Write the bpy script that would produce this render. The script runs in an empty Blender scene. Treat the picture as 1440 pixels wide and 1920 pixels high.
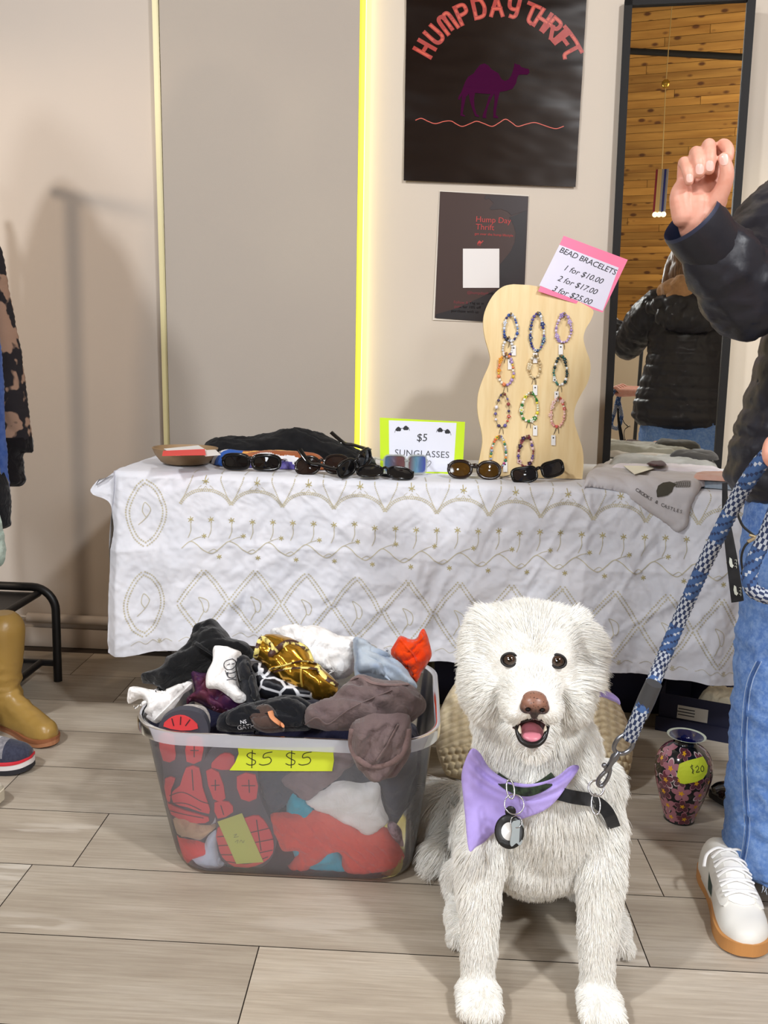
import bpy, bmesh, math, random
import numpy as np
from mathutils import Vector, Matrix, geometry, kdtree, bvhtree

SC = bpy.context.scene
COL = SC.collection
random.seed(7); RNG = np.random.default_rng(11)
PI = math.pi

# ------------------------------------------------------------ camera
F_PX = 1650.0
CAM = np.array([0.0, 0.0, 1.05])
def _cam(yaw, pitch, roll):
    y, p, r = map(math.radians, (yaw, pitch, roll))
    f0 = np.array([-math.sin(y), math.cos(y), 0]); r0 = np.array([math.cos(y), math.sin(y), 0])
    D = f0 * math.cos(p) - np.array([0, 0, 1.0]) * math.sin(p)
    u0 = np.cross(r0, D)
    R = r0 * math.cos(r) + u0 * math.sin(r)
    return R, np.cross(R, D), D
CR, CU, CD = _cam(1.9, 9.5, 1.8)
cam_data = bpy.data.cameras.new('camera'); cam = bpy.data.objects.new('camera', cam_data)
cam_data.sensor_width = 36.0; cam_data.sensor_fit = 'AUTO'; cam_data.lens = F_PX / 1920 * 36.0
cam_data.clip_start = 0.02
cam.matrix_world = Matrix(((CR[0], CU[0], -CD[0], CAM[0]), (CR[1], CU[1], -CD[1], CAM[1]), (CR[2], CU[2], -CD[2], CAM[2]), (0, 0, 0, 1)))
COL.objects.link(cam); SC.camera = cam

# ------------------------------------------------------------ view, world, lights
SC.view_settings.view_transform = 'Standard'; SC.view_settings.look = 'None'
SC.view_settings.gamma = 1.0; SC.view_settings.exposure = -0.07; SC.view_settings.use_curve_mapping = False
W = bpy.data.worlds.new('room_air'); SC.world = W; W.use_nodes = True
W.node_tree.nodes['Background'].inputs[0].default_value = (0.9, 0.93, 1.0, 1)
W.node_tree.nodes['Background'].inputs[1].default_value = 0.22
def lamp(name, kind, loc, power, color=(1, 1, 1), size=0.2, aim=None, spot=60, blend=0.5):
    d = bpy.data.lights.new(name, kind); o = bpy.data.objects.new(name, d); COL.objects.link(o)
    o.location = loc; d.energy = power; d.color = color
    if kind == 'AREA':
        d.shape = 'DISK'; d.size = size
    else:
        d.shadow_soft_size = size
    if kind == 'SPOT':
        d.spot_size = math.radians(spot); d.spot_blend = blend
    if aim is not None:
        o.rotation_euler = (Vector(aim) - Vector(loc)).to_track_quat('-Z', 'Y').to_euler()
    return o
lamp('ceiling_lamp_right', 'AREA', (1.7, -0.5, 3.3), 84, (0.95, 0.975, 1.0), 0.30, aim=(0.1, 2.0, 0.3))
lamp('ceiling_lamp_left', 'AREA', (-1.8, -0.1, 3.1), 66, (0.95, 0.975, 1.0), 0.26, aim=(0.2, 2.0, 0.3))
lamp('front_fill_left', 'AREA', (-1.7, -2.4, 2.3), 64, (0.90, 0.95, 1.0), 1.0, aim=(0.0, 2.0, 0.5))  # added soft fill behind the camera, left; not a lamp of the room
lamp('front_fill_right', 'AREA', (2.1, -2.4, 2.3), 56, (0.90, 0.95, 1.0), 1.0, aim=(0.1, 2.0, 0.5))  # matching added fill on the right, brightens surfaces facing the camera
lamp('spot_left_wall', 'SPOT', (-2.15, 1.75, 1.75), 40, (1.0, 0.80, 0.60), 0.05, aim=(-1.30, 3.04, 1.15), spot=75, blend=0.6)
lamp('spot_right_wall', 'SPOT', (2.0, 2.3, 2.2), 58, (1.0, 0.93, 0.66), 0.08, aim=(1.38, 3.04, 1.25), spot=58, blend=0.9)
lamp('ceiling_lamp_rear', 'AREA', (2.6, -2.2, 3.0), 85, (1.0, 0.88, 0.66), 0.4, aim=(0.6, -4.3, 2.8))

# ------------------------------------------------------------ picture helpers (a photo point to a place at a known depth)
def ray(x, y): return CD + CR * ((x - 720.0) / F_PX) - CU * ((y - 960.0) / F_PX)
def pY(x, y, Y):
    d = ray(x, y); return CAM + d * ((Y - CAM[1]) / d[1])
def pZ(x, y, z):
    d = ray(x, y); return CAM + d * ((z - CAM[2]) / d[2])
def pP(x, y, p0, n):
    d = ray(x, y); return CAM + d * (np.dot(np.asarray(p0) - CAM, n) / np.dot(d, n))

# ------------------------------------------------------------ noise (numpy gradient noise)
_perm = np.random.default_rng(3).permutation(256); _perm = np.concatenate([_perm, _perm, _perm])
_grad = np.random.default_rng(4).normal(size=(256, 3)); _grad /= np.linalg.norm(_grad, axis=1)[:, None]
def pn(P):
    P = np.asarray(P, float)
    if P.ndim == 1: P = P[None]
    if P.shape[1] == 2: P = np.c_[P, np.zeros(len(P))]
    i = np.floor(P).astype(int); f = P - i; i &= 255
    w = f * f * f * (f * (f * 6 - 15) + 10)
    r = 0
    for dx in (0, 1):
        for dy in (0, 1):
            for dz in (0, 1):
                h = _perm[_perm[_perm[i[:, 0] + dx] + i[:, 1] + dy] + i[:, 2] + dz]
                g = _grad[h]
                d = (g * (f - (dx, dy, dz))).sum(1)
                r = r + d * (w[:, 0] if dx else 1 - w[:, 0]) * (w[:, 1] if dy else 1 - w[:, 1]) * (w[:, 2] if dz else 1 - w[:, 2])
    return r
def fbm(P, o=3):
    P = np.asarray(P, float); r = 0; a = 1.0
    for k in range(o):
        r = r + a * pn(P * 2 ** k + 7.3 * k); a *= 0.5
    return r
def folds(Q, seed=0.0):
    # sharp cloth folds: warped, ridged noise
    Q = np.asarray(Q, float)
    if Q.shape[1] == 2: Q = np.c_[Q, np.full(len(Q), seed)]
    else: Q = Q + seed
    w = np.stack([pn(Q * 0.7 + 3.1), pn(Q * 0.7 + 9.7), pn(Q * 0.7 + 15.2)], 1)
    q = Q + 0.9 * w
    a = 1 - 3.0 * np.abs(pn(q)) ** 0.85
    return a + 0.5 * (3.0 * np.abs(pn(q * 1.7 + 11.0)) ** 0.85 - 0.6) + 0.4 * (1 - 3.0 * np.abs(pn(q * 2.6 + 5.0)))

def drape(Q, seed=0.0):
    # long soft folds with sharp valleys between them
    Q = np.asarray(Q, float); z = np.full(len(Q), seed * 1.7)
    a = pn(np.c_[Q * 0.30, z]); b = pn(np.c_[Q * 0.22 + 9.0, z + 5])
    s = Q[:, 1] * 0.95 + 2.4 * a; f = np.abs(np.sin(PI * s)) ** 0.65; s2 = Q[:, 0] * 0.5 + Q[:, 1] * 0.8 + 2.8 * b + 3; f2 = np.abs(np.sin(PI * s2)) ** 0.65
    m = np.clip(0.5 + 1.6 * pn(np.c_[Q * 0.2 + 20, z]), 0, 1)
    return (f - 0.65) * (0.35 + m) + (f2 - 0.65) * (1.25 - m) * 0.8

# ------------------------------------------------------------ materials
def lin(c):
    if isinstance(c, str): c = tuple(int(c[i:i + 2], 16) for i in (0, 2, 4))
    if max(c) > 1.0: c = tuple(v / 255 for v in c)
    return tuple((v / 12.92 if v <= 0.04045 else ((v + 0.055) / 1.055) ** 2.4) for v in c) + (1,)
class NT:
    def __init__(s, name):
        s.m = bpy.data.materials.new(name); s.m.use_nodes = True; s.t = s.m.node_tree; s.n = s.t.nodes; s.l = s.t.links
        s.b = s.n['Principled BSDF']; s.out = s.n['Material Output']
    def new(s, typ, **kw):
        n = s.n.new(typ)
        for k, v in kw.items(): setattr(n, k, v)
        return n
    def link(s, a, b): s.l.new(a, b)
    def coords(s, kind='Object', scale=(1, 1, 1), rot=(0, 0, 0)):
        tc = s.new('ShaderNodeTexCoord'); mp = s.new('ShaderNodeMapping')
        mp.inputs['Scale'].default_value = scale; mp.inputs['Rotation'].default_value = rot
        s.link(tc.outputs[kind], mp.inputs[0]); return mp.outputs[0]
    def noise(s, vec, scale, detail=4, rough=0.5):
        n = s.new('ShaderNodeTexNoise'); n.inputs['Scale'].default_value = scale
        n.inputs['Detail'].default_value = detail; n.inputs['Roughness'].default_value = rough
        s.link(vec, n.inputs['Vector']); return n.outputs['Fac']
    def ramp(s, fac, stops):
        r = s.new('ShaderNodeValToRGB'); e = r.color_ramp.elements
        while len(e) < len(stops): e.new(0.5)
        for k, (p, c) in enumerate(stops):
            e[k].position = p; e[k].color = c if len(c) == 4 else tuple(c) + (1,)
        s.link(fac, r.inputs[0]); return r.outputs[0]
    def bump(s, height, strength=0.3, dist=0.002):
        b = s.new('ShaderNodeBump'); b.inputs['Strength'].default_value = strength; b.inputs['Distance'].default_value = dist
        s.link(height, b.inputs['Height']); s.link(b.outputs[0], s.b.inputs['Normal']); return b
    def mix(s, fac, a, b):
        m = s.new('ShaderNodeMix', data_type='RGBA')
        if isinstance(fac, float): m.inputs[0].default_value = fac
        else: s.link(fac, m.inputs[0])
        for k, v in ((6, a), (7, b)):
            if isinstance(v, (tuple, list)): m.inputs[k].default_value = v
            else: s.link(v, m.inputs[k])
        return m.outputs[2]
_M = {}
def plain(name, c, rough=0.5, metal=0.0, spec=0.5, coat=0.0, emit=0.0):
    if name in _M: return _M[name]
    t = NT(name); b = t.b
    b.inputs['Base Color'].default_value = lin(c); b.inputs['Roughness'].default_value = rough
    b.inputs['Metallic'].default_value = metal; b.inputs['Specular IOR Level'].default_value = spec
    b.inputs['Coat Weight'].default_value = coat
    if emit:
        b.inputs['Emission Color'].default_value = lin(c); b.inputs['Emission Strength'].default_value = emit
    _M[name] = t.m; return t.m
def fabric(name, c, c2=None, scale=40, rough=0.9, weave=900, bump=0.25, sheen=0.2, wrinkle=0.0):
    if name in _M: return _M[name]
    t = NT(name); v = t.coords('Object')
    c2 = c2 or c
    f = t.noise(v, scale, 4)
    col = t.mix(t.ramp(f, [(0.38, (0, 0, 0)), (0.62, (1, 1, 1))]), lin(c), lin(c2))
    t.link(col, t.b.inputs['Base Color'])
    t.b.inputs['Roughness'].default_value = rough; t.b.inputs['Specular IOR Level'].default_value = 0.15
    t.b.inputs['Sheen Weight'].default_value = sheen
    w = t.noise(v, weave, 2); b2 = t.bump(w, bump, 0.0006)
    if wrinkle:
        n1 = t.new('ShaderNodeTexNoise'); n1.inputs['Scale'].default_value = 26; n1.inputs['Detail'].default_value = 4; n1.inputs['Distortion'].default_value = 1.2; t.link(v, n1.inputs['Vector'])
        b1 = t.new('ShaderNodeBump'); b1.inputs['Strength'].default_value = wrinkle; b1.inputs['Distance'].default_value = 0.012; t.link(n1.outputs['Fac'], b1.inputs['Height']); t.link(b1.outputs[0], b2.inputs['Normal'])
    _M[name] = t.m; return t.m

# ------------------------------------------------------------ objects
def add(name, V, F, mats, parent=None, mi=None, smooth=True, sharp=50):
    me = bpy.data.meshes.new(name)
    V = np.asarray(V, float)
    me.from_pydata([tuple(v) for v in V], [], [tuple(int(i) for i in f) for f in F])
    if not isinstance(mats, (list, tuple)): mats = [mats]
    for m in mats: me.materials.append(m)
    if mi is not None: me.polygons.foreach_set('material_index', np.asarray(mi, np.int32))
    if smooth:
        me.polygons.foreach_set('use_smooth', np.ones(len(me.polygons), bool))
        if sharp: me.set_sharp_from_angle(angle=math.radians(sharp))
    me.update(); me.validate()
    o = bpy.data.objects.new(name, me); COL.objects.link(o)
    if parent is not None: attach(o, parent)
    return o
def _world(o):
    M = Matrix.LocRotScale(o.location, o.rotation_euler, o.scale)
    return (_world(o.parent) @ o.matrix_parent_inverse @ M) if o.parent else M
def attach(o, p):
    o.parent = p; o.matrix_parent_inverse = _world(p).inverted()
def tag(o, label=None, cat=None, group=None, kind=None):
    if label: o['label'] = label
    if cat: o['category'] = cat
    if group: o['group'] = group
    if kind: o['kind'] = kind
    return o
def thing(name, label, cat, loc=(0, 0, 0), group=None):
    o = bpy.data.objects.new(name, None); COL.objects.link(o); o.location = tuple(float(v) for v in loc); o.empty_display_size = 0.05
    return tag(o, label, cat, group)
def structure(name, *a, **k): return tag(add(name, *a, **k), kind='structure')

class G:
    """collects shapes for ONE mesh"""
    def __init__(s): s.V = []; s.F = []; s.M = []; s.n = 0
    def put(s, V, F, m=0):
        V = np.asarray(V, float); s.V.append(V); s.F += [tuple(i + s.n for i in f) for f in F]
        s.M += [m] * len(F) if np.isscalar(m) else list(m); s.n += len(V); return s
    def obj(s, name, mats, parent=None, smooth=True, sharp=50):
        return add(name, np.concatenate(s.V), s.F, mats, parent, s.M, smooth, sharp)
    def box(s, c, size, m=0, rot=None, bevel=0.0):
        V, F = box_vf(size, bevel)
        if rot is not None: V = V @ np.array(rot).T
        return s.put(V + np.asarray(c, float), F, m)
    def tube(s, path, r, n=10, m=0, caps=True, closed=False, flat=1.0, up=None):
        V, F = tube_vf(path, r, n, caps, closed, flat, up); return s.put(V, F, m)
    def ball(s, c, r, m=0, n=12, rot=None):
        V, F = ball_vf(n); r = np.array([r] * 3 if np.isscalar(r) else r)
        V = V * r
        if rot is not None: V = V @ np.array(rot).T
        return s.put(V + np.asarray(c, float), F, m)
    def lathe(s, prof, c=(0, 0, 0), n=32, m=0, rot=None):
        V, F = lathe_vf(prof, n)
        if rot is not None: V = V @ np.array(rot).T
        return s.put(V + np.asarray(c, float), F, m)
    def slab(s, poly, thick, frame, m=0):
        """outline (2d) extruded; frame = origin, ex, ey, en"""
        V, F = slab_vf(poly, thick); O, ex, ey, en = map(np.asarray, frame)
        return s.put(O + V[:, :1] * ex + V[:, 1:2] * ey + V[:, 2:] * en, F, m)
def rotm(axis, deg): return np.array(Matrix.Rotation(math.radians(deg), 3, axis))
def box_vf(size, bevel=0.0):
    bm = bmesh.new(); bmesh.ops.create_cube(bm, size=1.0)
    for v in bm.verts: v.co = Vector((v.co.x * size[0], v.co.y * size[1], v.co.z * size[2]))
    if bevel: bmesh.ops.bevel(bm, geom=bm.edges[:], offset=bevel, segments=2, profile=0.6, affect='EDGES')
    bm.verts.ensure_lookup_table(); bm.verts.index_update()
    r = np.array([v.co[:] for v in bm.verts]), [[v.index for v in f.verts] for f in bm.faces]
    bm.free(); return r
def tube_vf(path, r, n=10, caps=True, closed=False, flat=1.0, up=None):
    P = np.asarray(path, float); k = len(P); r = np.full(k, r) if np.isscalar(r) else np.asarray(r, float)
    T = (np.roll(P, -1, 0) - np.roll(P, 1, 0)) if closed else np.gradient(P, axis=0)
    T /= np.linalg.norm(T, axis=1)[:, None] + 1e-12
    a = np.array([0, 0, 1.0]) if abs(T[0][2]) < 0.9 else np.array([1.0, 0, 0])
    if up is not None: a = np.asarray(up, float)
    N = []; b = a - T[0] * a.dot(T[0]); b /= np.linalg.norm(b)
    for t in T:
        if up is not None: b = a
        b = b - t * b.dot(t); b /= np.linalg.norm(b) + 1e-12; N.append(b.copy())
    N = np.array(N); B = np.cross(T, N)
    th = np.linspace(0, 2 * PI, n, endpoint=False)
    V = (P[:, None] + r[:, None, None] * (np.cos(th)[None, :, None] * B[:, None] + flat * np.sin(th)[None, :, None] * N[:, None])).reshape(-1, 3)
    F = []
    for i in range(k if closed else k - 1):
        j = (i + 1) % k
        for q in range(n): F.append((i * n + q, i * n + (q + 1) % n, j * n + (q + 1) % n, j * n + q))
    if caps and not closed:
        F.append(tuple(range(n))[::-1]); F.append(tuple(range((k - 1) * n, k * n)))
    return V, F
def ball_vf(n=12):
    m = max(4, n // 2); V = [(0, 0, 1.0)]
    for i in range(1, m):
        p = PI * i / m
        V += [(math.sin(p) * math.cos(2 * PI * j / n), math.sin(p) * math.sin(2 * PI * j / n), math.cos(p)) for j in range(n)]
    V.append((0, 0, -1.0)); F = [(0, 1 + j, 1 + (j + 1) % n) for j in range(n)]
    for i in range(m - 2):
        a = 1 + i * n
        F += [(a + j, a + n + j, a + n + (j + 1) % n, a + (j + 1) % n) for j in range(n)]
    a = 1 + (m - 2) * n; e = len(V) - 1
    F += [(a + j, e, a + (j + 1) % n) for j in range(n)]
    return np.array(V), F
def lathe_vf(prof, n=32):
    V = []; F = []; k = len(prof)
    for r, z in prof: V += [(r * math.cos(2 * PI * j / n), r * math.sin(2 * PI * j / n), z) for j in range(n)]
    for i in range(k - 1): F += [(i * n + j, i * n + (j + 1) % n, (i + 1) * n + (j + 1) % n, (i + 1) * n + j) for j in range(n)]
    F.append(tuple(range(n))[::-1]); F.append(tuple(range((k - 1) * n, k * n)))
    return np.array(V), F
def slab_vf(poly, thick):
    P = [tuple(p) for p in poly]; n = len(P)
    tri = geometry.tessellate_polygon([[Vector((x, y, 0)) for x, y in P]])
    area = sum(P[i][0] * P[(i + 1) % n][1] - P[(i + 1) % n][0] * P[i][1] for i in range(n))
    V = [(x, y, thick) for x, y in P] + [(x, y, 0) for x, y in P]; F = []
    for t in tri:
        a, b, c = t
        ar = (P[b][0] - P[a][0]) * (P[c][1] - P[a][1]) - (P[c][0] - P[a][0]) * (P[b][1] - P[a][1])
        if ar < 0: b, c = c, b
        F.append((a, b, c)); F.append((a + n, c + n, b + n))
    for i in range(n):
        j = (i + 1) % n
        F.append((i, i + n, j + n, j) if area > 0 else (i, j, j + n, i + n))
    return np.array(V), F
def smooth_curve(pts, per=8, closed=False):
    P = np.asarray(pts, float); n = len(P); out = []
    for i in range(n if closed else n - 1):
        if closed: a, b, c, d = P[(i - 1) % n], P[i], P[(i + 1) % n], P[(i + 2) % n]
        else: a, b, c, d = P[max(i - 1, 0)], P[i], P[i + 1], P[min(i + 2, n - 1)]
        for k in range(per):
            t = k / per
            out.append(0.5 * (2 * b + (c - a) * t + (2 * a - 5 * b + 4 * c - d) * t * t + (3 * b - a - 3 * c + d) * t ** 3))
    if not closed: out.append(P[-1])
    return np.array(out)
def grid_faces(nu, nv, closed_u=False):
    F = []
    for j in range(nv - 1):
        for i in range(nu if closed_u else nu - 1):
            k = (i + 1) % nu
            F.append((j * nu + i, j * nu + k, (j + 1) * nu + k, (j + 1) * nu + i))
    return F
def fuse(parts, voxel, smooth=6, factor=0.5):
    """union of overlapping closed shapes into ONE continuous surface"""
    g = G()
    for V, F in parts: g.put(V, F)
    o = g.obj('tmp', [plain('tmp', (1, 1, 1))])
    r = o.modifiers.new('r', 'REMESH'); r.mode = 'VOXEL'; r.voxel_size = voxel
    if smooth:
        s = o.modifiers.new('s', 'SMOOTH'); s.iterations = smooth; s.factor = factor
    dg = bpy.context.evaluated_depsgraph_get(); ev = o.evaluated_get(dg); me = ev.to_mesh()
    n = len(me.vertices); V = np.empty(n * 3); me.vertices.foreach_get('co', V); V = V.reshape(-1, 3)
    F = [tuple(p.vertices) for p in me.polygons]
    ev.to_mesh_clear(); d = o.data; bpy.data.objects.remove(o); bpy.data.meshes.remove(d)
    return V, F
def limb(pts, rad, n=16, per=5):
    P = smooth_curve(pts, per); R = smooth_curve(np.c_[rad, rad, rad], per)[:, 0]
    # rounded ends
    V, F = tube_vf(P, R, n); g = G(); g.put(V, F)
    b, bf = ball_vf(n); g.put(b * R[0] + P[0], bf); g.put(b * R[-1] + P[-1], bf)
    return g.V, g.F
def limbs(parts, pts, rad, n=16, per=5):
    P = smooth_curve(pts, per); R = smooth_curve(np.c_[rad, rad, rad], per)[:, 0]
    parts.append(tube_vf(P, R, n))
    b, bf = ball_vf(n)
    parts.append((b * R[0] + P[0], bf)); parts.append((b * R[-1] + P[-1], bf))
def ell(parts, c, r, rot=None, n=24):
    V, F = ball_vf(n); V = V * np.asarray(r if not np.isscalar(r) else [r] * 3)
    if rot is not None: V = V @ np.asarray(rot).T
    parts.append((V + np.asarray(c), F))
def vnormals(V, F):
    N = np.zeros_like(V)
    for f in F:
        a, b, c = V[f[0]], V[f[1]], V[f[2]]
        n = np.cross(b - a, V[f[-1]] - a)
        for i in f: N[i] += n
    return N / (np.linalg.norm(N, axis=1)[:, None] + 1e-12)
def text_vf(s, size=1.0, shear=0.0, align='CENTER', spacing=1.0, thick=0.0):
    cu = bpy.data.curves.new('t', 'FONT'); cu.body = s; cu.size = size; cu.shear = shear; cu.align_x = align; cu.space_character = spacing
    cu.resolution_u = 3; cu.offset = thick
    o = bpy.data.objects.new('t', cu); COL.objects.link(o)
    dg = bpy.context.evaluated_depsgraph_get(); ev = o.evaluated_get(dg); me = ev.to_mesh()
    n = len(me.vertices); V = np.empty(n * 3); me.vertices.foreach_get('co', V); V = V.reshape(-1, 3)[:, :2].copy()
    F = [tuple(p.vertices) for p in me.polygons]
    ev.to_mesh_clear(); bpy.data.objects.remove(o); bpy.data.curves.remove(cu)
    return V, F
def stroke_vf(pts, w, per=6, smooth=True):
    """flat 2-d ribbon along a polyline"""
    P = smooth_curve(np.asarray(pts, float), per) if smooth and len(pts) > 2 else np.asarray(pts, float)
    T = np.gradient(P, axis=0); T /= np.linalg.norm(T, axis=1)[:, None] + 1e-12
    N = np.c_[-T[:, 1], T[:, 0]] * w / 2
    P = P.copy(); P[0] -= T[0] * w / 2; P[-1] += T[-1] * w / 2
    V = np.concatenate([P + N, P - N]); n = len(P)
    return V, [(i, i + n, i + 1 + n, i + 1) for i in range(n - 1)]
class Print:
    """flat printing laid on a sheet: pieces in 2-d, mapped by a function (x, y) -> point"""
    def __init__(s): s.V = []; s.F = []; s.M = []; s.n = 0
    def put(s, V, F, m=0):
        s.V.append(np.asarray(V)[:, :2]); s.F += [tuple(i + s.n for i in f) for f in F]; s.M += [m] * len(F); s.n += len(V); return s
    def text(s, t, x, y, size, m=0, rot=0.0, **k):
        V, F = text_vf(t, size, **k); a = math.radians(rot); R = np.array([[math.cos(a), -math.sin(a)], [math.sin(a), math.cos(a)]])
        return s.put(V @ R.T + (x, y), F, m)
    def stroke(s, pts, w, m=0, **k): return s.put(*stroke_vf(pts, w, **k), m)
    def poly(s, pts, m=0):
        V, F = slab_vf(pts, 0.0); n = len(pts); return s.put(V[:n, :2], [f for f in F if max(f) < n and len(f) == 3], m)
    def rect(s, x0, y0, x1, y1, m=0): return s.put([(x0, y0), (x1, y0), (x1, y1), (x0, y1)], [(0, 1, 2, 3)], m)
    def obj(s, name, fn, mats, parent):
        V = np.concatenate(s.V); return add(name, fn(V), s.F, mats, parent, s.M, smooth=False)
# ============================================================ SETTING
def wall_mat(name, c, bump=0.12, c2=None):
    t = NT(name); v = t.coords('Object')
    f = t.noise(v, 1.3, 3)
    col = t.mix(t.ramp(f, [(0.3, (0, 0, 0)), (0.7, (1, 1, 1))]), lin(c), lin(c2 or c)); t.link(col, t.b.inputs['Base Color'])
    t.b.inputs['Roughness'].default_value = 0.85; t.b.inputs['Specular IOR Level'].default_value = 0.2
    t.bump(t.noise(v, 260, 3), bump, 0.001); return t.m
def floor_mat():
    t = NT('grey_oak_planks'); g = t.new('ShaderNodeNewGeometry'); tc = t.new('ShaderNodeTexCoord')
    cmb = t.new('ShaderNodeCombineXYZ'); t.link(g.outputs['Random Per Island'], cmb.inputs[2])
    sc = t.new('ShaderNodeVectorMath', operation='SCALE'); t.link(cmb.outputs[0], sc.inputs[0]); sc.inputs['Scale'].default_value = 37.0
    ad = t.new('ShaderNodeVectorMath', operation='ADD'); t.link(tc.outputs['Object'], ad.inputs[0]); t.link(sc.outputs[0], ad.inputs[1])
    def mp(s):
        m = t.new('ShaderNodeMapping'); m.inputs['Scale'].default_value = s; t.link(ad.outputs[0], m.inputs[0]); return m.outputs[0]
    broad = t.noise(mp((0.9, 5.0, 1)), 2.2, 5, 0.6)
    fine = t.noise(mp((2.2, 60.0, 1)), 3.0, 5, 0.65)
    c1 = t.ramp(broad, [(0.25, lin((160, 147, 131))), (0.5, lin((184, 172, 155))), (0.75, lin((204, 194, 179)))])
    streak = t.ramp(fine, [(0.38, (0, 0, 0)), (0.66, (1, 1, 1))])
    c2 = t.mix(t.ramp(fine, [(0.3, (0.55, 0.55, 0.55)), (0.62, (0, 0, 0))]), c1, lin((146, 132, 117)))
    wv = t.new('ShaderNodeTexWave', wave_type='RINGS', rings_direction='Y'); wv.inputs['Scale'].default_value = 9.0
    wv.inputs['Distortion'].default_value = 5.0; wv.inputs['Detail'].default_value = 3.0; wv.inputs['Detail Scale'].default_value = 1.4
    t.link(mp((0.35, 2.3, 1)), wv.inputs['Vector'])
    msk = t.noise(mp((0.8, 3.0, 1)), 1.7, 2)
    mm = t.new('ShaderNodeMath', operation='MULTIPLY'); t.link(t.ramp(wv.outputs['Fac'], [(0.72, (0, 0, 0)), (0.98, (1, 1, 1))]), mm.inputs[0])
    t.link(t.ramp(msk, [(0.52, (0, 0, 0)), (0.68, (0.55, 0.55, 0.55))]), mm.inputs[1])
    c3 = t.mix(mm.outputs[0], c2, lin((230, 222, 210)))
    hs = t.new('ShaderNodeHueSaturation'); t.link(c3, hs.inputs['Color'])
    mr = t.new('ShaderNodeMapRange'); mr.inputs['To Min'].default_value = 0.88; mr.inputs['To Max'].default_value = 1.12
    t.link(g.outputs['Random Per Island'], mr.inputs[0]); t.link(mr.outputs[0], hs.inputs['Value'])
    t.link(hs.outputs[0], t.b.inputs['Base Color'])
    t.b.inputs['Roughness'].default_value = 0.5; t.b.inputs['Specular IOR Level'].default_value = 0.3
    t.bump(fine, 0.25, 0.0015); return t.m
def pine_mat():
    t = NT('knotty_pine'); g = t.new('ShaderNodeNewGeometry'); tc = t.new('ShaderNodeTexCoord')
    cmb = t.new('ShaderNodeCombineXYZ'); t.link(g.outputs['Random Per Island'], cmb.inputs[1])
    sc = t.new('ShaderNodeVectorMath', operation='SCALE'); t.link(cmb.outputs[0], sc.inputs[0]); sc.inputs['Scale'].default_value = 53.0
    ad = t.new('ShaderNodeVectorMath', operation='ADD'); t.link(tc.outputs['Object'], ad.inputs[0]); t.link(sc.outputs[0], ad.inputs[1])
    m = t.new('ShaderNodeMapping'); m.inputs['Scale'].default_value = (0.8, 1, 9); t.link(ad.outputs[0], m.inputs[0])
    n = t.noise(m.outputs[0], 2.0, 5)
    c = t.ramp(n, [(0.3, lin((150, 104, 44))), (0.7, lin((192, 144, 72)))])
    vo = t.new('ShaderNodeTexVoronoi'); vo.inputs['Scale'].default_value = 1.0
    m2 = t.new('ShaderNodeMapping'); m2.inputs['Scale'].default_value = (5.5, 1, 12.0); t.link(ad.outputs[0], m2.inputs[0]); t.link(m2.outputs[0], vo.inputs['Vector'])
    k = t.ramp(vo.outputs['Distance'], [(0.13, (1, 1, 1)), (0.24, (0, 0, 0))])
    c = t.mix(k, c, lin((96, 56, 24)))
    hs = t.new('ShaderNodeHueSaturation'); t.link(c, hs.inputs['Color'])
    mr = t.new('ShaderNodeMapRange'); mr.inputs['To Min'].default_value = 0.72; mr.inputs['To Max'].default_value = 1.15
    t.link(g.outputs['Random Per Island'], mr.inputs[0]); t.link(mr.outputs[0], hs.inputs['Value'])
    t.link(hs.outputs[0], t.b.inputs['Base Color']); t.b.inputs['Roughness'].default_value = 0.5
    return t.m
WALL_Y = 3.04
cream = wall_mat('cream_paint', (204, 192, 178), c2=(208, 197, 183))
greywall = wall_mat('mauve_grey_paint', (196, 184, 172), c2=(190, 180, 170))
panelm = wall_mat('warm_grey_panel', (176, 166, 154), 0.2, c2=(170, 160, 150))
# floor: planks 22 cm deep, joints where the photo shows them
g = G(); joints = {5: -0.25, 6: 0.455, 7: -0.68, 8: 0.25, 4: 0.72, 9: -0.30, 10: 0.62, 11: -0.9, 12: 0.1, 13: -0.5}
gap = 0.0011
for k in range(-22, 14):
    y0 = 0.12 + 0.22 * k; y1 = y0 + 0.22
    if y1 > 3.1: continue
    j = joints.get(k, random.uniform(-0.6, 0.6)); x = j - 1.22 * 4
    while x < 4.6:
        g.put([(x + gap, y0 + gap, 0), (x + 1.22 - gap, y0 + gap, 0), (x + 1.22 - gap, y1 - gap, 0), (x + gap, y1 - gap, 0)], [(0, 1, 2, 3)]); x += 1.22
g.box((0, -0.85, -0.052), (9.6, 7.9, 0.1), 1)
tag(g.obj('floor', [floor_mat(), plain('plank_gap', (62, 52, 44), 0.9)], smooth=False), kind='structure')
def xat(px, Y, y=430): return pY(px, y, Y)[0]
# back wall: painted wall, a panel standing proud of it, light strips in the gaps
xl, xr = xat(302, 3.0), xat(672, 3.0)
structure('wall_left', *[G().box(((-4.6 + xl + 0.3) / 2, WALL_Y + 0.05, 2.2), (xl + 0.3 + 4.6, 0.1, 4.4)).V[0], box_vf((1, 1, 1))[1]], greywall, smooth=False)
structure('wall_right', *[G().box(((xl + 0.3 + 4.6) / 2, WALL_Y + 0.05, 2.2), (4.6 - xl - 0.3, 0.1, 4.4)).V[0], box_vf((1, 1, 1))[1]], cream, smooth=False)
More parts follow.
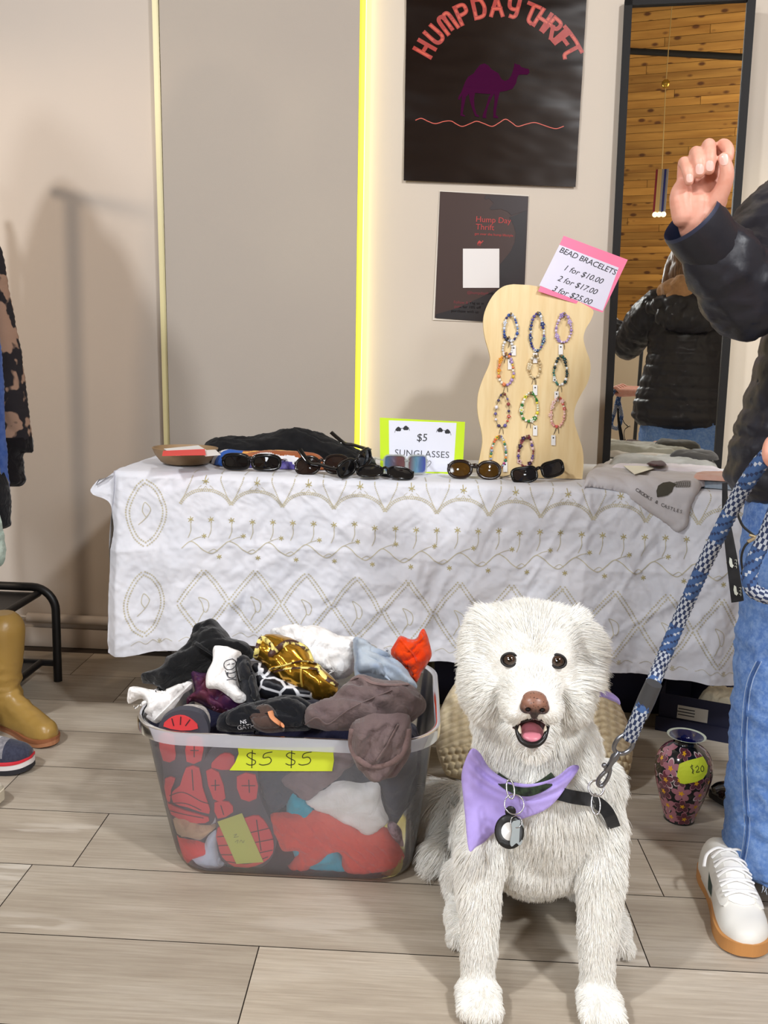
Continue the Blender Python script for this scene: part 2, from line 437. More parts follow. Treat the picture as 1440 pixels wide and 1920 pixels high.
# panel outline follows its slight lean
pts = [pY(299, 0, 3.0), pY(320, 850, 3.0), pY(664, 850, 3.0), pY(675, 0, 3.0)]
def ex(a, b, z): t = (z - a[2]) / (b[2] - a[2]); return a[0] + (b[0] - a[0]) * t
poly = [(ex(pts[0], pts[1], 0.0), 0.0), (ex(pts[3], pts[2], 0.0), 0.0), (ex(pts[3], pts[2], 3.3), 3.3), (ex(pts[0], pts[1], 3.3), 3.3)]
V, F = slab_vf(poly, 0.012)
structure('wall_panel', np.c_[V[:, 0], 3.006 - V[:, 2], V[:, 1]], F, panelm, smooth=False)
def strip(name, x_px_top, x_px_bot, w, front, side, label, inset, z0, z1):
    a = pY(x_px_top, 0, 3.02); b = pY(x_px_bot, 850, 3.02); g = G()
    for (za, zb) in [(z0, z1)]:
        xa, xb = ex(a, b, za), ex(a, b, zb); y0, y1 = inset, WALL_Y
        g.put([(xa, y0, za), (xa + w, y0, za), (xb + w, y0, zb), (xb, y0, zb), (xa, y1, za), (xa + w, y1, za), (xb + w, y1, zb), (xb, y1, zb)],
              [(0, 1, 2, 3), (1, 5, 6, 2), (4, 0, 3, 7), (3, 2, 6, 7), (0, 4, 5, 1)], [0, 1, 2, 0, 0])
    o = g.obj(name, [plain(label[:12] + '_front', front[0], 0.4, emit=front[1]), plain(label[:12] + '_side', side[0], 0.4, emit=side[1]), plain('strip_back', (230, 226, 190), 0.4)], smooth=False)
    return tag(o, label, 'light strip')
strip('light_strip', 675, 664, 0.020, ((244, 240, 70), 0.80), ((250, 232, 140), 4.0), 'glowing yellow light strip down the right edge of the grey panel', 3.008, 0.02, 3.3)
strip('light_strip', 286, 309, 0.020, ((214, 202, 150), 0.06), ((214, 202, 150), 0.10), 'pale cream light strip down the left edge of the grey panel', 3.012, 0.02, 3.3)
# remaining room shell (seen in the mirror)
structure('wall_west', *[G().box((-4.65, -0.8, 2.2), (0.1, 7.9, 4.4)).V[0], box_vf((1, 1, 1))[1]], cream, smooth=False)
structure('wall_east', *[G().box((4.65, -0.8, 2.2), (0.1, 7.9, 4.4)).V[0], box_vf((1, 1, 1))[1]], cream, smooth=False)
structure('wall_rear', *[G().box((0, -4.75, 0.75), (9.4, 0.1, 1.5)).V[0], box_vf((1, 1, 1))[1]], cream, smooth=False)
pine = pine_mat(); g = G(); y, z = -4.70, 1.5
slope = np.array([0, 0.42, 0.907])                                  # the pine lining leans in as it rises
n_ = np.array([0, 0.907, -0.42]); O = np.array([0, -4.70, 1.5])
for k in range(59):
    a = O + slope * (0.078 * k); b = a + slope * 0.0745
    x = -4.6 - random.random() * 2.4
    while x < 4.6:
        g.put([(x, *a[1:]), (x + 2.396, *a[1:]), (x + 2.396, *b[1:]), (x, *b[1:])], [(0, 1, 2, 3)]); x += 2.4
Vb, Fb = box_vf((9.4, 0.1, 4.7)); th = math.atan2(0.42, 0.907)
g.put(Vb @ rotm('X', -math.degrees(th)).T + O + slope * 2.3 - n_ * 0.056, Fb, 1)
tag(g.obj('ceiling_slope', [pine, plain('pine_gap', (70, 40, 16), 0.9)], smooth=False), kind='structure')
e_ = O + slope * 4.6
g = G(); g.box((0, (e_[1] + 3.2) / 2, 5.72), (9.4, 3.2 - e_[1] + 0.1, 0.1)); tag(g.obj('ceiling', [cream], smooth=False), kind='structure')
for k, xx in enumerate((1.55, 3.9)):
    g = G(); g.put(box_vf((0.12, 0.22, 4.4))[0] @ rotm('X', -math.degrees(th)).T + O + slope * 2.25 + n_ * 0.12 + np.array([xx, 0, 0]), box_vf((1, 1, 1))[1])
    tag(g.obj('trim_beam', [plain('beam_wood', (196, 140, 62), 0.5)], smooth=False), kind='structure')
# baseboard and cable conduit at the foot of the left wall
zb = pY(150, 1178, WALL_Y)[2]
g = G(); g.box(((-4.6 + xl) / 2, WALL_Y - 0.006, zb / 2), (xl + 4.6, 0.012, zb), bevel=0.003); tag(g.obj('baseboard_back', [greywall]), kind='structure')
a, b = pY(52, 1157, WALL_Y - 0.02), pY(215, 1166, WALL_Y - 0.02)
root = thing('cable_conduit', 'off white cable cover running along the wall above the floor, left of the table', 'conduit', (a + b) / 2)
g = G(); g.tube([a, b + np.array([0.1, 0, 0])], 0.017, 12); g.obj('cover', [greywall], root)
g = G(); g.tube(smooth_curve([a + (0.02, 0, 0), a + (-0.05, 0, 0.004), a + (-0.2, 0.005, 0.012), a + (-0.5, 0.0, 0.01)]), 0.005, 8); g.obj('cable', [plain('cable_white', (214, 206, 196), 0.5)], root)

# ============================================================ WALL PRINTS
def px_map(Y, bulge=None, off=0.0):
    def f(V):
        P = np.array([pY(x, y, Y) for x, y in V])
        if bulge is not None: P[:, 1] -= bulge(P)
        P[:, 1] -= off; return P
    return f
def flip(V): return np.asarray(V) * (1, -1)
class PxPrint(Print):
    """printing placed in photo coordinates of the sheet (y down)"""
    def text(s, t, x, y, size, m=0, rot=0.0, **k):
        V, F = text_vf(t, size, **k); V = flip(V); a = math.radians(rot)
        R = np.array([[math.cos(a), -math.sin(a)], [math.sin(a), math.cos(a)]])
        return s.put(V @ R.T + (x, y), F, m)
def sheet(name, quad, Y, mats, parent, n=(24, 28), bulge=None, thick=0.0006):
    """thin sheet through 4 photo corners TL TR BR BL on plane Y"""
    q = np.asarray(quad, float); u = np.linspace(0, 1, n[0]); v = np.linspace(0, 1, n[1])
    P = [(1 - b) * ((1 - a) * q[0] + a * q[1]) + b * ((1 - a) * q[3] + a * q[2]) for b in v for a in u]
    V = px_map(Y, bulge)(P); F = grid_faces(*n); nn = len(V)
    Vb = V + (0, thick, 0); per = [i for i in range(n[0])] + [j * n[0] + n[0] - 1 for j in range(1, n[1])] + [(n[1] - 1) * n[0] + i for i in range(n[0] - 2, -1, -1)] + [j * n[0] for j in range(n[1] - 2, 0, -1)]
    F = F + [tuple(i + nn for i in f[::-1]) for f in F] + [(per[i], per[(i + 1) % len(per)], per[(i + 1) % len(per)] + nn, per[i] + nn) for i in range(len(per))]
    return add(name, np.concatenate([V, Vb]), F, mats, parent)
vinyl = NT('black_vinyl'); vinyl.b.inputs['Base Color'].default_value = lin((13, 6, 6)); vinyl.b.inputs['Roughness'].default_value = 0.20
vinyl.b.inputs['Specular IOR Level'].default_value = 0.45
def bulge(P):
    u = np.c_[P[:, 0] * 1.4, P[:, 2] * 7.5 + P[:, 0] * 0.8]
    return 0.012 + 0.0075 * pn(u) + 0.003 * pn(u * (2.6, 2.1) + 4) + 0.0012 * pn(u * (7, 5) + 1)
root = thing('shop_poster', 'large black vinyl poster with arched orange lettering and a purple camel, top of the wall', 'poster', pY(925, 340, WALL_Y - 0.01))
sheet('vinyl_sheet', [(763, -60), (1102, -56), (1078, 352), (757, 340)], WALL_Y, [vinyl.m], root, (60, 80), bulge)
GL = {'H': [[(0, 0), (0, 1)], [(.62, 0), (.62, 1)], [(0, .5), (.62, .5)]],
      'U': [[(0, 1), (0, .3), (.1, .06), (.31, 0), (.52, .06), (.62, .3), (.62, 1)]],
      'M': [[(0, 0), (0, .72), (.06, .95), (.2, 1), (.34, .95), (.4, .72), (.4, .1)], [(.4, .72), (.46, .95), (.6, 1), (.74, .95), (.8, .72), (.8, 0)]],
      'P': [[(0, 0), (0, 1)], [(0, 1), (.4, 1), (.6, .92), (.64, .74), (.6, .56), (.4, .48), (0, .48)]],
      'D': [[(0, 0), (0, 1)], [(0, 1), (.3, 1), (.55, .9), (.68, .5), (.55, .1), (.3, 0), (0, 0)]],
      'A': [[(0, 0), (.36, 1)], [(.36, 1), (.72, 0)], [(.13, .36), (.6, .36)]],
      'Y': [[(0, 1), (.03, .62), (.15, .46), (.34, .42), (.53, .46), (.62, .62), (.64, 1)], [(.62, .7), (.58, .2), (.45, 0), (.25, 0)]],
      'T': [[(0, 1), (.72, 1)], [(.36, 1), (.36, .25), (.42, .06), (.56, 0)]],
      'R': [[(0, 0), (0, 1)], [(0, 1), (.4, 1), (.58, .92), (.62, .76), (.56, .58), (.4, .52), (0, .52)], [(.3, .52), (.66, 0)]],
      'I': [[(.16, 0), (.16, 1)], [(0, 1), (.32, 1)], [(0, 0), (.32, 0)]],
      'F': [[(0, 0), (0, 1)], [(0, 1), (.6, 1)], [(0, .5), (.48, .5)]]}
pr = PxPrint()
C0, RR = np.array([932., 172.]), 140.0
for ch, an in zip('HUMPDAYTHRIFT', (-62, -50.5, -38.5, -26.5, -14.5, -2.5, 9, 21.5, 30.5, 39.5, 46.5, 52, 59.5)):
    a = math.radians(an + 2.0); h = 33.0; w = max(p[0] for st in GL[ch] for p in st)
    ux = np.array([math.cos(a), math.sin(a)]); uy = np.array([math.sin(a), -math.cos(a)])
    for st in GL[ch]:
        P = [C0 + uy * RR + ux * (x - w / 2) * h * 0.86 + uy * y * h for x, y in st]
        if ch in 'HATIF' or len(st) == 2: P = [P[0] + (P[1] - P[0]) * t for t in np.linspace(0, 1, 5)] if len(st) == 2 else P
        pr.stroke(P, 7.6, 0, smooth=len(st) > 2)
        pr.stroke(P, 3.4, 1, smooth=len(st) > 2)
camel = [(955, 525), (950, 500), (925, 495), (895, 485), (885, 470), (862, 466), (850, 458), (845, 480), (838, 510), (825, 545), (805, 575), (780, 585), (755, 570), (735, 530), (700, 510), (685, 500), (665, 475), (635, 460), (605, 470), (580, 500), (560, 530), (520, 555), (500, 590), (485, 630), (470, 670), (455, 690), (447, 715), (460, 720), (472, 695), (480, 680), (475, 700), (470, 770), (465, 830), (495, 838), (498, 828), (482, 820), (490, 770), (505, 700), (525, 675), (530, 720), (545, 770), (570, 835), (600, 840), (595, 828), (580, 820), (565, 765), (562, 710), (570, 670), (620, 675), (680, 678), (665, 700), (645, 770), (625, 820), (622, 845), (650, 848), (648, 825), (660, 770), (685, 710), (705, 675), (708, 720), (700, 780), (698, 845), (735, 848), (730, 835), (715, 825), (722, 770), (735, 700), (745, 662), (790, 655), (835, 640), (860, 600), (868, 560), (880, 540), (910, 538), (940, 540)]
camel_px = [(740 + x / 3.79, y / 3.79) for x, y in camel]
pr.poly(camel_px, 2)
wave = [(150, 860), (190, 848), (240, 870), (290, 885), (350, 870), (400, 868), (440, 890), (480, 905), (530, 888), (580, 870), (630, 885), (690, 905), (740, 880), (785, 855), (830, 880), (870, 905), (930, 890), (990, 878), (1050, 895), (1110, 915), (1150, 920), (1195, 905)]
pr.stroke([(740 + x / 3.79, y / 3.79) for x, y in wave], 1.5, 3)
pr.obj('printed_design', px_map(WALL_Y, bulge, 0.0012), [plain('poster_orange', (158, 42, 30), 0.4), plain('poster_salmon', (196, 82, 58), 0.4), plain('poster_purple', (60, 8, 46), 0.75, spec=0.05), plain('poster_red_line', (200, 84, 66), 0.4)], root)

root = thing('info_poster', 'small dark brown poster with red lettering and a white square, partly behind the wavy board', 'poster', pY(905, 597, WALL_Y - 0.01))
sheet('paper_sheet', [(824, 357), (992, 366), (982, 607), (811, 600)], WALL_Y - 0.004, [plain('poster_white_edge', (214, 205, 192), 0.5)], root, (3, 3))
sheet('printed_face', [(825, 359), (991, 368), (981, 604), (815, 596)], WALL_Y - 0.0055, [plain('poster_brown', (62, 45, 42), 0.3)], root, (3, 3))
pr = PxPrint(); RED = 0
kx = lambda x, y: (800 + x / 6.857, 350 + y / 6.857)
pr.poly([kx(*p) for p in [(1060, 400), (1110, 360), (1290, 305), (1300, 130), (760, 105), (740, 150), (765, 170), (800, 150), (860, 210), (805, 280), (830, 300), (950, 285), (1040, 320), (1090, 370)]], 2)
pr.poly([kx(*p) for p in [(1065, 395), (1120, 500), (1145, 600), (1130, 720), (1080, 830), (1000, 930), (940, 1000), (935, 1300), (700, 1420), (400, 1560), (120, 1640), (115, 1690), (725, 1735), (1236, 1760), (1290, 305)]], 1)
pr.rect(*kx(466, 797), *kx(934, 1300), 3)
for tx, x, y, sz in [('Hump Day', 628, 450, 104), ('Thrift', 628, 548, 104)]:
    pr.text(tx, *kx(x, y), sz / 6.857, RED, rot=3, align='LEFT')
pr.text('get over the hump lifestyle', *kx(616, 618), 46 / 6.857, RED, rot=3, align='LEFT')
pr.text('@humpdaythrift', *kx(690, 1385), 52 / 6.857, 4, rot=3)
for k, tx in enumerate(['Follow & Tag us in', 'post for 10% off', 'purchase with us']):
    pr.text(tx, *kx(345 + (0, 10, -30)[k], 1500 + 55 * k), 52 / 6.857, 4, rot=3, align='LEFT')
cam_s = [(kx(690, 725)[0] + (x - 700) * 0.024, kx(690, 725)[1] + (y - 650) * 0.026) for x, y in camel]
pr.poly(cam_s, RED)
pr.obj('printed_design', px_map(WALL_Y - 0.0066), [plain('ink_red', (176, 48, 44), 0.5), plain('ink_dark', (26, 22, 26), 0.35), plain('ink_brown', (40, 28, 30), 0.35), plain('ink_white', (226, 222, 220), 0.5), plain('ink_maroon', (120, 34, 44), 0.5)], root)

# ============================================================ MIRROR
mdeg = 9.2
mn = np.array([-math.sin(math.radians(mdeg)), -math.cos(math.radians(mdeg)), 0]); m0 = np.array([0.80, 2.995, 0])
root = thing('standing_mirror', 'tall black framed mirror behind the right end of the table', 'mirror', m0)
mq = [pP(x, y, m0, mn) for x, y in [(1171, -2), (1416, -2), (1352, 862), (1129, 871)]]
ztop = (mq[0][2] + mq[1][2]) / 2
def mline(a, b, z): t = (z - a[2]) / (b[2] - a[2]); return a + (b - a) * t
TL, TR = mline(mq[0], mq[3], ztop), mline(mq[1], mq[2], ztop); BL, BR = mline(mq[0], mq[3], 0.0), mline(mq[1], mq[2], 0.0)
fw = 0.024
ux = (TR - TL) / np.linalg.norm(TR - TL)
g = G()
def bar(a, b, wdir, w, mat=0):
    g.put([a, a + wdir * w, b + wdir * w, b] + [p + mn * 0.018 for p in (a, a + wdir * w, b + wdir * w, b)], [(4, 5, 6, 7), (3, 2, 1, 0), (0, 1, 5, 4), (1, 2, 6, 5), (2, 3, 7, 6), (3, 0, 4, 7)], mat)
bar(BL, TL, ux, fw); bar(BR, TR, -ux, fw); bar(TL, TR, np.array([0, 0, -1.0]), fw * 0.7); bar(BL, BR, np.array([0, 0, 1.0]), fw)
g.put([p - mn * 0.006 for p in (BL, BR, TR, TL)] + [p + mn * 0.001 for p in (BL, BR, TR, TL)], [(0, 1, 2, 3), (7, 6, 5, 4), (0, 4, 5, 1), (1, 5, 6, 2), (2, 6, 7, 3), (3, 7, 4, 0)])
g.obj('frame', [plain('black_frame', (20, 18, 18), 0.55, spec=0.25)], root, smooth=False)
mg = plain('mirror_silver', (238, 236, 228), 0.0, 1.0)
i_ = [BL + ux * fw, BR - ux * fw, TR - ux * fw, TL + ux * fw]
i_ = [p + mn * 0.006 + np.array([0, 0, s]) for p, s in zip(i_, (fw, fw, -fw * 0.7, -fw * 0.7))]
add('mirror_glass', i_, [(0, 1, 2, 3)], mg, root, smooth=False)

# ============================================================ TABLE and CLOTH
TF, TBK, TX0, TX1, TZ = 2.365, 2.93, -0.815, 1.015, 0.74
root = thing('folding_table', 'long folding table hidden under the white embroidered cloth', 'table', (0.1, 2.65, 0))
g = G(); g.box(((TX0 + TX1) / 2, (TF + TBK) / 2, TZ - 0.02), (TX1 - TX0 - 0.02, TBK - TF - 0.02, 0.036), bevel=0.008); g.obj('tabletop', [plain('table_white', (206, 206, 204), 0.5)], root)
steel = plain('grey_steel', (120, 122, 126), 0.4, 0.8)
for sx in (TX0 + 0.14, TX1 - 0.02):
    for sy in (TF + 0.08, TBK - 0.08):
        g = G(); g.tube([(sx, sy, 0.0), (sx, sy, TZ - 0.038)], 0.014, 12); g.obj('leg', [steel], root)
def hem(x):
    return np.interp(x, [-0.9, -0.81, -0.74, -0.66, -0.53, -0.3, 0.05, 0.4, 0.76, 0.9, 1.1], [0.232, 0.236, 0.246, 0.268, 0.282, 0.276, 0.266, 0.256, 0.246, 0.226, 0.22])
NU, NVt, NVf = 380, 70, 110
us = np.linspace(0, 1, NU)
rows = []; Srow = []
ts = np.concatenate([np.linspace(-(TBK - TF), 0, NVt, endpoint=False), np.linspace(0, 1, NVf)])
for t in ts:
    if t <= 0:
        flap = 0.045 * math.exp(-((t + 0.0) / 0.10) ** 2)
    else:
        flap = 0.062 * math.exp(-((t - 0.06) / 0.075) ** 2) + 0.012 * t - 0.010 * math.exp(-((t - 0.3) / 0.08) ** 2)
    x0 = TX0 - 0.012 - flap; x1 = TX1 + 0.02
    x = x0 + (x1 - x0) * us
    if t <= 0:
        P = np.c_[x, np.full(NU, TF + (-t)), np.full(NU, TZ + 0.004)]
        over = np.clip(TX0 + 0.0 - x, 0, 1); P[:, 2] -= over * 0.75
        ed = np.exp(t / 0.014); P[:, 1] -= 0.004 * ed; P[:, 2] -= 0.004 * ed
    else:
        h = hem(x); zz = (TZ - 0.006) + (h - TZ) * t
        out = 0.012 + 0.038 * t ** 0.8
        wob = 0.020 * t * np.sin(x * 9.0 + 1.0) + 0.011 * t * np.sin(x * 23 + 2.5) + 0.006 * t * np.sin(x * 47 + 0.4)
        P = np.c_[x, TF - out - wob, zz]
        ov = np.clip((TX0 - x) / 0.05, 0, 1); P[:, 2] -= 0.02 * ov * math.exp(-((t - 0.05) / 0.08) ** 2); P[:, 1] += 0.03 * np.clip((TX0 + 0.01 - x) / 0.03, 0, 1)
    rows.append(P)
V = np.concatenate(rows)
T2 = np.repeat(np.where(ts > 0, ts * 0.48, ts), NU); U2 = V[:, 0].copy()
Q = np.c_[U2, T2]
amp = np.where(T2 > 0, 1.0, 0.16)
wr = 0.0065 * folds(Q * (4.5, 4.0), 1.0) + 0.0032 * folds((Q @ np.array([[0.8, -0.6], [0.6, 0.8]])) * (17, 8), 6.0) + 0.0014 * folds((Q @ np.array([[0.7, 0.7], [-0.7, 0.7]])) * (34, 20), 3.0) + 0.0006 * folds(Q * (60, 60), 8.0)
for (a, b, c) in [(0.85, 0.53, -0.02), (0.88, 0.47, 0.40), (0.90, 0.42, 0.62), (-0.62, 0.78, 0.22), (0.93, 0.36, 0.18), (1, 0.02, 0.47), (1, 0.0, -0.42), (0.55, 0.83, 0.62), (0.8, -0.6, 0.35)]:
    d = U2 * a + T2 * b - c; wr += 0.0095 * np.exp(-np.abs(d) / 0.012) * (0.6 + 0.6 * pn(np.c_[U2 * 4, T2 * 4]))
wr += 0.0035 * np.exp(-np.abs(T2 - 0.20 - 0.01 * np.sin(U2 * 4)) / 0.008)
wr *= amp * 1.1
nrm = np.where((T2 > 0)[:, None], np.array([0, -1.0, 0.05]), np.array([0, 0, 1.0]))
V = V + nrm * np.clip(wr, -0.006, 0.03)[:, None]
NV = len(ts); F = grid_faces(NU, NV)
# solid thickness edge hem
CL = V.reshape(NV, NU, 3)
def cloth_at(x, t):
    """point on the cloth at table x and distance t below the front edge (t < 0: on the top)"""
    x = np.asarray(x, float); t = np.asarray(t, float)
    tt = np.where(t > 0, t / 0.48, t); fj = np.interp(tt, ts, np.arange(NV)); j = np.clip(np.floor(fj).astype(int), 0, NV - 2); b = (fj - j)[:, None]
    def row(jj):
        x0 = CL[jj, 0, 0]; x1 = CL[jj, -1, 0]; fi = np.clip((x - x0) / (x1 - x0), 0, 0.9999) * (NU - 1); i = np.floor(fi).astype(int); a = (fi - i)[:, None]
        return CL[jj, i] * (1 - a) + CL[jj, np.minimum(i + 1, NU - 1)] * a
    return row(j) * (1 - b) + row(j + 1) * b
gc = G(); gc.put(V, F, 0)
# side drape at the left end
sv = []
for k, yy in enumerate(np.linspace(TF - 0.01, TBK, 40)):
    for q in np.linspace(0, 1, 40):
        z = TZ + 0.002 + (0.30 - TZ) * q
        sv.append((TX0 - 0.006 - 0.018 * q - 0.01 * q * math.sin(yy * 30) - 0.004 * math.sin(yy * 55 + q * 9), yy + 0.015 * q, z))
gc.put(sv, grid_faces(40, 40), 0)
# embroidery: thread laid on the cloth (dashes and stems), part of the same mesh
def thread(px_t, w=0.0022, dash=None, m=1, lift=0.0012, per=10):
    P = smooth_curve(np.asarray(px_t, float), per) if len(px_t) > 2 else np.asarray([np.asarray(px_t[0]) + (np.asarray(px_t[1]) - np.asarray(px_t[0])) * s for s in np.linspace(0, 1, 8)])
    if dash:
        seg = np.r_[0, np.cumsum(np.linalg.norm(np.diff(P, axis=0), axis=1))]; L = seg[-1]; n = max(2, int(L / dash))
        s = (np.arange(n) + 0.5) / n * L; X = np.interp(s, seg, P[:, 0]); Y = np.interp(s, seg, P[:, 1])
        T = np.c_[np.interp(s + 0.001, seg, P[:, 0]) - np.interp(s - 0.001, seg, P[:, 0]), np.interp(s + 0.001, seg, P[:, 1]) - np.interp(s - 0.001, seg, P[:, 1])]
        T /= np.linalg.norm(T, axis=1)[:, None] + 1e-9; N = np.c_[-T[:, 1], T[:, 0]]; C = np.c_[X, Y]; l = dash * 0.34
        q = np.stack([C - T * l - N * w, C + T * l - N * w, C + T * l + N * w, C - T * l + N * w], 1).reshape(-1, 2)
        W3 = cloth_at(q[:, 0], q[:, 1]); W3 = W3 + np.where((q[:, 1] > 0)[:, None], np.array([0, -lift, 0]), np.array([0, 0, lift]))
        gc.put(W3, [(4 * i, 4 * i + 1, 4 * i + 2, 4 * i + 3) for i in range(n)], m)
    else:
        V2, F2 = stroke_vf(P, w, smooth=False); W3 = cloth_at(V2[:, 0], V2[:, 1]); W3 = W3 + np.where((V2[:, 1:2] > 0), np.array([0, -lift, 0]), np.array([0, 0, lift])); gc.put(W3, F2, m)
def double(pts, gapw=0.0050, dash=0.0070):
    P = smooth_curve(np.asarray(pts, float), 8); T = np.gradient(P, axis=0); T /= np.linalg.norm(T, axis=1)[:, None] + 1e-9; N = np.c_[-T[:, 1], T[:, 0]]
    for s in (-1, 1): thread(P + N * gapw * s, 0.0019, dash, per=1)
def daisy(x, t, r=0.008, m=2):
    for k in range(6):
        a = k * PI / 3 + 0.3; thread([(x, t), (x + r * math.cos(a), t + r * math.sin(a))], 0.0022, m=m)
    thread([(x - 0.002, t), (x + 0.002, t)], 0.004, m=m)
per_x = 0.139
for k in range(13):
    x = -0.70 + per_x * k
    if x > 1.0: continue
    s = random.uniform(-0.004, 0.004); dx = per_x / 2
    # ogee lattice
    if x > -0.68:
        double([(x, 0.262 + s), (x + 0.012, 0.275), (x + dx * 0.62, 0.315), (x + dx * 0.95, 0.350 + s)]); double([(x, 0.262 + s), (x - 0.012, 0.275), (x - dx * 0.62, 0.315), (x - dx * 0.95, 0.350 + s)])
        double([(x + dx * 0.95, 0.350 + s), (x + dx * 0.62, 0.385), (x + 0.012, 0.425), (x, 0.436)]); double([(x - dx * 0.95, 0.350 + s), (x - dx * 0.62, 0.385), (x - 0.012, 0.425), (x, 0.436)])
        thread([(x - 0.012, 0.405), (x - 0.005, 0.39), (x + 0.002, 0.375), (x - 0.004, 0.352), (x - 0.012, 0.336), (x + 0.010, 0.345), (x + 0.016, 0.362), (x + 0.010, 0.378), (x + 0.002, 0.376)], 0.0020)
    # hem squiggles
    thread([(x - 0.06, 0.452), (x - 0.04, 0.444), (x - 0.02, 0.455), (x, 0.446), (x + 0.02, 0.456), (x + 0.04, 0.446), (x + 0.06, 0.452)], 0.0013)
    daisy(x + 0.02, 0.450, 0.006, 1)
    if x < -0.62: continue
    # arcs near the table edge
    double([(x - dx, 0.075), (x - dx * 0.75, 0.052), (x - dx * 0.3, 0.036), (x + dx * 0.3, 0.036), (x + dx * 0.75, 0.052), (x + dx, 0.075)], 0.0026, 0.0055)
    thread([(x - dx * 1.0, 0.075), (x - dx * 0.7, 0.03), (x - dx * 0.55, 0.0), (x - dx * 0.5, -0.05)], 0.0014, 0.005); thread([(x + dx * 1.0, 0.075), (x + dx * 0.7, 0.03), (x + dx * 0.55, 0.0), (x + dx * 0.5, -0.05)], 0.0014, 0.005)
    daisy(x, 0.010, 0.008); thread([(x - 0.012, 0.022), (x - 0.02, 0.03), (x - 0.008, 0.034), (x, 0.024), (x + 0.008, 0.034), (x + 0.02, 0.03), (x + 0.012, 0.022)], 0.0012)
for k in range(30):                                                     # sprigs and vine
    x = -0.60 + 0.0555 * k
    if x > 0.98: break
    t0 = 0.118 + random.uniform(-0.004, 0.004); daisy(x, t0, 0.0075)
    thread([(x, t0 + 0.008), (x + 0.001, t0 + 0.03), (x - 0.006, t0 + 0.05)], 0.0018)
for k in range(16):
    x = -0.62 + 0.104 * k
    if x > 0.95: break
    thread([(x, 0.195), (x + 0.02, 0.178), (x + 0.04, 0.186), (x + 0.06, 0.203), (x + 0.082, 0.212), (x + 0.104, 0.195)], 0.0024)
    thread([(x + 0.02, 0.178), (x + 0.035, 0.170), (x + 0.05, 0.165)], 0.0016); daisy(x + 0.058, 0.163, 0.006)
    thread([(x + 0.07, 0.209), (x + 0.085, 0.200), (x + 0.095, 0.206)], 0.0016); daisy(x + 0.10, 0.222, 0.006)
for t0 in (0.10, 0.345):                                              # tall ogees down the left edge
    cx = -0.725
    double([(cx - 0.005, t0 - 0.085), (cx - 0.03, t0 - 0.06), (cx - 0.052, t0), (cx - 0.03, t0 + 0.06), (cx, t0 + 0.085)]); double([(cx - 0.005, t0 - 0.085), (cx + 0.03, t0 - 0.06), (cx + 0.052, t0), (cx + 0.03, t0 + 0.06), (cx, t0 + 0.085)])
    thread([(cx - 0.02, t0 + 0.03), (cx, t0 + 0.012), (cx + 0.012, t0 - 0.01), (cx - 0.004, t0 - 0.028), (cx - 0.01, t0 - 0.006), (cx, t0 + 0.012)], 0.002)
linen = fabric('white_linen', (222, 222, 228), (214, 215, 222), 9, 0.9, 1400, 0.25, 0.1)
tag(gc.obj('tablecloth', [linen, plain('beige_thread', (192, 184, 160), 0.8), plain('gold_thread', (176, 164, 116), 0.8)], sharp=0), 'white crinkled tablecloth embroidered with beige vines and diamonds', 'tablecloth')
# ============================================================ GARMENT HELPERS
def inside(poly, P):
    x, y = P[:, 0], P[:, 1]; r = np.zeros(len(P), bool); n = len(poly); j = n - 1
    for i in range(n):
        xi, yi = poly[i]; xj, yj = poly[j]
        c = ((yi > y) != (yj > y)) & (x < (xj - xi) * (y - yi) / (yj - yi + 1e-15) + xi); r ^= c; j = i
    return r
def dist_to(poly, P):
    A = np.asarray(poly); B = np.roll(A, -1, 0); D = np.full(len(P), 1e9)
    for a, b in zip(A, B):
        ab = b - a; t = np.clip(((P - a) @ ab) / (ab @ ab + 1e-15), 0, 1); D = np.minimum(D, np.linalg.norm(P - (a + t[:, None] * ab), axis=1))
    return D
def fill(poly, res):
    """triangulated outline with a regular inner net; returns points, triangles, distance to the edge, rim loop"""
    poly = np.asarray(poly, float)
    A = poly; L = np.linalg.norm(np.roll(A, -1, 0) - A, axis=1); out = []
    for a, b, l in zip(A, np.roll(A, -1, 0), L):
        k = max(1, int(round(l / res))); out += [a + (b - a) * i / k for i in range(k)]
    rim = np.array(out); lo, hi = rim.min(0), rim.max(0)
    gx, gy = np.meshgrid(np.arange(lo[0], hi[0], res), np.arange(lo[1], hi[1], res * 0.87)); gx[1::2] += res / 2
    Pn = np.c_[gx.ravel(), gy.ravel()]; Pn = Pn[inside(rim, Pn)]
    if len(Pn): Pn = Pn[dist_to(rim, Pn) > 0.55 * res]
    al = np.concatenate([rim, Pn]); n = len(rim)
    vo, eo, fo, _, _, _ = geometry.delaunay_2d_cdt([Vector(p) for p in al], [(i, (i + 1) % n) for i in range(n)], [], 1, 1e-7)
    P = np.array([v[:] for v in vo]); d = dist_to(rim, P) if len(P) else np.zeros(0)
    tri = []
    for f in fo:
        a, b, c = f; ar = (P[b][0] - P[a][0]) * (P[c][1] - P[a][1]) - (P[c][0] - P[a][0]) * (P[b][1] - P[a][1])
        if abs(ar) < 1e-12: continue
        tri.append((a, b, c) if ar > 0 else (a, c, b))
    return P, tri, d
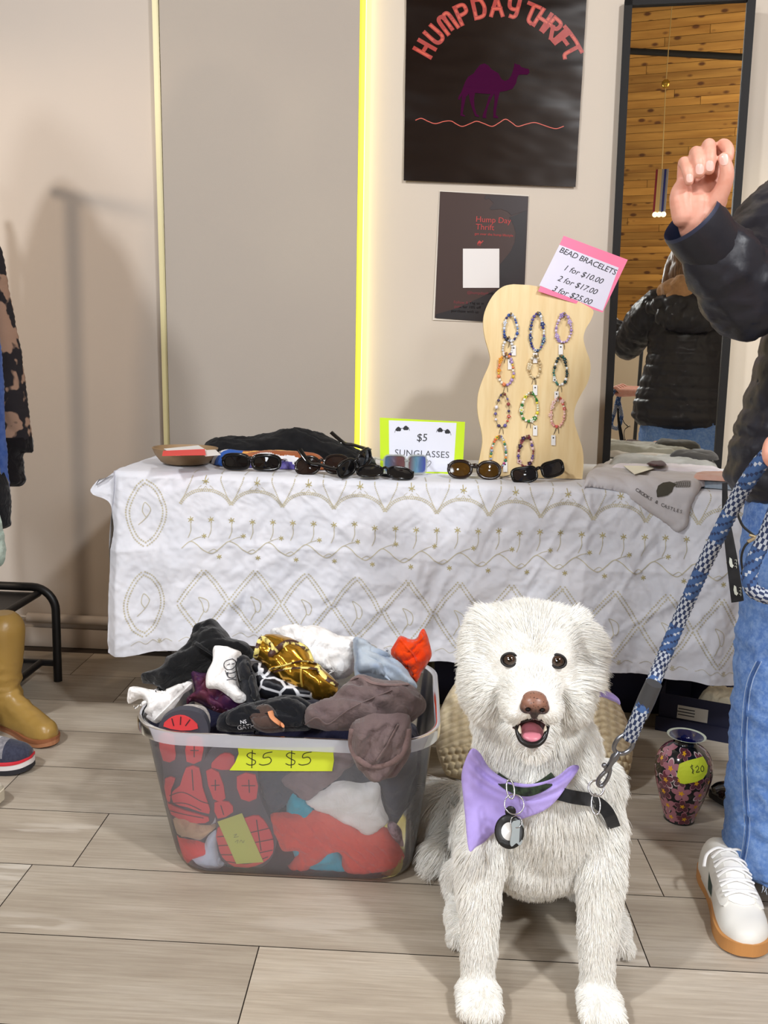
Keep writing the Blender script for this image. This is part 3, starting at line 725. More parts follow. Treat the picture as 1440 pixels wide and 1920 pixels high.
def lump(poly, mapper, thick, back=0.3, res=0.005, wr=0.006, sc=(14, 26), ang=20, seed=0.0, rnd=None, extra=None, rag=0.006):
    """a soft garment: outline (2-d metres) -> closed crumpled cushion. mapper(P2) -> base points, normals"""
    poly = np.asarray(poly, float); poly = poly + rag * np.c_[pn(np.c_[poly * 38, np.full(len(poly), seed)]), pn(np.c_[poly * 38, np.full(len(poly), seed + 50)])]
    P, tri, d = fill(poly, res); base, N = mapper(P)
    R = rnd or thick * 1.3
    prof = np.sqrt(np.clip(1 - (1 - np.clip(d / R, 0, 1)) ** 2, 0, 1))
    a = math.radians(ang); Q = P @ np.array([[math.cos(a), -math.sin(a)], [math.sin(a), math.cos(a)]])
    w = folds(Q * sc, seed * 3.7 + 1.0) + 0.40 * folds(Q * (sc[0] * 2.4, sc[1] * 2.0), seed + 4.0)
    w = 0.45 * w + 0.9 * drape(Q * sc, seed)
    h = thick * prof * (1 + 0.25 * pn(np.c_[P * 9, np.full(len(P), seed)])) + wr * w * np.clip(d / min(0.022, 0.7 * R), 0, 1)
    if extra is not None: h = h + extra(P, d)
    edge = d < 1e-9
    top = base + N * np.where(edge, 0, np.maximum(h, 0.002 * np.clip(d / 0.004, 0, 1)))[:, None]; bot = base - N * np.where(edge, 0, np.clip(d / (R * 0.6), 0, 1) ** 0.5 * thick * back)[:, None]
    idx = np.arange(len(P)) + len(P); idx[edge] = np.where(edge)[0]
    F = tri + [(idx[c], idx[b], idx[a]) for a, b, c in tri]
    V = np.concatenate([top, bot])
    return V, F, len(tri), P
def plane_map(p0, n, up=(0, 0, 1)):
    n = np.asarray(n, float); n /= np.linalg.norm(n); ex = np.cross(np.asarray(up, float), n); ex /= np.linalg.norm(ex); ey = np.cross(n, ex); p0 = np.asarray(p0, float)
    def to2(px): return np.array([((pP(x, y, p0, n) - p0) @ ex, (pP(x, y, p0, n) - p0) @ ey) for x, y in px])
    def m(P): return p0 + P[:, :1] * ex + P[:, 1:2] * ey, np.tile(n, (len(P), 1))
    return to2, m, (p0, ex, ey, n)
def garment(name, px, p0, n, mat, parent=None, thick=0.03, per=5, mi=None, **k):
    """soft garment whose outline is read off the photo on a plane through p0"""
    to2, m, fr = plane_map(p0, n)
    poly = smooth_curve(to2(px), per, True)
    V, F, nt, P = lump(poly, m, thick, **k)
    ids = None
    if mi is not None:
        ids = [mi(P[f[0]] / 3 + P[f[1]] / 3 + P[f[2]] / 3) for f in F[:nt]]; ids = ids + ids
    o = add(name, V, F, mat, parent, ids, sharp=0)
    return o
def tree_of(o):
    me = o.data; M = np.array(_world(o)); V = np.empty(len(me.vertices) * 3); me.vertices.foreach_get('co', V); V = V.reshape(-1, 3) @ M[:3, :3].T + M[:3, 3]
    return bvhtree.BVHTree.FromPolygons([tuple(v) for v in V], [tuple(p.vertices) for p in me.polygons])
def lay(o, P, d, lift=0.001):
    """drop flat points along direction d onto the surface of o"""
    bt = tree_of(o); d = Vector(d).normalized(); R = []; 
    for p in P:
        hit, nn, _, _ = bt.ray_cast(Vector(p) - d * 0.6, d)
        R.append(np.array(hit) - np.array(d) * lift if hit else np.array(p))
    return np.array(R)
def dense(V, F, cuts=1):
    """subdivide flat faces so printing can follow folds"""
    bm = bmesh.new(); vs = [bm.verts.new((*v[:2], 0)) for v in V]
    for f in F:
        try: bm.faces.new([vs[i] for i in f])
        except ValueError: pass
    bmesh.ops.triangulate(bm, faces=bm.faces[:])
    bmesh.ops.subdivide_edges(bm, edges=bm.edges[:], cuts=cuts, use_grid_fill=True)
    bm.verts.ensure_lookup_table(); bm.verts.index_update(); r = np.array([v.co[:2] for v in bm.verts]), [tuple(v.index for v in f.verts) for f in bm.faces]; bm.free(); return r

# ============================================================ THINGS ON THE TABLE
TS = TZ + 0.0075
blackp = plain('gloss_black', (12, 12, 13), 0.12, 0, 0.5)
# --- bowl with cards
c = pZ(351, 868, TS); bowl_c = np.array([c[0], 2.53, TS + 0.001])
root = thing('bowl', 'shallow tan bowl holding cards at the left end of the table', 'bowl', bowl_c)
g = G(); g.lathe([(0.0, 0.0), (0.058, 0.0), (0.070, 0.006), (0.086, 0.026), (0.0945, 0.046), (0.0915, 0.047), (0.083, 0.028), (0.066, 0.010), (0.0, 0.008)], bowl_c, 48)
bowl_m = NT('tan_stoneware'); bowl_m.b.inputs['Base Color'].default_value = lin((150, 122, 88)); bowl_m.b.inputs['Roughness'].default_value = 0.5
bo = g.obj('bowl', [bowl_m.m]); bo.name = 'bowl_body'; attach(bo, root)
def card(name, label, quad, z, mat, cat='card', tilt=0.0, group=None):
    P = np.array([pZ(x, y, z) for x, y in quad]); P[:, 2] += tilt * (P[:, 1] - P[:, 1].min()); g = G()
    g.put(np.concatenate([P, P - (0, 0, 0.0012)]), [(0, 1, 2, 3), (7, 6, 5, 4), (0, 4, 5, 1), (1, 5, 6, 2), (2, 6, 7, 3), (3, 7, 4, 0)])
    o = g.obj(name, [mat], smooth=False); return tag(o, label, cat, group), P
wh = plain('white_card', (236, 233, 230), 0.5)
card('business_card', 'white card under the red card in the tan bowl', [(307, 843), (372, 838), (398, 851), (330, 854)], TS + 0.0465, wh, tilt=0.02)
card('business_card', 'white card at the right side of the tan bowl', [(375, 846), (404, 845), (414, 853), (385, 855)], TS + 0.048, wh, tilt=0.02)
o, P = card('business_card', 'red card lying on top of the cards in the tan bowl', [(306, 847), (384, 845), (386, 853.5), (304, 854)], TS + 0.051, plain('red_card', (232, 66, 62), 0.45), tilt=0.03)
# --- black shirts with a printed front
def table_map(z):
    def m(P): return np.c_[P, np.full(len(P), z)], np.tile([0, 0, 1.0], (len(P), 1))
    return m
def heap(name, label, cat, xy, z, thick, mats, mi=None, **k):
    V, F, nt, P = lump(smooth_curve(np.asarray(xy, float), 5, True), table_map(z), thick, back=0.0, **k)
    V[:, 2] = np.maximum(V[:, 2], z)
    ids = None
    if mi is not None:
        C = [(V[f[0]] + V[f[1]] + V[f[2]]) / 3 for f in F[:nt]]; ids = [mi(c) for c in C]; ids += [0] * (len(F) - nt)
    return tag(add(name, V, F, mats, None, ids, sharp=0), label, cat)
xy0 = lambda px, Y: pY(px, 860, Y)[0]
blk = fabric('black_jersey', (20, 20, 22), (27, 27, 29), 30, 0.95, 900, 0.2, 0.05)
heap('black_shirt', 'crumpled black shirt heaped behind the sunglasses', 'shirt',
     [(xy0(372, 2.6), 2.62), (xy0(450, 2.6), 2.585), (xy0(560, 2.6), 2.57), (xy0(660, 2.56), 2.545), (xy0(712, 2.58), 2.56), (xy0(690, 2.7), 2.72), (xy0(600, 2.8), 2.82), (xy0(480, 2.8), 2.84), (xy0(385, 2.75), 2.76)], TS, 0.062, [blk], wr=0.011, sc=(9, 18), ang=-25, seed=2.0, rnd=0.10, res=0.007,
     extra=lambda P, d: 0.030 * np.exp(-(((P[:, 0] - xy0(560, 2.72)) / 0.085) ** 2)) * np.clip(d / 0.06, 0, 1) - 0.018 * np.clip((P[:, 0] - xy0(620, 2.7)) / 0.08, 0, 1))
pm = [fabric('brown_print_shirt', (150, 84, 48), (170, 100, 58), 12), fabric('print_white', (224, 222, 226), rough=0.8), fabric('print_blue', (38, 86, 168), rough=0.8), fabric('print_purple', (80, 72, 140), (120, 112, 170), 40), fabric('print_amber', (226, 168, 74), rough=0.8), blk]
xA, xB = xy0(388, 2.52), xy0(610, 2.52)
def pmi(c):
    u = (c[0] - xA) / (xB - xA); v = (c[1] - 2.47) / 0.13; w = v + 0.12 * math.sin(u * 7 + 1) + 0.05 * math.sin(u * 23)
    if w > 0.97: return 5
    if 0.90 < w: return 1
    if u < 0.30 and w > 0.30: return 2 if w < 0.68 else 1
    if 0.17 < w < 0.23: return 1
    if w < 0.17: return 3 if (math.sin(w * 30 + u * 9) > -0.2) else 1
    if 0.42 < w < 0.50 and 0.2 < u < 0.75: return 4
    return 0
heap('graphic_shirt', 'brown, blue and white printed shirt in front of the black shirt', 'shirt',
     [(xA, 2.575), (xy0(420, 2.5), 2.50), (xy0(500, 2.5), 2.490), (xy0(570, 2.5), 2.487), (xy0(612, 2.52), 2.515), (xy0(600, 2.57), 2.575), (xy0(520, 2.58), 2.592), (xy0(440, 2.58), 2.59)], TS, 0.046, pm, pmi, wr=0.004, sc=(8, 22), ang=8, seed=5.0, rnd=0.07, res=0.0045)
# --- sunglasses
def lens_outline(w, h, e, n=28, cat=0.0):
    T = np.linspace(0, 2 * PI, n, endpoint=False); x = np.sign(np.cos(T)) * np.abs(np.cos(T)) ** (2 / e) * w / 2; z = np.sign(np.sin(T)) * np.abs(np.sin(T)) ** (2 / e) * h / 2
    return np.c_[x, z + cat * np.clip(x, 0, 1) * 2]
def sunglasses(label, loc, rz=0.0, rx=0.0, ry=0.0, w=0.054, h=0.042, e=2.6, br=0.016, wrap=0.25, rim=0.0022, frame=None, lens=None, temple='open', tcol=None, shield=False, temple_w=0.0035, cat=0.0, ear=1.0, spread=(0.006, -0.02)):
    frame = frame or blackp; lens = lens or plain('dark_lens', (14, 14, 16), 0.05); tcol = tcol or frame
    M = np.array((Matrix.Rotation(rz, 3, 'Z') @ Matrix.Rotation(rx, 3, 'X') @ Matrix.Rotation(ry, 3, 'Y')))
    w *= 1.11; h *= 1.10; rim *= 1.5
    loc = np.asarray(loc, float); root = thing('sunglasses', label, 'sunglasses', loc, 'sunglasses for sale along the table front')
    tf = lambda V: np.asarray(V) @ M.T + loc
    fr = G(); W = br / 2 + w
    bend = lambda V: np.c_[V[:, 0], V[:, 1] + wrap * (V[:, 0] / W) ** 2 * W * 0.5, V[:, 2]]
    for s in (-1, 1):
        O = lens_outline(w, h, e, cat=cat); O = np.c_[s * (O[:, 0] + br / 2 + w / 2), np.zeros(len(O)), O[:, 1]]
        O = bend(O); V, F = tube_vf(O, rim, 8, closed=True); fr.put(tf(V), F)
        c = O.mean(0); rings = [O]; 
        for q in (0.66, 0.33): rings.append(c + (O - c) * q + np.array([0, -0.004 * (1 - q), 0]))
        Vl = np.concatenate(rings + [[c + (0, -0.0048, 0)]]); n = len(O); Fl = []
        for r in range(2): Fl += [(r * n + i, r * n + (i + 1) % n, (r + 1) * n + (i + 1) % n, (r + 1) * n + i) for i in range(n)]
        Fl += [(2 * n + i, 2 * n + (i + 1) % n, 3 * n) for i in range(n)]
        Vl = np.concatenate([Vl, Vl + (0, 0.0016, 0)]); m_ = len(Vl) // 2; Fl += [tuple(i + m_ for i in f[::-1]) for f in Fl]
        add('lens', tf(Vl), Fl, lens, root)
    z0 = h * 0.18
    for k in range(2 if shield else 1):
        V, F = tube_vf(bend(np.array([(-br / 2 - 0.002, 0, z0), (-br / 4, -0.002, z0 + 0.003), (0, -0.003, z0 + 0.004), (br / 4, -0.002, z0 + 0.003), (br / 2 + 0.002, 0, z0)])), rim * 1.15, 8); fr.put(tf(V), F)
    for s in (-1, 1):
        hx = bend(np.array([[s * (W + 0.001), 0, h * 0.22]]))[0]; fr.put(tf(box_vf((0.005, 0.006, 0.008), 0.001)[0] + hx), box_vf((0.005, 0.006, 0.008), 0.001)[1])
        if temple == 'open': path = [hx, hx + (s * 0.003, 0.03, 0), hx + (s * spread[0], 0.07, 0.001), hx + (s * spread[0], 0.10, -0.001), hx + (s * (spread[0] - 0.002), 0.122, spread[1] * 0.4), hx + (s * (spread[0] - 0.006), 0.142, spread[1])]
        else:
            L = 2 * W * 0.94; yy = 0.006 + (0.004 if s > 0 else 0.009)
            path = [hx, hx + (-s * 0.004, yy * 0.7, 0), hx + (-s * 0.02, yy, -0.001), hx + (-s * L * 0.5, yy + 0.002, -0.002), hx + (-s * L * 0.75, yy + 0.002, -0.006), hx + (-s * L * 0.95, yy, -0.016)]
        P = smooth_curve(path, 6); V, F = tube_vf(P, np.linspace(temple_w, temple_w * 1.15, len(P)), 8, flat=0.45, up=(0, 0, 1)); 
        add('temple', tf(V), F, tcol, root)
    fr.obj('frame', [frame], root)
    return root
def seat(px, py, dz): p = pZ(px, py, TS); return np.array([p[0], p[1], TS + dz])
brownl = plain('brown_lens', (70, 48, 18), 0.06); brownf = plain('tortoise_frame', (34, 22, 16), 0.15)
sunglasses('glossy black wraparound sunglasses just right of the tan bowl', seat(470, 884, 0.026), 0.05, -0.10, w=0.066, h=0.036, e=3.0, br=0.010, wrap=0.5, rim=0.0034, temple='open', temple_w=0.006)
sunglasses('large dark brown sunglasses leaning by the printed shirt, second pair from the bowl', seat(603, 889, 0.0262), -0.10, -0.35, -0.10, w=0.062, h=0.046, e=2.2, br=0.012, rim=0.0026, frame=plain('dark_brown_frame', (28, 20, 18), 0.12), lens=plain('smoke_lens', (36, 26, 24), 0.05), temple='open', temple_w=0.004)
p = seat(722, 896, 0.0185)
sunglasses('thin black sunglasses lying tipped in front of the clear shield sunglasses', p, 0.12, -0.85, 0.06, w=0.062, h=0.036, e=2.4, br=0.014, rim=0.0022, temple='folded')
p = seat(668, 893, 0.036)
sunglasses('black sunglasses with thick arms raised up, left of the green sign', p, 0.9, 0.10, -0.35, w=0.052, h=0.040, e=2.8, br=0.014, rim=0.003, temple='open', temple_w=0.007, ear=1.3, spread=(0.004, 0.028))
shield = NT('mirror_shield_lens'); v = shield.coords('Object'); sx_ = shield.new('ShaderNodeSeparateXYZ'); shield.link(v, sx_.inputs[0]); sx = shield.new('ShaderNodeMapRange'); _c = pZ(762, 891, TS)[0]; sx.inputs['From Min'].default_value = _c - 0.062; sx.inputs['From Max'].default_value = _c + 0.062; shield.link(sx_.outputs[0], sx.inputs[0])
shield.link(shield.ramp(sx.outputs[0], [(0.0, lin((90, 130, 170))), (0.3, lin((120, 84, 84))), (0.55, lin((134, 92, 92))), (0.7, lin((120, 168, 190))), (0.9, lin((96, 110, 200)))]), shield.b.inputs['Base Color'])
shield.b.inputs['Roughness'].default_value = 0.15; shield.b.inputs['Metallic'].default_value = 0.4
clear = NT('clear_plastic'); clear.b.inputs['Base Color'].default_value = lin((190, 196, 190)); clear.b.inputs['Roughness'].default_value = 0.1; clear.b.inputs['Alpha'].default_value = 0.45
sunglasses('clear framed sunglasses with blue and rose mirrored lenses before the green sign', seat(762, 891, 0.030), 0.25, -0.06, w=0.052, h=0.046, e=4.5, br=0.006, wrap=0.6, rim=0.0022, frame=clear.m, lens=shield.m, temple='open', temple_w=0.005)
sunglasses('round tortoiseshell sunglasses with amber brown lenses, right of the green sign', seat(889, 897, 0.0245), 0.02, -0.22, w=0.056, h=0.042, e=2.2, br=0.018, rim=0.003, frame=brownf, lens=brownl, temple='folded', wrap=0.2)
sunglasses('angular black sunglasses propped at a slant in front of the wavy board', seat(1010, 903, 0.0268), 0.25, -0.25, -0.20, w=0.060, h=0.036, e=3.4, br=0.018, rim=0.0028, temple='open', lens=plain('grey_lens', (34, 32, 34), 0.06), cat=0.06, spread=(0.004, -0.012))
# --- green sunglasses sign
p0 = np.array([0.02, 2.530, TS]); nn = np.array([0, -math.cos(0.12), math.sin(0.12)])
def quadsheet(name, quad, p0, n, mat, parent, thick=0.001, off=0.0, backdir=1):
    P = np.array([pP(x, y, p0, n) for x, y in quad]) + n * off; g = G()
    g.put(np.concatenate([P, P - n * thick]), [(0, 1, 2, 3), (7, 6, 5, 4), (0, 4, 5, 1), (1, 5, 6, 2), (2, 6, 7, 3), (3, 7, 4, 0)])
    return g.obj(name, [mat], parent, smooth=False)
def plane_px(p0, n, off):
    return lambda V: np.array([pP(x, y, p0, n) for x, y in V]) + n * off
ink = plain('print_black', (28, 28, 34), 0.6)
root = thing('price_sign', 'neon green edged paper sign reading $5 SUNGLASSES standing on the table', 'sign', pP(790, 889, p0, nn))
quadsheet('green_card', [(712, 783), (872, 791), (867, 892.5), (713, 887.5)], p0, nn, plain('neon_green', (196, 228, 14), 0.6), root)
quadsheet('white_paper', [(729, 788), (856, 793), (850, 885), (730, 884)], p0, nn, plain('sign_white', (226, 228, 240), 0.6), root, 0.0004, 0.0006)
pr = PxPrint(); gk = plain('print_grey', (74, 74, 80), 0.6)
pr.text('$5', 791, 827, 20, 0, rot=1.5, shear=0.08); pr.obj('price_line', plane_px(p0, nn, 0.0012), [ink], root); pr = PxPrint(); pr.text('SUNGLASSES', 791, 856.5, 17.2, 1, rot=2.5, spacing=1.06); pr.obj('heading', plane_px(p0, nn, 0.0012), [ink, gk], root); pr = PxPrint()
for cx, cy, a in ((754, 804, -8), (832, 808, 12)):
    a = math.radians(a)
    for s in (-1, 1):
        q = [(cx + s * 7 * math.cos(a) + 5 * math.cos(t) - 0, cy + s * 7 * math.sin(a) + 4.2 * math.sin(t) + 1.6 * abs(math.cos(t)) - 0.8) for t in np.linspace(0, 2 * PI, 16, endpoint=False)]; pr.poly(q, 0)
        pr.stroke([(cx + s * 12 * math.cos(a), cy + s * 12 * math.sin(a) - 1), (cx + s * 14 * math.cos(a), cy + s * 14 * math.sin(a) + 5)], 0.8, 1, smooth=False)
    pr.stroke([(cx - 3 * math.cos(a), cy - 3 * math.sin(a) - 1), (cx + 3 * math.cos(a), cy + 3 * math.sin(a) - 1)], 1.0, 0, smooth=False); pr.obj('printed_glasses', plane_px(p0, nn, 0.0012), [ink, gk], root); pr = PxPrint()
pr.stroke([(801, 876), (795, 870), (794, 866), (797, 864), (801, 867), (805, 864), (808, 866), (807, 870), (801, 876)], 0.8, 1)
pr.obj('printed_heart', plane_px(p0, nn, 0.0012), [ink, gk], root)
g = G(); a_ = pP(792, 800, p0, nn); g.put([a_ + (-.02, .002, 0), a_ + (.02, .002, 0), np.array([a_[0] + .03, 2.60, TS]), np.array([a_[0] - .03, 2.60, TS]), a_ + (-.02, .004, 0), a_ + (.02, .004, 0), np.array([a_[0] + .03, 2.602, TS]), np.array([a_[0] - .03, 2.602, TS])], [(0, 1, 2, 3), (7, 6, 5, 4), (0, 4, 5, 1), (2, 6, 7, 3), (1, 5, 6, 2), (3, 7, 4, 0)]); g.obj('stand', [plain('sign_back', (210, 210, 206), 0.7)], root, smooth=False)
# --- wavy bracelet board
bp0 = np.array([0.33, 2.487, TS]); bn = np.array([0, -math.cos(0.11), math.sin(0.11)])
cr = [(490, 593), (430, 605), (375, 645), (330, 710), (300, 790), (297, 870), (310, 950), (333, 1030), (340, 1080), (325, 1130), (290, 1210), (265, 1290), (258, 1370), (265, 1450), (285, 1540), (290, 1610), (275, 1700), (262, 1770), (258, 1845)]
cr2 = [(930, 1866), (940, 1760), (935, 1660), (905, 1560), (880, 1470), (885, 1390), (920, 1310), (965, 1230), (985, 1150), (980, 1080), (955, 1010), (940, 940), (955, 880), (985, 830), (1003, 785), (1003, 765), (985, 745), (900, 700), (800, 655), (700, 618), (590, 598)]
k2 = lambda L: [(820 + x / 3.43, 360 + y / 3.43) for x, y in L]
to2, bm_, bfr = plane_map(bp0, bn)
poly = np.concatenate([smooth_curve(to2(k2(cr)), 4), smooth_curve(to2(k2(cr2)), 4)]); poly[:, 1] = np.maximum(poly[:, 1], 0.001)
birch = NT('pale_birch'); v = birch.coords('Object', (60, 60, 2.2)); birch.link(birch.ramp(birch.noise(v, 1.0, 3), [(0.3, lin((226, 196, 142))), (0.7, lin((236, 212, 164)))]), birch.b.inputs['Base Color']); birch.b.inputs['Roughness'].default_value = 0.55
root = thing('bracelet_board', 'wavy edged pale wooden board hung with bead bracelets, standing on the table', 'display board', pP(993, 900, bp0, bn))
V, F = slab_vf(poly, -0.016); O, ex_, ey_, en_ = bfr
V3 = O + V[:, :1] * ex_ + V[:, 1:2] * ey_ + V[:, 2:] * en_
add('board', V3, F, birch.m, root, smooth=False)
g = G(); a_ = pP(1000, 640, bp0, bn) - bn * 0.017; g.put([a_ + (-.03, 0, 0), a_ + (.03, 0, 0), np.array([a_[0] + .05, 2.70, TS + .002]), np.array([a_[0] - .05, 2.70, TS + .002])] + [a_ + (-.03, .004, -.03), a_ + (.03, .004, -.03), np.array([a_[0] + .05, 2.712, TS + .002]), np.array([a_[0] - .05, 2.712, TS + .002])], [(0, 1, 2, 3), (7, 6, 5, 4), (0, 4, 5, 1), (2, 6, 7, 3), (1, 5, 6, 2), (3, 7, 4, 0)]); g.obj('stand', [birch.m], root, smooth=False)
pegm = plain('peg_wood', (120, 96, 58), 0.6)
BR = [  # centre x, top y, bottom y, width, colours, label
    (957, 590, 640, 27, ['3c5da8', '2a2f6e', 'dfe3ea', '7f9cc8', 'cfd6e4'], 'blue and white bead bracelet at the top of the left column'),
    (953, 634, 668, 18, ['e9e9ea', '30303a', '4a3f86', 'd8d8dc'], 'small black, white and purple bead bracelet under the top left one'),
    (948, 664, 722, 30, ['f0a23c', 'e88a5c', 'e7c13e', 'b79ccc', 'f3e9d8'], 'orange, yellow and lilac bead bracelet in the left column'),
    (943, 738, 801, 27, ['d4523f', '4f4568', 'efe9ee', '6d63a0', '9c4b46'], 'red, white and dark purple bead bracelet with wide spaced beads'),
    (936, 818, 878, 31, ['f2c832', 'e56a3c', '3b7f5d', '9aa7c4', 'd8dce2', 'b0417e', 'ef8f3c'], 'rainbow bead bracelet at the bottom of the left column'),
    (1007, 588, 658, 27, ['323a7c', 'e6e8ea', '7fa3b8', '5f53a0', '41577e'], 'navy, white and pale blue bead bracelet at the top of the middle column'),
    (1002, 668, 708, 22, ['cdb58a', 'e2cfa6', 'b89a6a', 'efe2c6'], 'tan and cream bracelet with a hanging tag in the middle column'),
    (994, 737, 790, 33, ['3f8a3c', 'f0e13a', 'f2f0e2', '2f7a3a', 'e9ecd2'], 'green, yellow and white bead bracelet in the middle column'),
    (987, 818, 874, 29, ['7a2f3e', '5e4a92', '9a4a52', 'e6c6c2', '402434'], 'maroon and purple bead bracelet at the bottom of the middle column'),
    (1057, 590, 642, 30, ['b9a0d0', 'c9b2dc', 'a88fc4', 'e3d3ec'], 'lilac bead bracelet at the top of the right column'),
    (1051, 668, 722, 26, ['2f6b60', '24383c', 'e3e9e6', '4f8f82', 'f0f0ee'], 'dark teal and white bead bracelet in the right column'),
    (1046, 746, 800, 28, ['efb7ac', 'f2cbbf', 'e6a29c', 'f6ded6', 'd9655c'], 'pale pink bead bracelet at the bottom of the right column')]
BPX = plane_px(bp0, bn, 0.0)
for bi, (cx, y0, y1, w, cols, lab) in enumerate(BR):
    rr = random.Random(bi); top = BPX([(cx, y0)])[0]
    pg_ = G(); pg_.tube([top, top + bn * 0.018], 0.0032, 10); pg_.obj('peg', [pegm], root)
    root_b = thing('bead_bracelet', lab, 'bracelet', top + bn * 0.008, 'bead bracelets hung on the wavy board')
    cyc = (y0 + y1) / 2; hh = (y1 - y0) / 2; T = np.linspace(0, 2 * PI, 60, endpoint=False)
    sk = rr.uniform(-2.5, 0.5)
    L2 = [(cx + w / 2 * math.sin(t) * (0.62 + 0.38 * (1 - math.cos(t)) / 2 + 0.1) + sk * (1 - math.cos(t)) / 2 * 1.5, cyc - hh * math.cos(t)) for t in T]
    L3 = BPX(L2) + bn[None] * (0.006 + 0.003 * np.cos(T))[:, None]
    g = G(); g.tube(L3, 0.0008, 5, closed=True); b0 = L3[30]
    for s in (-1, 1): g.tube(smooth_curve([b0, b0 + (s * 0.004, -0.001, -0.008), b0 + (s * 0.006, 0.001, -0.020)], 4), 0.0007, 5)
    g.obj('cord', [plain('waxed_cord', (96, 84, 70), 0.8)], root_b)
    mats = [plain('bead_' + c, tuple(int(c[i:i + 2], 16) for i in (0, 2, 4)), 0.25) for c in cols]
    per = np.linalg.norm(np.diff(np.r_[L3, L3[:1]], axis=0), axis=1); sL = np.r_[0, np.cumsum(per)]; tot = sL[-1]; LL = np.r_[L3, L3[:1]]
    g = G(); s = 0.001; sp = 1.9 if bi == 3 else 1.0
    while s < tot - 0.002:
        r = rr.choice((0.0030, 0.0036, 0.0040, 0.0047)) * (1.15 if bi in (2, 3) else 1.0); q = np.array([np.interp(s + r, sL, LL[:, k]) for k in range(3)])
        q2 = q + ex_ * rr.uniform(-0.001, 0.001); m_ = rr.randrange(len(cols))
        if rr.random() < 0.18: # flower bead
            for a in range(5): g.ball(q2 + (ex_ * math.cos(a * 1.257) + ey_ * math.sin(a * 1.257)) * r * 0.95 + bn * 0.001, r * 0.62, m_, 8)
            g.ball(q2 + bn * 0.003, r * 0.5, (m_ + 2) % len(cols), 8)
        else: g.ball(q2, (r, r, r * rr.uniform(0.8, 1.1)), m_, 10)
        s += 2 * r * sp
    g.obj('beads', mats, root_b)
    if bi not in (2, 3, 8):
        tx, ty = (cx + (6, 3, 0, 0, 11, -4, 1, 9, 0, -6, -8, -9)[bi], y1 + (8, 6, 0, 0, -12, 4, 14, 8, 0, 4, 12, 16)[bi]); tw, th_ = 8, 19
        q = BPX([(tx - tw / 2, ty), (tx + tw / 2, ty), (tx + tw / 2, ty + th_), (tx - tw / 2, ty + th_)]) + bn * 0.0045
        g = G(); g.put(np.concatenate([q, q - bn * 0.0006]), [(0, 1, 2, 3), (7, 6, 5, 4), (0, 4, 5, 1), (1, 5, 6, 2), (2, 6, 7, 3), (3, 7, 4, 0)], 0)
        cdot = BPX([(tx + 1.5 * math.cos(t), ty + 5 + 1.5 * math.sin(t)) for t in np.linspace(0, 2 * PI, 10, endpoint=False)]) + bn * 0.005; g.put(cdot, [tuple(range(10))], 1)
        g.tube([b0, (q[0] + q[1]) / 2 + bn * 0.0003], 0.0005, 4, 1); g.obj('price_tag', [wh, ink], root_b, smooth=False)
# --- pink bracelet sign
pp0 = pP(1060, 560, bp0, bn) + bn * 0.004; pn_ = np.array([0.10, -0.99, 0.05]); pn_ /= np.linalg.norm(pn_)
root = thing('price_sign', 'pink edged paper sign with bead bracelet prices tilted on the top of the wavy board', 'sign', pp0)
quadsheet('pink_card', [(1057, 442), (1177, 487), (1130, 586), (1009, 546)], pp0, pn_, plain('hot_pink', (250, 126, 164), 0.6), root)
quadsheet('white_paper', [(1049, 459), (1160, 502), (1130, 583), (1011, 535)], pp0, pn_, plain('sign_lilac_white', (224, 220, 238), 0.6), root, 0.0004, 0.0006)
pr = PxPrint(); script = dict(shear=0.35)
pr.text('BEAD BRACELETS', 1100, 494, 15.2, 0, rot=22.5, shear=0.2, spacing=0.95, thick=0.02)
pr.obj('heading', plane_px(pp0, pn_, 0.0012), [ink], root)
for tx, x, y in (('1 for $10.00', 1091, 519), ('2 for $17.00', 1080, 539), ('3 for $25.00', 1070, 558)):
    pr = PxPrint(); pr.text(tx, x, y, 15.5, 0, rot=20.5, shear=0.35, thick=0.01); pr.obj('price_line', plane_px(pp0, pn_, 0.0012), [ink], root)
# --- shirts at the right end, laid over the table edge
def to_xt(px):
    R = []
    for x, y in px:
        p = pZ(x, y, TS + 0.01)
        if p[1] >= TF - 0.012: R.append((p[0], -(p[1] - TF)))
        else: q = pY(x, y, TF - 0.03); R.append((q[0], max(0.001, TZ - q[2])))
    return np.array(R)
def xt_map(lift):
    def m(P):
        t = P[:, 1]; r = 0.02; B = np.zeros((len(P), 3)); N = np.zeros((len(P), 3)); B[:, 0] = P[:, 0]
        a = np.clip((t + r) / (2 * r), 0, 1) * PI / 2
        N[:, 1] = -np.sin(a); N[:, 2] = np.cos(a)
        B[:, 1] = np.where(t < -r, TF - t, np.where(t > r, TF - 0.014 - 0.05 * np.clip(t, 0, 1), TF + r - (r + 0.015) * np.sin(a)))
        B[:, 2] = np.where(t < -r, TS, np.where(t > r, TZ - t, TS - r + r * np.cos(a)))
        return B + N * lift, N
    return m
def over_edge(name, label, px, mat, lift, thick, **k):
    poly = smooth_curve(to_xt(px), 4, True); V, F, nt, P = lump(poly, xt_map(lift), thick, back=0.05, **k)
    return tag(add(name, V, F, mat, None, None, sharp=0), label, 'shirt')
greyT = fabric('light_grey_jersey', (192, 186, 186), (200, 196, 198), 14, 0.95, 900, 0.2, 0.1)
heap('folded_shirt', 'pale grey shirt folded at the back, against the mirror', 'shirt', [(xy0(1142, 2.8), 2.80), (xy0(1150, 2.66), 2.66), (xy0(1250, 2.62), 2.62), (xy0(1345, 2.62), 2.64), (xy0(1352, 2.75), 2.78), (xy0(1300, 2.85), 2.87), (xy0(1180, 2.85), 2.87)], TS, 0.045, [fabric('cool_grey_jersey', (150, 150, 146), (172, 172, 170), 18)], wr=0.006, sc=(10, 20), seed=1.0, rnd=0.05)
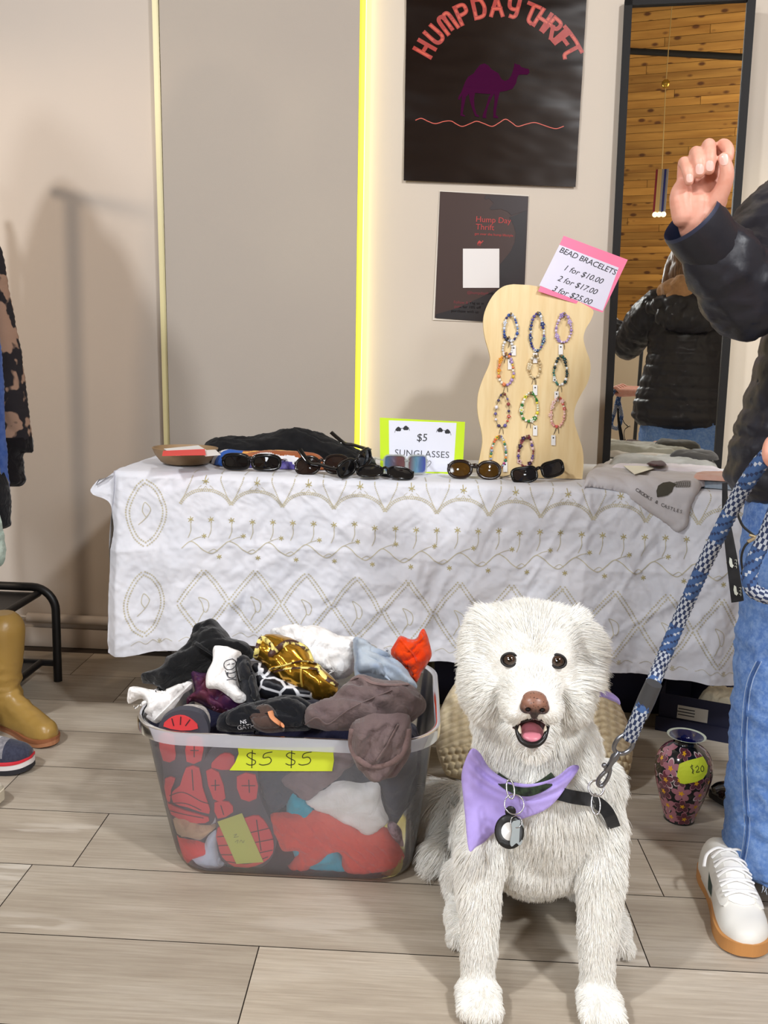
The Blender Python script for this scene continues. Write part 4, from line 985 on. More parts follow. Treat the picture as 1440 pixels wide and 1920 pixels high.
heap('folded_shirt', 'charcoal shirt bunched on top of the grey shirt before the mirror', 'shirt', [(xy0(1258, 2.75), 2.73), (xy0(1300, 2.7), 2.69), (xy0(1345, 2.7), 2.71), (xy0(1342, 2.8), 2.80), (xy0(1290, 2.82), 2.83), (xy0(1255, 2.8), 2.79)], TS + 0.046, 0.022, [fabric('charcoal_jersey', (56, 54, 54), (66, 64, 62), 18)], wr=0.005, sc=(14, 22), seed=8.0, rnd=0.04)
heap('folded_shirt', 'blue grey folded shirt at the right end, nearest the black jacket', 'shirt', [(xy0(1295, 2.45), 2.44), (xy0(1350, 2.42), 2.385), (xy0(1405, 2.42), 2.385), (xy0(1410, 2.6), 2.58), (xy0(1310, 2.6), 2.58)], TS, 0.022, [fabric('blue_grey_jersey', (140, 152, 164), (156, 164, 172), 18)], wr=0.003, seed=3.3, rnd=0.02)
heap('folded_shirt', 'peach folded shirt under the right corner of the lettered shirt', 'shirt', [(xy0(1300, 2.42), 2.40), (xy0(1345, 2.4), 2.378), (xy0(1400, 2.4), 2.378), (xy0(1402, 2.5), 2.50), (xy0(1320, 2.5), 2.50)], TS + 0.0225, 0.012, [fabric('peach_jersey', (206, 158, 140), (214, 178, 164), 18)], wr=0.002, seed=3.9, rnd=0.012)
heap('folded_shirt', 'lavender white folded shirt between the lettered shirt and the grey shirt', 'shirt', [(xy0(1140, 2.6), 2.57), (xy0(1230, 2.56), 2.55), (xy0(1352, 2.5), 2.50), (xy0(1362, 2.6), 2.61), (xy0(1290, 2.65), 2.65), (xy0(1170, 2.66), 2.66)], TS, 0.036, [fabric('lavender_white_jersey', (214, 206, 212), (224, 218, 224), 18)], wr=0.005, sc=(9, 20), seed=4.4, rnd=0.05)
shirt = over_edge('lettered_shirt', 'light grey lettered shirt hanging over the table edge in a point', [(1098, 906), (1104, 886), (1122, 876), (1165, 868), (1225, 866), (1290, 872), (1345, 884), (1340, 902), (1312, 930), (1297, 950), (1291, 985), (1272, 1000), (1248, 984), (1215, 962), (1180, 938), (1160, 928), (1120, 919), (1101, 912)], greyT, 0.004, 0.020, wr=0.0045, sc=(7, 13), ang=40, seed=6.0, rnd=0.022, res=0.0045)
attach_root = shirt
pr = PxPrint(); base = np.array([(1193, 921), (1212, 934), (1232, 945), (1254, 955), (1276, 962)], float); cur = smooth_curve(base, 12); seg = np.r_[0, np.cumsum(np.linalg.norm(np.diff(cur, axis=0), axis=1))]
word = 'CROOKS & CASTLES'; adv = seg[-1] / (len(word) - 1)
for k, ch in enumerate(word):
    if ch == ' ': continue
    s = adv * k; x, y = np.interp(s, seg, cur[:, 0]), np.interp(s, seg, cur[:, 1]); x2, y2 = np.interp(min(s + 2, seg[-1]), seg, cur[:, 0]), np.interp(min(s + 2, seg[-1]), seg, cur[:, 1]); x1, y1 = np.interp(max(s - 2, 0), seg, cur[:, 0]), np.interp(max(s - 2, 0), seg, cur[:, 1])
    pr.text(ch, x, y, 9.0, 0, rot=math.degrees(math.atan2(y2 - y1, x2 - x1)), thick=0.01)
k3 = lambda L: [(1080 + x / 3.556, 760 + y / 3.556) for x, y in L]
pr.put(*dense(*(lambda q: (np.array(q), [tuple(range(len(q)))]))(k3([(540, 612), (536, 570), (548, 535), (580, 515), (625, 508), (655, 518), (670, 530), (650, 545), (640, 575), (610, 600), (575, 608)])), 3), 1)
for off in range(6):
    pr.stroke(k3([(655 + off * 2, 515 + off * 6), (690, 508 + off * 7), (725, 503 + off * 8), (765, 505 + off * 7)]), 0.7, 1)
for off in range(7): pr.stroke(k3([(670 + off * 14, 508), (675 + off * 14, 525), (668 + off * 14, 545)]), 0.7, 1)
bt = tree_of(shirt); W3 = []
for x, y in np.concatenate(pr.V):
    d = Vector(ray(x, y)).normalized(); h, nn2, _, _ = bt.ray_cast(Vector(CAM), d); W3.append((np.array(h) if h else pY(x, y, TF - 0.04)) - np.array(d) * 0.003)
add('printed_design', W3, pr.F, [plain('shirt_ink', (58, 54, 54), 0.8), plain('shirt_ink_olive', (66, 62, 52), 0.8)], shirt, pr.M, smooth=False)
card('price_card', 'blank cream card lying on the lettered shirt', [(1168, 872), (1205, 862), (1226, 878), (1190, 889)], TS + 0.034, plain('cream_card', (238, 234, 214), 0.6))
def small_flat(name, label, cat, px, z, mat, thick=0.004, **k):
    xy = np.array([pZ(x, y, z)[:2] for x, y in px]); return heap(name, label, cat, xy, z, thick, [mat], res=0.004, rnd=thick * 2, **k)
small_flat('cloth_label', 'dark maroon cloth label on the shirts beside the cream card', 'label', [(1212, 870), (1225, 866), (1243, 866), (1249, 872), (1232, 874)], TS + 0.042, fabric('maroon_label', (66, 28, 34)), wr=0.001)
# ============================================================ CLEAR BIN AND ITS CLOTHES
BC0, BH0, BR0 = np.array([-0.222, 1.842]), np.array([0.247, 0.190]), 0.075
BC1, BH1, BR1 = np.array([-0.238, 1.845]), np.array([0.298, 0.240]), 0.105
BZ1 = 0.330
def bin_at(z):
    t = np.clip(np.asarray(z) / BZ1, 0, 1.1); s = t ** 0.85
    return BC0 + (BC1 - BC0) * s[..., None], BH0 + (BH1 - BH0) * s[..., None], BR0 + (BR1 - BR0) * s
def rr_loop(c, h, r, n=112):
    out = []; L = [(1, 1, 0), (-1, 1, 90), (-1, -1, 180), (1, -1, 270)]; k = n // 4
    for sx, sy, a0 in L:
        for i in range(k):
            a = math.radians(a0 + 90 * i / (k - 1)); out.append((c[0] + sx * (h[0] - r) + r * math.cos(a), c[1] + sy * (h[1] - r) + r * math.sin(a)))
    # even out along straights
    P = np.array(out); Q = np.r_[P, P[:1]]; s = np.r_[0, np.cumsum(np.linalg.norm(np.diff(Q, axis=0), axis=1))]; u = np.linspace(0, s[-1], n, endpoint=False)
    return np.c_[np.interp(u, s, Q[:, 0]), np.interp(u, s, Q[:, 1])]
def contain(V, m=0.007, zmax=0.335):
    """keep soft things inside the plastic walls"""
    V = V.copy(); V[:, 2] = np.maximum(V[:, 2], 0.010); low = V[:, 2] < zmax
    c, h, r = bin_at(V[:, 2]); q = V[:, :2] - c; h = h - m; r = r - m * 0.5
    for _ in range(3):
        a = np.abs(q) - (h - r[:, None]); o = np.maximum(a, 0); L = np.linalg.norm(o, axis=1); d = L + np.minimum(a.max(1), 0) - r
        g = np.where(L[:, None] > 1e-9, o / (L[:, None] + 1e-12), (a == a.max(1)[:, None]).astype(float)) * np.sign(q)
        q = q - g * np.where(low & (d > 0), d, 0)[:, None]
    V[:, :2] = c + q; return V
def plastic(name, clearness, tint=(0.93, 0.94, 1.0)):
    t = NT(name); n = t.n; n.remove(t.b)
    tr = t.new('ShaderNodeBsdfTransparent'); tr.inputs[0].default_value = (0.96, 0.965, 0.98, 1)
    df = t.new('ShaderNodeBsdfDiffuse'); df.inputs[0].default_value = (*tint, 1); tl = t.new('ShaderNodeBsdfTranslucent'); tl.inputs[0].default_value = (*tint, 1)
    gl = t.new('ShaderNodeBsdfGlossy'); gl.inputs['Roughness'].default_value = 0.18
    m1 = t.new('ShaderNodeMixShader'); m1.inputs[0].default_value = 0.5; t.link(df.outputs[0], m1.inputs[1]); t.link(tl.outputs[0], m1.inputs[2])
    m2 = t.new('ShaderNodeMixShader'); m2.inputs[0].default_value = clearness; t.link(m1.outputs[0], m2.inputs[1]); t.link(tr.outputs[0], m2.inputs[2])
    fr = t.new('ShaderNodeFresnel'); fr.inputs[0].default_value = 1.25
    m3 = t.new('ShaderNodeMixShader'); t.link(fr.outputs[0], m3.inputs[0]); t.link(m2.outputs[0], m3.inputs[1]); t.link(gl.outputs[0], m3.inputs[2])
    t.link(m3.outputs[0], t.out.inputs[0]); return t.m
clearp = plastic('clear_polypropylene', 0.79); rimp = plastic('rim_polypropylene', 0.55)
root = bin_root = thing('storage_bin', 'clear plastic storage bin heaped with clothes, neon tape on its front', 'bin', (BC0[0], BC0[1], 0))
zs = [0.002, 0.004, 0.012, 0.03] + list(np.linspace(0.05, BZ1, 14)); NB = 112; V = []; 
for z in zs:
    c, h, r = bin_at(np.array(max(z, 0.0))); sh = {0.002: 0.016, 0.004: 0.010, 0.012: 0.003}.get(z, 0.0); V += [(x, y, z) for x, y in rr_loop(c, h - sh, r)]
F = grid_faces(NB, len(zs), True); F.append(tuple(range(NB))[::-1])
add('wall', V, F, clearp, root)
c, h, r = bin_at(np.array(BZ1)); V = []
for dz, o in ((0.0, 0.0), (0.004, 0.002), (0.006, 0.007), (0.004, 0.012), (-0.002, 0.0135), (-0.020, 0.0125), (-0.020, 0.0105), (-0.001, 0.0095), (-0.001, 0.0)): V += [(x, y, BZ1 + dz) for x, y in rr_loop(c, h + o, r + o)]
add('rim', V, grid_faces(NB, 9, True), rimp, root)
for s in (-1, 1):
    g = G(); V = []; L = rr_loop(c, h + 0.014, r + 0.014, 224); L = np.array([p for p in L if s * (p[0] - c[0]) > h[0] - 0.02 and abs(p[1] - c[1]) < 0.075]); L = L[np.argsort(L[:, 1])]
    n = len(L)
    for k, (dz, o) in enumerate([(-0.018, 0.0), (-0.034, 0.001), (-0.046, -0.002)]):
        q = np.clip(1 - np.abs(np.linspace(-1, 1, n)) ** 4, 0, 1); V += [(x + s * o, y, BZ1 - 0.018 + (dz + 0.018) * qq) for (x, y), qq in zip(L, q)]
    V = np.array(V); F = grid_faces(n, 3); m_ = len(V); V = np.concatenate([V, V + (-s * 0.0025, 0, 0)]); F += [tuple(i + m_ for i in f[::-1]) for f in F]
    add('handle', V, F, rimp, root)
k4 = lambda L: [(240 + x / 2.4, 1150 + y / 2.4) for x, y in L]
k7 = lambda L: [(260 + x / 4.8, 1340 + y / 4.8) for x, y in L]
WN = np.array([0, -1.0, -0.155]); WN /= np.linalg.norm(WN); wp0 = np.array([-0.23, BC0[1] - BH0[1], 0.0])
# tape with the price
tp = wp0 + WN * 0.007; to2, tm, tfr = plane_map(tp, WN)
def tape_pt(px, off):
    out = []
    for x, y in px:
        p = pP(x, y, tp, WN); c, h, r = bin_at(np.array(p[2])); out.append((p[0], c[1] - h[1] - off, p[2]))
    return np.array(out)
V2, F2 = dense(*(lambda q: (np.array(q), [tuple(range(len(q)))]))(k4([(490, 614), (560, 613), (700, 612), (800, 612), (928, 612), (922, 640), (925, 670), (917, 718), (800, 718), (600, 717), (453, 714), (478, 680), (494, 640)])), 3)
tape = plain('neon_tape', (208, 222, 52), 0.7)
add('price_tape', tape_pt(V2, 0.0016), F2, tape, root, smooth=False)
marker = plain('marker_black', (24, 24, 24), 0.6)
for ox in (0, 178):
    pr = PxPrint(); pr.stroke(k4([(570 + ox, 640), (545 + ox, 636), (532 + ox, 648), (550 + ox, 662), (570 + ox, 672), (566 + ox, 686), (545 + ox, 690), (530 + ox, 684)]), 1.5); pr.stroke(k4([(556 + ox, 626), (554 + ox, 702)]), 1.5, smooth=False)
    pr.stroke(k4([(645 + ox, 632), (612 + ox, 640), (606 + ox, 658), (630 + ox, 655), (642 + ox, 668), (632 + ox, 684), (604 + ox, 690), (588 + ox, 686)]), 1.5)
    pr.obj('price_writing', lambda V: tape_pt(V, 0.0022), [marker], root)

BIN_G = 'clothes in the clear storage bin'
def bin_cloth(name, label, cat, px, depth, mat, thick=0.022, n=None, p0=None, post=True, per=4, mi=None, zmax=0.335, layers=0, **k):
    if n is None:
        n = WN; p0 = wp0 - WN * (depth + 0.012)
    to2, m, fr = plane_map(p0, n); poly = smooth_curve(to2(px), per, True)
    V, F, nt, P = lump(poly, m, thick, **k); ids = None
    if layers:                                                     # a flap folded over, its edge showing
        k2_ = dict(k); k2_['seed'] = k.get('seed', 1) + 0.5; k2_['rnd'] = 0.016; k2_['rag'] = 0.004; rl = random.Random(int(k2_['seed'] * 10)); VV, FF = [V], list(F)
        for q in range(layers):
            a = rl.uniform(0, 2 * PI); dv = np.array([math.cos(a), math.sin(a)]); c_ = poly.mean(0); s_ = (poly - c_) @ dv; half = np.array([p_ - dv * max(0, t_ - rl.uniform(-0.1, 0.25) * s_.max()) for p_, t_ in zip(poly, s_)]) ; half = half.mean(0) + (half - half.mean(0)) * rl.uniform(0.72, 0.88)
            try: V2, F2, _, _ = lump(half, lambda P2: (m(P2)[0] + m(P2)[1] * (thick * (0.62 + 0.12 * q)), m(P2)[1]), thick * 0.38, **{**k2_, 'back': 0.9})
            except Exception: continue
            o_ = sum(len(v_) for v_ in VV); VV.append(V2); FF += [tuple(i + o_ for i in f) for f in F2]
        V, F = np.concatenate(VV), FF
    if post: V = contain(V, zmax=zmax)
    return tag(add(name, V, F, mat, None, ids, sharp=0), label, cat, BIN_G)
fb = lambda n, c, c2=None, s=22, wrinkle=0.55, **k: fabric(n, c, c2 or tuple(min(255, int(v * 1.12 + 2)) for v in c), s, wrinkle=wrinkle, **k)
# filler: two dark garments that make up the body of the pile
navy = fb('navy_jersey', (30, 30, 52)); P_ = []
ell(P_, (-0.235, 1.88, 0.15), (0.235, 0.13, 0.14)); ell(P_, (-0.10, 1.86, 0.17), (0.14, 0.15, 0.14)); ell(P_, (-0.36, 1.88, 0.17), (0.14, 0.14, 0.14)); ell(P_, (-0.23, 1.88, 0.05), (0.21, 0.13, 0.05))
V, F = fuse(P_, 0.011, 4); N = vnormals(V, F); V = V + N * (0.008 * folds(V * (13, 13, 18), 2.0))[:, None]; tag(add('navy_garment', contain(V, 0.010), F, navy, sharp=0), 'navy garment filling the middle of the clear bin', 'clothing', BIN_G)
dk = fb('black_navy_jersey', (22, 24, 34))
IN = dict(back=0.5, wr=0.006, sc=(16, 30))
bin_cloth('dark_garment', 'dark blue grey garment behind the tape, seen through the front of the bin', 'clothing', k4([(560, 600), (740, 560), (950, 575), (1150, 580), (1290, 600), (1285, 760), (1215, 950), (1170, 930), (1130, 780), (1000, 760), (850, 850), (760, 830), (650, 900), (600, 800)]), 0.050, fb('slate_jersey', (52, 56, 68)), **IN, seed=11, ang=60)
bin_cloth('taupe_leggings', 'taupe leggings pressed against the front of the bin under the tape', 'clothing', k4([(690, 740), (760, 690), (930, 600), (1030, 650), (985, 705), (880, 790), (805, 835), (745, 800)]), 0.030, fb('taupe_stretch', (120, 102, 104)), **IN, seed=3, ang=-32, thick=0.018)
bin_cloth('teal_top', 'teal top between the orange clothing and the bottom of the bin', 'clothing', k4([(712, 890), (735, 785), (800, 825), (860, 890), (900, 1000), (1000, 1105), (1142, 1160), (1130, 1180), (1040, 1186), (875, 1197), (800, 1142), (735, 1060)]), 0.036, fb('teal_jersey', (10, 156, 182)), **IN, seed=4, ang=35, thick=0.020)
bin_cloth('coral_shirt', 'coral orange top crumpled low against the front of the bin', 'clothing', k4([(640, 905), (720, 898), (850, 885), (950, 918), (1075, 985), (1150, 958), (1225, 1040), (1235, 1110), (1165, 1152), (985, 1158), (958, 1090), (930, 1068), (812, 1142), (722, 1150), (735, 1120), (770, 1062), (698, 1060), (665, 1000)]), 0.024, fb('coral_jersey', (226, 78, 52), (216, 70, 48)), back=0.6, wr=0.0075, sc=(26, 44), seed=5, ang=-38, thick=0.018, res=0.0035)
bin_cloth('white_tee', 'white tee shirt folded above the coral top in the bin', 'clothing', k4([(800, 842), (880, 790), (950, 752), (1050, 765), (1128, 764), (1140, 850), (1170, 925), (1150, 958), (1080, 992), (1000, 950), (900, 900), (850, 882)]), 0.024, fb('white_cotton', (236, 236, 232)), back=0.6, wr=0.004, sc=(9, 22), seed=6, ang=15, thick=0.018)
bin_cloth('mauve_lace_top', 'pale mauve lace scrap at the lower right corner of the bin front', 'clothing', k4([(1165, 960), (1185, 935), (1225, 970), (1240, 1020), (1235, 1050), (1200, 1020)]), 0.018, fb('mauve_lace', (196, 168, 180), (120, 90, 104), 90), **IN, seed=7, thick=0.012)
bin_cloth('olive_cloth', 'olive yellow cloth in the bottom right corner of the bin', 'clothing', k4([(1130, 1180), (1190, 1140), (1240, 1095), (1252, 1140), (1215, 1175)]), 0.016, fb('olive_cloth', (176, 168, 74)), **IN, seed=8, thick=0.012)
bin_cloth('beige_sock', 'beige cloth under the left shoe sole in the bin', 'clothing', k4([(178, 935), (250, 918), (330, 950), (395, 950), (340, 1010), (270, 1000), (195, 985)]), 0.022, fb('beige_cloth', (186, 160, 128)), **IN, seed=9, thick=0.014)
bin_cloth('red_cloth', 'bright red cloth in the lower left corner of the bin', 'clothing', k4([(186, 1012), (260, 1010), (360, 1040), (372, 1070), (300, 1100), (235, 1148), (200, 1095)]), 0.020, fb('red_cloth', (222, 56, 48)), **IN, seed=10, thick=0.014)
bin_cloth('pale_blue_cloth', 'pale blue cloth beside the red cloth at the bottom of the bin', 'clothing', k4([(272, 1085), (330, 1075), (365, 1000), (400, 980), (410, 1080), (440, 1130), (430, 1162), (372, 1166), (310, 1118)]), 0.018, fb('pale_blue_cloth', (186, 200, 222)), **IN, seed=12, thick=0.013)
bin_cloth('turquoise_scrap', 'turquoise scrap at the bottom left of the bin under the front sole', 'clothing', k4([(408, 1200), (450, 1178), (430, 1140), (500, 1160), (556, 1166), (545, 1190), (500, 1206)]), 0.016, fb('turquoise_cloth', (34, 164, 190)), **IN, seed=13, thick=0.010)
# two running shoes, soles to the front
grey_s = plain('sole_rubber', (66, 66, 76), 0.7); redp = plain('tread_red', (218, 62, 66), 0.6)
mesh_up = fabric('shoe_mesh', (204, 196, 188), (150, 142, 138), 120, bump=0.6)
def sole_shoe(label, outline, pads, grooves, depth, note=None, up=None):
    n = WN; p0 = wp0 - n * depth; to2, m, fr = plane_map(p0, n); O, ex_, ey_, en_ = fr
    poly = smooth_curve(to2(outline), 5, True); cc = poly.mean(0); loc = O + cc[0] * ex_ + cc[1] * ey_
    root = thing('running_shoe', label, 'shoe', loc, 'pair of running shoes in the clear bin')
    g = G(); Vs, Fs = slab_vf(poly, -0.016); W3 = contain(O + Vs[:, :1] * ex_ + Vs[:, 1:2] * ey_ + Vs[:, 2:] * en_, 0.006); g.put(W3, Fs); g.obj('sole', [grey_s], root, smooth=False)
    g = G()
    for pd in pads:
        q = smooth_curve(to2(pd), 2, True); q = q.mean(0) + (q - q.mean(0)) * 0.98; Vs, Fs = slab_vf(q, 0.0035); W3 = O + Vs[:, :1] * ex_ + Vs[:, 1:2] * ey_ + Vs[:, 2:] * en_; g.put(contain(W3, 0.003), Fs)
    for gr in grooves:
        V2, F2 = stroke_vf(to2(gr), 0.0022, smooth=len(gr) > 2); W3 = O + V2[:, :1] * ex_ + V2[:, 1:2] * ey_ + en_ * 0.0042; W3 = contain(W3, 0.002); g.put(W3, F2, 1)
    g.obj('tread', [redp, plain('groove', (70, 34, 40), 0.8)], root, smooth=False)
    Pm = lambda P: (O + P[:, :1] * ex_ + P[:, 1:2] * ey_ - en_ * 0.014, np.tile(-en_, (len(P), 1)))
    q = cc + (poly - cc) * 0.95; V, F, nt, P2 = lump(q, Pm, 0.062, back=0.05, wr=0.002, rnd=0.05, seed=2); add('upper', contain(V), F, mesh_up, root, sharp=0)
    if note:
        q = to2(note); Vs, Fs = slab_vf(q, 0.0005); W3 = O + Vs[:, :1] * ex_ + Vs[:, 1:2] * ey_ + (Vs[:, 2:] + 0.0048) * en_; g = G(); g.put(W3, Fs); nt_ = g.obj('price_tape', [plain('faded_tape', (196, 206, 96), 0.7)], root, smooth=False)
        pr = PxPrint()
        for st in ([(478, 990), (492, 985), (480, 1000), (500, 996)], [(485, 1020), (498, 1012), (494, 1026)], [(505, 1022), (512, 1012), (520, 1024), (526, 1012)]): pr.stroke(k4(st), 0.8)
        pr.obj('price_writing', lambda V: np.array([pP(x, y, p0, n) for x, y in V]) + en_ * 0.0058, [plain('pencil_grey', (120, 126, 84), 0.8)], root)
    return root
sole_shoe('running shoe with red tread at the left of the bin, heel above the rim', k4([(248, 434), (180, 455), (140, 500), (132, 580), (150, 670), (150, 760), (150, 850), (185, 915), (270, 950), (350, 960), (388, 930), (390, 860), (365, 780), (345, 690), (352, 600), (362, 520), (330, 455)]),
          [k4([(160, 505), (180, 475), (215, 458), (255, 458), (295, 480), (318, 515), (240, 524)]), k4([(140, 545), (205, 545), (212, 600), (214, 655), (160, 660)]), k4([(268, 560), (335, 560), (332, 660), (265, 664)]), k4([(262, 690), (322, 690), (338, 780), (362, 850), (368, 900), (270, 870), (205, 850), (200, 800), (235, 770)]), k4([(168, 740), (215, 738), (195, 790), (190, 845), (160, 830)]), k4([(165, 850), (260, 885), (365, 915), (350, 940), (270, 935), (195, 900)])],
          [k4([(300, 590), (300, 640)]), k4([(285, 612), (318, 612)]), k4([(190, 815), (250, 800), (330, 840), (365, 850)]), k4([(185, 850), (260, 850), (330, 880)]), k4([(180, 880), (260, 900), (340, 915)]), k4([(290, 700), (296, 790)]), k4([(200, 470), (208, 500)]), k4([(240, 462), (238, 495)]), k4([(280, 475), (262, 500)])], 0.033)
sole_shoe('running shoe with red tread and a pale price tape in the bin', k4([(430, 602), (370, 625), (335, 690), (345, 770), (372, 850), (395, 930), (400, 1040), (420, 1110), (480, 1150), (545, 1157), (620, 1130), (660, 1070), (665, 990), (625, 900), (595, 830), (585, 760), (575, 680), (520, 615)]),
          [k4([(375, 690), (395, 650), (435, 625), (480, 640), (470, 700)]), k4([(352, 705), (410, 712), (440, 830), (385, 832)]), k4([(490, 730), (575, 722), (580, 830), (510, 832)]), k4([(390, 848), (455, 845), (475, 890), (405, 920)]), k4([(528, 915), (590, 905), (630, 950), (655, 1010), (655, 1075), (610, 1120), (540, 1142), (480, 1138), (425, 1095), (405, 1040), (402, 960)])],
          [k4([(395, 745), (395, 790)]), k4([(378, 770), (412, 768)]), k4([(545, 745), (548, 800)]), k4([(515, 770), (572, 770)]), k4([(420, 860), (432, 900)]), k4([(405, 1000), (530, 985), (640, 960)]), k4([(410, 1040), (540, 1030), (655, 1010)]), k4([(420, 1080), (540, 1080), (650, 1060)]), k4([(440, 1110), (540, 1120), (630, 1090)]), k4([(580, 925), (600, 1060)])], 0.024,
          note=k4([(405, 930), (515, 892), (612, 1112), (490, 1120)]))
# clothes heaped above the rim
HN = np.array([0, -0.80, 0.60])
def top(name, label, cat, px, Y, zpx, mat, thick=0.05, n=None, **k):
    """heap garment: plane through the photo point zpx at depth Y"""
    k['wr'] = k.get('wr', 0.010) * 1.45; k.setdefault('sc', (16, 30)); k.setdefault('back', 0.6); k.setdefault('layers', 2 if name not in ('gold_top', 'printed_white_top', 'lined_black_top', 'black_hoodie') else 0); k.setdefault('res', 0.0052)
    return bin_cloth(name, label, cat, px, 0, mat, thick, n=(HN if n is None else np.array(n)) / np.linalg.norm(HN if n is None else n), p0=pY(*zpx, Y), post=True, **k)
top('white_blouse', 'white blouse heaped at the back of the bin below the tablecloth hem', 'clothing', k4([(640, 82), (700, 62), (790, 60), (880, 65), (950, 100), (1030, 118), (1045, 200), (1010, 270), (950, 300), (880, 280), (800, 240), (700, 170), (650, 120)]), 1.97, k4([(850, 180)])[0], fb('white_viscose', (238, 234, 230)), 0.05, seed=21, ang=-35, wr=0.012)
top('black_hoodie', 'black hooded sweatshirt piled highest at the back left of the bin', 'clothing', k4([(65, 290), (115, 262), (158, 240), (170, 205), (262, 155), (285, 110), (305, 62), (360, 36), (405, 40), (445, 88), (475, 122), (530, 128), (562, 165), (556, 205), (500, 215), (420, 230), (380, 250), (330, 275), (255, 310), (190, 352), (130, 345), (78, 326)]), 1.88, k4([(330, 210)])[0], fb('black_fleece', (22, 22, 24)), 0.065, seed=22, ang=40, wr=0.017, sc=(12, 20))
top('white_sock_top', 'white stretch top spilling over the left rim of the bin', 'clothing', k4([(0, 345), (60, 331), (140, 352), (190, 338), (278, 308), (292, 330), (245, 372), (195, 440), (125, 492), (80, 472), (100, 430), (62, 385), (2, 404)]), 1.70, k4([(150, 400)])[0], fb('white_rib', (226, 224, 222)), 0.030, seed=23, ang=25, wr=0.010, zmax=0.32)
top('purple_scarf', 'plum and wine patterned satin scarf in front of the black hoodie', 'clothing', k4([(285, 266), (340, 268), (420, 290), (480, 320), (525, 390), (530, 425), (510, 450), (440, 455), (370, 432), (300, 398), (265, 412), (268, 382), (300, 350)]), 1.73, k4([(400, 370)])[0], fabric('wine_satin', (92, 46, 62), (58, 30, 66), 28, rough=0.4, sheen=0.0), 0.035, seed=24, ang=20)
wm = [fb('white_print_top', (234, 230, 228)), plain('print_charcoal', (60, 60, 66), 0.8), fb('cream_hem', (232, 224, 206))]
top('printed_white_top', 'white top with a small charcoal print hanging over the plum scarf', 'clothing', k4([(385, 156), (440, 150), (505, 172), (500, 212), (485, 245), (490, 320), (530, 368), (522, 396), (478, 396), (420, 352), (352, 332), (352, 270), (380, 215)]), 1.705, k4([(430, 280)])[0], wm, 0.030, seed=25, ang=70, wr=0.007, mi=lambda c: 0)
top('black_tee', 'black tee shirt draped down the middle of the heap left of the gold top', 'clothing', k4([(480, 200), (540, 195), (562, 250), (585, 340), (600, 400), (580, 440), (530, 440), (505, 340)]), 1.715, k4([(540, 320)])[0], fb('black_cotton', (26, 27, 32)), 0.035, seed=26, ang=75)
top('lined_black_top', 'black top printed with thin white lines below the gold top', 'clothing', k4([(560, 235), (620, 228), (700, 300), (840, 350), (860, 385), (760, 390), (640, 385), (575, 365)]), 1.74, k4([(650, 320)])[0], (lambda t: (t.link(t.ramp((lambda w: w.outputs['Distance'])((lambda n: (setattr(n, 'feature', 'DISTANCE_TO_EDGE'), n.inputs['Scale'].__setattr__('default_value', 26.0), t.link(t.coords('Object'), n.inputs['Vector']), n)[-1])(t.new('ShaderNodeTexVoronoi'))), [(0.05, lin((220, 220, 224))), (0.09, lin((26, 27, 34)))]), t.b.inputs['Base Color']), t.m)[-1])(NT('white_line_print')), 0.03, seed=27, ang=10)
gold = plain('gold_foil', (196, 150, 52), 0.22, 0.9); tiger = (lambda t: (t.link(t.ramp(t.noise(t.coords('Object', (1, 1, 1)), 55, 2), [(0.44, lin((70, 40, 30))), (0.5, lin((232, 216, 128)))]), t.b.inputs['Base Color']), t.m)[-1])(NT('striped_trim'))
gt = top('gold_top', 'shiny gold foil top with striped trim in the centre of the heap', 'clothing', k4([(565, 190), (600, 108), (680, 100), (745, 115), (805, 150), (835, 215), (875, 245), (950, 325), (905, 388), (840, 382), (775, 335), (700, 310), (640, 265), (600, 225)]), 1.755, k4([(740, 240)])[0], [gold], 0.045, seed=28, ang=-40, wr=0.010, sc=(9, 15))
def ribbon_on(o, px, w, mat, name='trim', lift=0.004):
    P = smooth_curve(np.array(px, float), 8); V = []; bt = tree_of(o)
    for x, y in P:
        d = Vector(ray(x, y)).normalized(); h, nn, _, _ = bt.ray_cast(Vector(CAM), d); V.append((np.array(h) if h else (V[-1] if V else pY(x, y, 1.75))) - np.array(d) * lift)
    g = G(); V = np.array(V); V[1:-1] = (V[:-2] + V[1:-1] * 2 + V[2:]) / 4; g.tube(V, w, 6, flat=0.5); return g.obj(name, [mat], o)
ribbon_on(gt, k4([(575, 195), (600, 115), (650, 150), (640, 185), (720, 130), (800, 158), (828, 210)]), 0.006, tiger)
ribbon_on(gt, k4([(640, 250), (700, 235), (780, 215), (850, 228), (860, 250), (800, 245), (720, 248), (660, 262)]), 0.004, tiger)
ribbon_on(gt, k4([(850, 240), (890, 290), (945, 322)]), 0.006, tiger)
ribbon_on(gt, k4([(780, 235), (778, 290), (784, 330)]), 0.0022, plain('gold_cord', (222, 186, 84), 0.35, 0.5), 'tassel')
top('tie_dye_top', 'pale blue and grey tie dyed top right of the white blouse', 'clothing', k4([(1010, 120), (1040, 108), (1078, 128), (1100, 150), (1180, 190), (1240, 235), (1300, 325), (1265, 345), (1180, 325), (1080, 300), (1025, 295), (1018, 200)]), 1.90, k4([(1140, 230)])[0], fabric('tie_dye', (186, 196, 206), (150, 166, 190), 16), 0.045, seed=29, ang=-20)
top('orange_shorts', 'vivid orange cloth sticking up at the back right corner of the bin', 'clothing', k4([(1185, 186), (1218, 106), (1262, 115), (1300, 112), (1325, 70), (1350, 110), (1368, 188), (1330, 252), (1292, 312), (1255, 265)]), 1.96, k4([(1280, 200)])[0], fb('vivid_orange', (236, 72, 12), (228, 60, 8)), 0.030, seed=30, ang=50, wr=0.008, n=(0, -0.95, 0.3), zmax=0.34)
